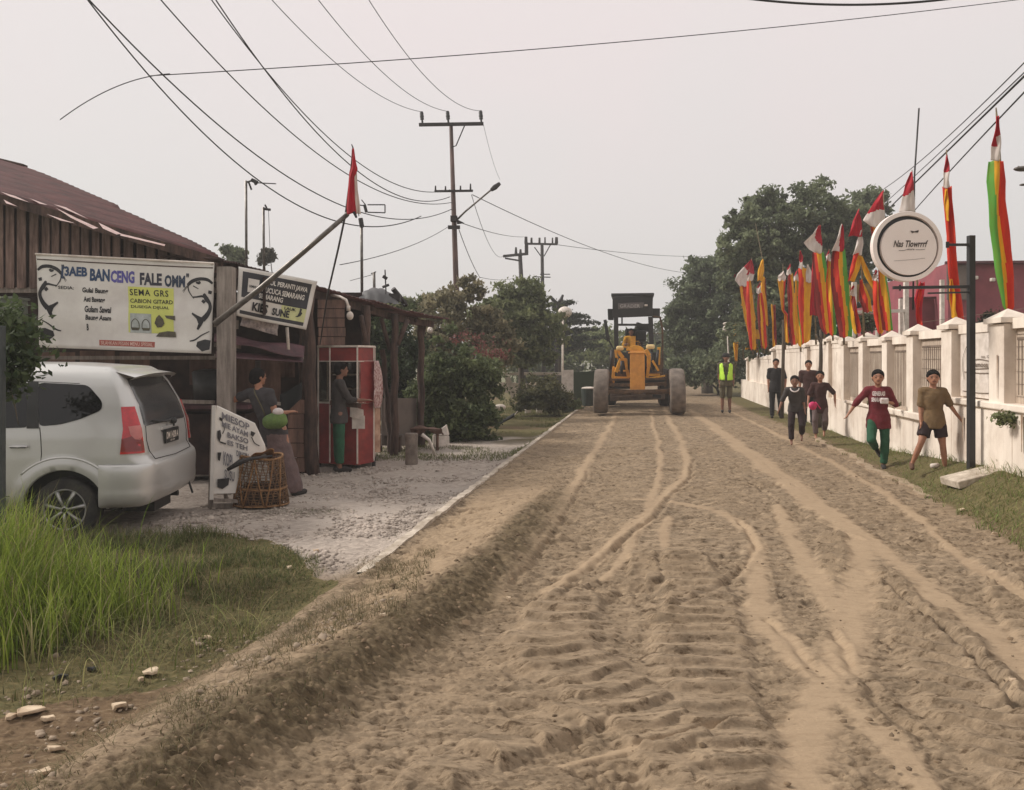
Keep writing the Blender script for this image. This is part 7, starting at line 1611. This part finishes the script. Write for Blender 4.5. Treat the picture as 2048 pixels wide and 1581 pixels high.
# grader driver
dv = gw(1262, 700, D+.85); bz = 1.78
person('driver in a yellow shirt sitting inside the grader cab', tuple(Vector((GX, GY, GZ+bz-.10))+Matrix.Rotation(GRZ, 3, 'Z') @ Vector((dv.x, D+.9, 0))), 1.62, yaw=0, arms=[((-.35,-.3,-.8), (.3,-.9,.1)), ((.35,-.3,-.8), (-.1,-.95,.1))], legs=[((-.15,-1,-.05), (0,-.15,-1)), ((.15,-1,-.05), (0,-.15,-1))], shirt=YLW, sleeve=1.3, pants=BK, sit=.12, shoes=SHOE, skin=SKIND)

# ================================================================ POLES AND WIRES
POLEM = mat('rusty_steel_pole', S(96,72,66), S(66,50,46), rough=.8, scale=5, stretch=(1,1,.3)); POLED = mat('dark_pole', S(52,46,46), S(38,33,34), rough=.85, scale=4)
def upole(name, label, base, pts, rads, m):
    r_ = empty(name, tuple(base), label, 'utility pole'); mb = MB(); mb.tube([base]+pts, rads, 14); mb.build('pole', m, r_, smooth=True); return r_
Ym = 24.0
u1 = upole('utility_pole', 'tallest rusty power pole with two crossarms and a street lamp arm', P(925, 826, Ym)+Vector((0,0,-.3)), [P(912, 560, Ym), P(902, 251, Ym)], [.105, .085, .055], POLEM)
mb = MB(); mb.beam(P(869,383,Ym-.1), P(946,382,Ym-.1), .06, .06); mb.build('crossarm', POLED, u1)
mb = MB(); mb.beam(P(838,250,Ym-.1), P(967,248,Ym-.1), .08, .09); mb.tube([P(929,252,Ym-.1), P(912,292,Ym-.1), P(902,295,Ym-.1)], .018, 6); mb.build('crossarm', POLED, u1)
for px, t, b in ((843,224,248),(895,223,248),(961,222,248)):
    mb = MB(); p0, p1 = P(px+2,b,Ym-.1), P(px,t,Ym-.1); mb.tube([p0, p0.lerp(p1,.35), p0.lerp(p1,.36), p0.lerp(p1,.55), p0.lerp(p1,.56), p0.lerp(p1,.8), p0.lerp(p1,.81), p1], [.03,.03,.06,.05,.065,.05,.06,.045], 10); mb.build('insulator', BLACK, u1, smooth=False)
for px, t in ((871,372),(891,373),(921,372),(941,368)):
    mb = MB(); mb.tube([P(px,382,Ym-.1), P(px,t,Ym-.1)], [.03,.02], 8); mb.build('insulator', POLED, u1)
mb = MB(); mb.tube([P(914,440,Ym-.1), P(930,424,Ym-.2), P(980,382,Ym-.5), P(986,378,Ym-.5)], [.03,.028,.026,.025], 8); mb.build('lamp_arm', GAL, u1, smooth=True); mb = MB(); mb.tube([P(982,381,Ym-.5), P(990,375,Ym-.5), P(1000,367,Ym-.5)], [.05,.08,.05], 10); mb.build('lamp_head', POLED, u1, smooth=True)
mb = MB(); mb.box(P(908,438,Ym-.15), (.20,.2,.16)); mb.prism([P(912,438,Ym-.2), P(928,446,Ym-.2), P(914,448,Ym-.2)], (0,0,0), (0,.1,0)); mb.box(P(908,455,Ym-.15), (.36,.1,.10)); mb.build('junction_box', POLED, u1)
mb = MB(); mb.box(P(921,631,Ym-.2), (.14,.12,.26)); mb.build('meter_box', WHITE, u1, bevel=.01)
Yp = 45.0
u2 = upole('utility_pole', 'leaning dark pole with a single sided bracket, left of the two distant poles', P(1054, 790, Yp), [P(1047,640,Yp), P(1040,510,Yp)], [.16,.14,.11], POLED)
mb = MB(); mb.beam(P(1006,513,Yp-.2), P(1056,508,Yp-.2), .18, .13); mb.tube([P(1010,517,Yp-.2), P(1040,522,Yp-.2)], .05, 6); mb.beam(P(1053,510,Yp-.2), P(1053,486,Yp-.2), .2, .2); mb.build('crossarm', POLED, u2)
for px, t in ((1032,495),(1041,499)): mb = MB(); mb.tube([P(px,510,Yp-.2), P(px,t,Yp-.2)], [.09,.05], 8); mb.build('insulator', POLED, u2)
u3 = upole('utility_pole', 'dark distant pole with a wide crossarm and six insulators', P(1088, 790, Yp+1), [P(1086,640,Yp+1), P(1084,488,Yp+1)], [.13,.11,.09], POLED)
mb = MB(); mb.beam(P(1052,488,Yp+.8), P(1115,489,Yp+.8), .15, .10); mb.tube([P(1069,495,Yp+.8), P(1082,513,Yp+.8)], .03, 6); mb.tube([P(1101,490,Yp+.8), P(1088,513,Yp+.8)], .03, 6); mb.build('crossarm', POLED, u3)
mb = MB(); mb.beam(P(1066,554,Yp+.8), P(1101,555,Yp+.8), .08, .05); mb.beam(P(1080,549,Yp+.8), P(1100,549,Yp+.8), .08, .05); mb.build('crossarm', POLED, u3)
for px, t, r in ((1052,474,.10),(1063,476,.07),(1079,476,.07),(1090,475,.05),(1105,476,.05),(1113,475,.10)): mb = MB(); mb.tube([P(px,488,Yp+.8), P(px,t,Yp+.8)], [r,r*.8], 8); mb.build('insulator', POLED, u3)
u4 = upole('street_lamp', 'twin armed dark street lamp far down the left side of the road', P(1112, 790, 38), [P(1113,680,38), P(1115,605,38)], [.09,.07,.06], POLED); u4['category'] = 'street lamp'
mb = MB(); mb.tube([P(1115,607,38), P(1106,600,38), P(1100,592,38)], [.06,.09,.05], 8); mb.tube([P(1115,607,38), P(1122,600,38), P(1126,590,38)], [.06,.09,.05], 8); mb.build('lamp_arm', BLACK, u4, smooth=True)
mb = MB(); mb.ell(P(1130,625,36), (.32,.3,.26)); mb.tube([P(1126,640,36), P(1125,790,36)], .05, 8); tag(mb.build('globe_lamp', WHITE, smooth=True), 'round white globe lamp on a post near the twin armed street lamp', 'lamp')
for px, py, Y, r, lb in ((860,661,20,.07,'small white bulb hanging among the leaves right of the canopy'),(700,632,12.35,.055,'small white bulb under the canopy pipe bracket')):
    mb = MB(); mb.ell(P(px,py,Y), (r,r,r*1.2)); mb.tube([P(px,py-4,Y), P(px,py-9,Y)], .02, 6); tag(mb.build('light_bulb', WHITE, smooth=True), lb, 'bulb')
CABLE = mat('cable_black', (.02,.02,.022), rough=.6)
def wire(a, b, mid, r, label, n=40):
    """sagging cable between two real ends; mid = photograph point that fixes the sag"""
    A_ = P(*a); B_ = P(*b); best = None
    for i in range(1, 400):
        t = i/400; p = A_.lerp(B_, t); px = 1024+FPX*p.x/p.y
        if best is None or abs(px-mid[0]) < best[0]: best = (abs(px-mid[0]), t, p)
    _, t, p = best; sag = (p.z-(CH-(mid[1]-HOR)/FPX*p.y))/(4*t*(1-t))
    mb = MB(); pts = []
    for i in range(n+1):
        t = i/n; q = A_.lerp(B_, t); q.z -= 4*sag*t*(1-t); pts.append(q)
    mb.tube(pts, r, 6); tag(mb.build('overhead_cable', CABLE, smooth=True), label, 'cable', 'overhead cables')
W = [((150,-30,11),(905,418,Ym),(545,334),.012,'thick cable from the top left sagging to the middle of the tall power pole'),
 ((160,-20,10.6),(842,433,18),(551,385),.011,'lowest long sagging cable from the top left behind the leaning pole'),
 ((300,-25,12),(905,405,Ym),(575,260),.011,'cable crossing the top left above the leaning pole, third from the left'),
 ((405,-25,13),(900,380,Ym),(650,270),.011,'upper one of two close cables passing the red flag tip'),
 ((415,-25,12.6),(900,394,Ym),(700,330),.012,'lower one of two close cables passing the red flag tip'),
 ((530,-15,14),(843,224,Ym),(700,150),.008,'thin cable running to the left insulator of the tall pole'),
 ((625,-15,14),(895,223,Ym),(760,140),.008,'thin cable running to the middle insulator of the tall pole'),
 ((725,-20,14),(961,222,Ym),(820,118),.008,'thin cable running to the right insulator of the tall pole'),
 ((120,240,12.5),(340,148,13),(230,175),.008,'short thin cable end rising at the upper left'),
 ((300,152,13),(2150,-15,17),(1200,88),.008,'long thin cable crossing the whole sky nearly level'),
 ((1440,-10,10),(1960,-10,10),(1690,10),.014,'thick cable dipping into the top right of the sky'),
 ((2200,-30,9),(1768,378,26),(1900,270),.010,'uppermost thin cable of the bundle at the right edge'),
 ((2200,0,9),(1775,402,26),(1900,287),.010,'second cable of the bundle at the right edge'),
 ((2200,5,9.2),(1770,425,26),(1893,305),.018,'thickest cable of the bundle crossing the narrow twisted flag'),
 ((2200,28,9),(1826,425,25),(1930,310),.014,'lowest cable of the bundle at the right edge'),
 ((945,390,Ym),(1450,545,60),(1100,462),.012,'cable leaving the tall pole towards the big tree, upper one'),
 ((925,447,Ym),(1052,474,Yp),(990,467),.012,'cable from the lamp bracket to the distant poles'),
 ((1115,490,Yp),(1500,510,70),(1240,505),.016,'cable leaving the far wide crossarm to the right'),
 ((943,390,Ym),(1006,513,Yp),(970,470),.010,'cable dropping from the second crossarm to the leaning far pole'),
 ((918,460,Ym),(960,556,30),(935,505),.012,'dark service cable dropping into the brown tree right of the tall pole'),
 ((895,455,Ym),(680,530,14),(800,500),.008,'faint service cable sagging from the tall pole to the stall roof'),
 ((960,555,30),(1040,553,Yp),(1010,560),.010,'cable between the brown tree top and the leaning far pole'),
 ((967,250,Ym),(1000,360,32),(985,320),.006,'very thin wire falling from the top crossarm')]
for q in W: wire(*q)
# loose bits on the ground: pale scraps one can point at
SCR = mat('pale_scrap', S(206,186,160), S(170,146,120), rough=.9, scale=9, bump=.3)
scr = [(60,1430,.19,.10,'largest flat pale fragment on the soil at the lower left'),(22,1442,.08,.05,'broken pale sliver left of the largest fragment'),(96,1446,.09,.03,'thin pale chip just right of the largest fragment'),
 (112,1508,.13,.035,'long pale stick lying on the bank at the lower left'),(88,1556,.10,.06,'pale chunk near the bottom left corner'),(300,1352,.13,.07,'rounded pale fragment at the edge of the grass'),(282,1368,.05,.04,'smaller pale lump under the rounded fragment'),
 (184,1346,.09,.05,'pale scrap among the dark litter by the tall grass'),(120,1362,.14,.05,'dark glossy wrapper in the litter by the tall grass'),(238,1420,.11,.06,'half buried pale lump on the soil bank'),(415,1284,.09,.03,'white flake in the thin grass above the bank'),
 (578,1140,.07,.06,'yellowish white scrap in the low grass'),(632,1106,.09,.04,'pale scrap where the grass meets the gravel'),(1924,1024,.10,.05,'white crumpled scrap at the edge of the right verge'),(2026,1372,.06,.04,'white pebble on the road near the right edge'),
 (1990,1072,.08,.03,'pale flake on the road edge below the right verge'),(1018,1203,.05,.03,'small white stone in the wheel rut'),(766,1240,.05,.025,'white chip on the soil bank crest')]
for i, (px, py, a, b, lb) in enumerate(scr):
    g = G(px, py); rr = random.Random(i); n = 9; mb = MB()
    ring_ = [Vector((a*.38*math.cos(2*math.pi*k/n)*rr.uniform(.7,1.15), b*.75*math.sin(2*math.pi*k/n)*rr.uniform(.7,1.15), .02+rr.uniform(0,.02))) for k in range(n)]
    rz_ = Matrix.Rotation(rr.uniform(-.5,.7), 3, 'Z') @ Matrix.Rotation(-.15, 3, 'X')
    mb.prism([g+rz_ @ p*(.9)+Vector((0,0,-.012)) for p in ring_], (0,0,0), (0,0,.016))
    tag(mb.build('rubble_fragment', SOOT if 'dark' in lb else SCR, bevel=.004), lb, 'fragment', 'scattered pale fragments')
# gravel and clods
def pebbles(name, X, Y, Sx, material, label):
    n = len(X); Z = hz(X, Y); base = np.array([[1,0,0],[0,1,0],[-1,0,0],[0,-1,0],[.6,.6,.7],[-.6,.5,.7],[-.5,-.6,.65],[.6,-.5,.6],[0,0,.95]])
    V = base[None]*rng.uniform(.6, 1.4, (n, 9, 1))*Sx[:, None, None]; V[:, :, 2] *= .7
    az = rng.random(n)*6.28; c, s = np.cos(az)[:, None], np.sin(az)[:, None]; x = V[:, :, 0]*c-V[:, :, 1]*s; y = V[:, :, 0]*s+V[:, :, 1]*c
    V = np.stack([x+X[:, None], y+Y[:, None], V[:, :, 2]+Z[:, None]+.004], -1).reshape(-1, 3)
    f4 = np.array([[0,1,5,4],[1,2,6,5],[2,3,7,6],[3,0,4,7]]); f3 = np.array([[4,5,8],[5,6,8],[6,7,8],[7,4,8]]); b = (np.arange(n)*9)[:, None, None]
    o = npmesh(name, V, (b+f4).reshape(-1, 4), material, F3=(b+f3).reshape(-1, 3)); return tag(o, label, name, kind='stuff')
X, Y = scatter(5000, -3.8, .8, 6.4, 14, lambda X, Y: (X < XL(Y)-.1)*(1-gp(X, Y))*np.clip(8/Y, .1, 1)**2*sst(fbm(X*2, Y*2, 3, 210), .35, .6))
pebbles('gravel', X, Y, rng.gamma(2.2, .0042, len(X))+.004, mat('gravel_stone', S(186,172,160), S(120,108,98), rough=.95, scale=3), 'pale loose gravel spread over the forecourt')
X, Y = scatter(3600, -3.5, 6, 2.2, 11, lambda X, Y: (X > XB(Y)-.5)*(X < XR(Y)+.2)*np.clip(4/Y, .1, 1)**2*(.03+.97*np.exp(-((X-XB(Y)-.1)/.28)**2)+.1*(fbm(X*3, Y*3, 2, 220) > .55)))
pebbles('soil_clods', X, Y, rng.gamma(1.6, .0032, len(X))+.003, mat('clod', S(122,102,80), S(90,74,56), rough=1, scale=5), 'crumbly clods of soil along the scraped bank and road')
X, Y = scatter(700, -3.2, -.7, 2.4, 5.0, lambda X, Y: (X < XB(Y)-.1)*sst(fbm(X*4, Y*4, 3, 240), .45, .6))
pebbles('rubble', X, Y, rng.gamma(1.5, .004, len(X))+.003, mat('rubble_stone', S(160,142,122), S(110,94,78), rough=.95, scale=3), 'small pale rubble crumbs on the near bank')

# ================================================================ HAZE
mb = MB(); mb.box((8, 60, 9), (420, 260, 26)); hm = bpy.data.materials.new('haze'); hm.use_nodes = True; hn = hm.node_tree.nodes; hn.remove(hn['Principled BSDF'])
pv = hn.new('ShaderNodeVolumePrincipled'); pv.inputs['Color'].default_value = (.9, .88, .86, 1); pv.inputs['Density'].default_value = .0026; pv.inputs['Anisotropy'].default_value = .2
hm.node_tree.links.new(pv.outputs[0], hn['Material Output'].inputs['Volume']); hz_o = mb.build('haze', hm); tag(hz_o, 'thin even dusty haze over the whole road', 'haze', kind='stuff')
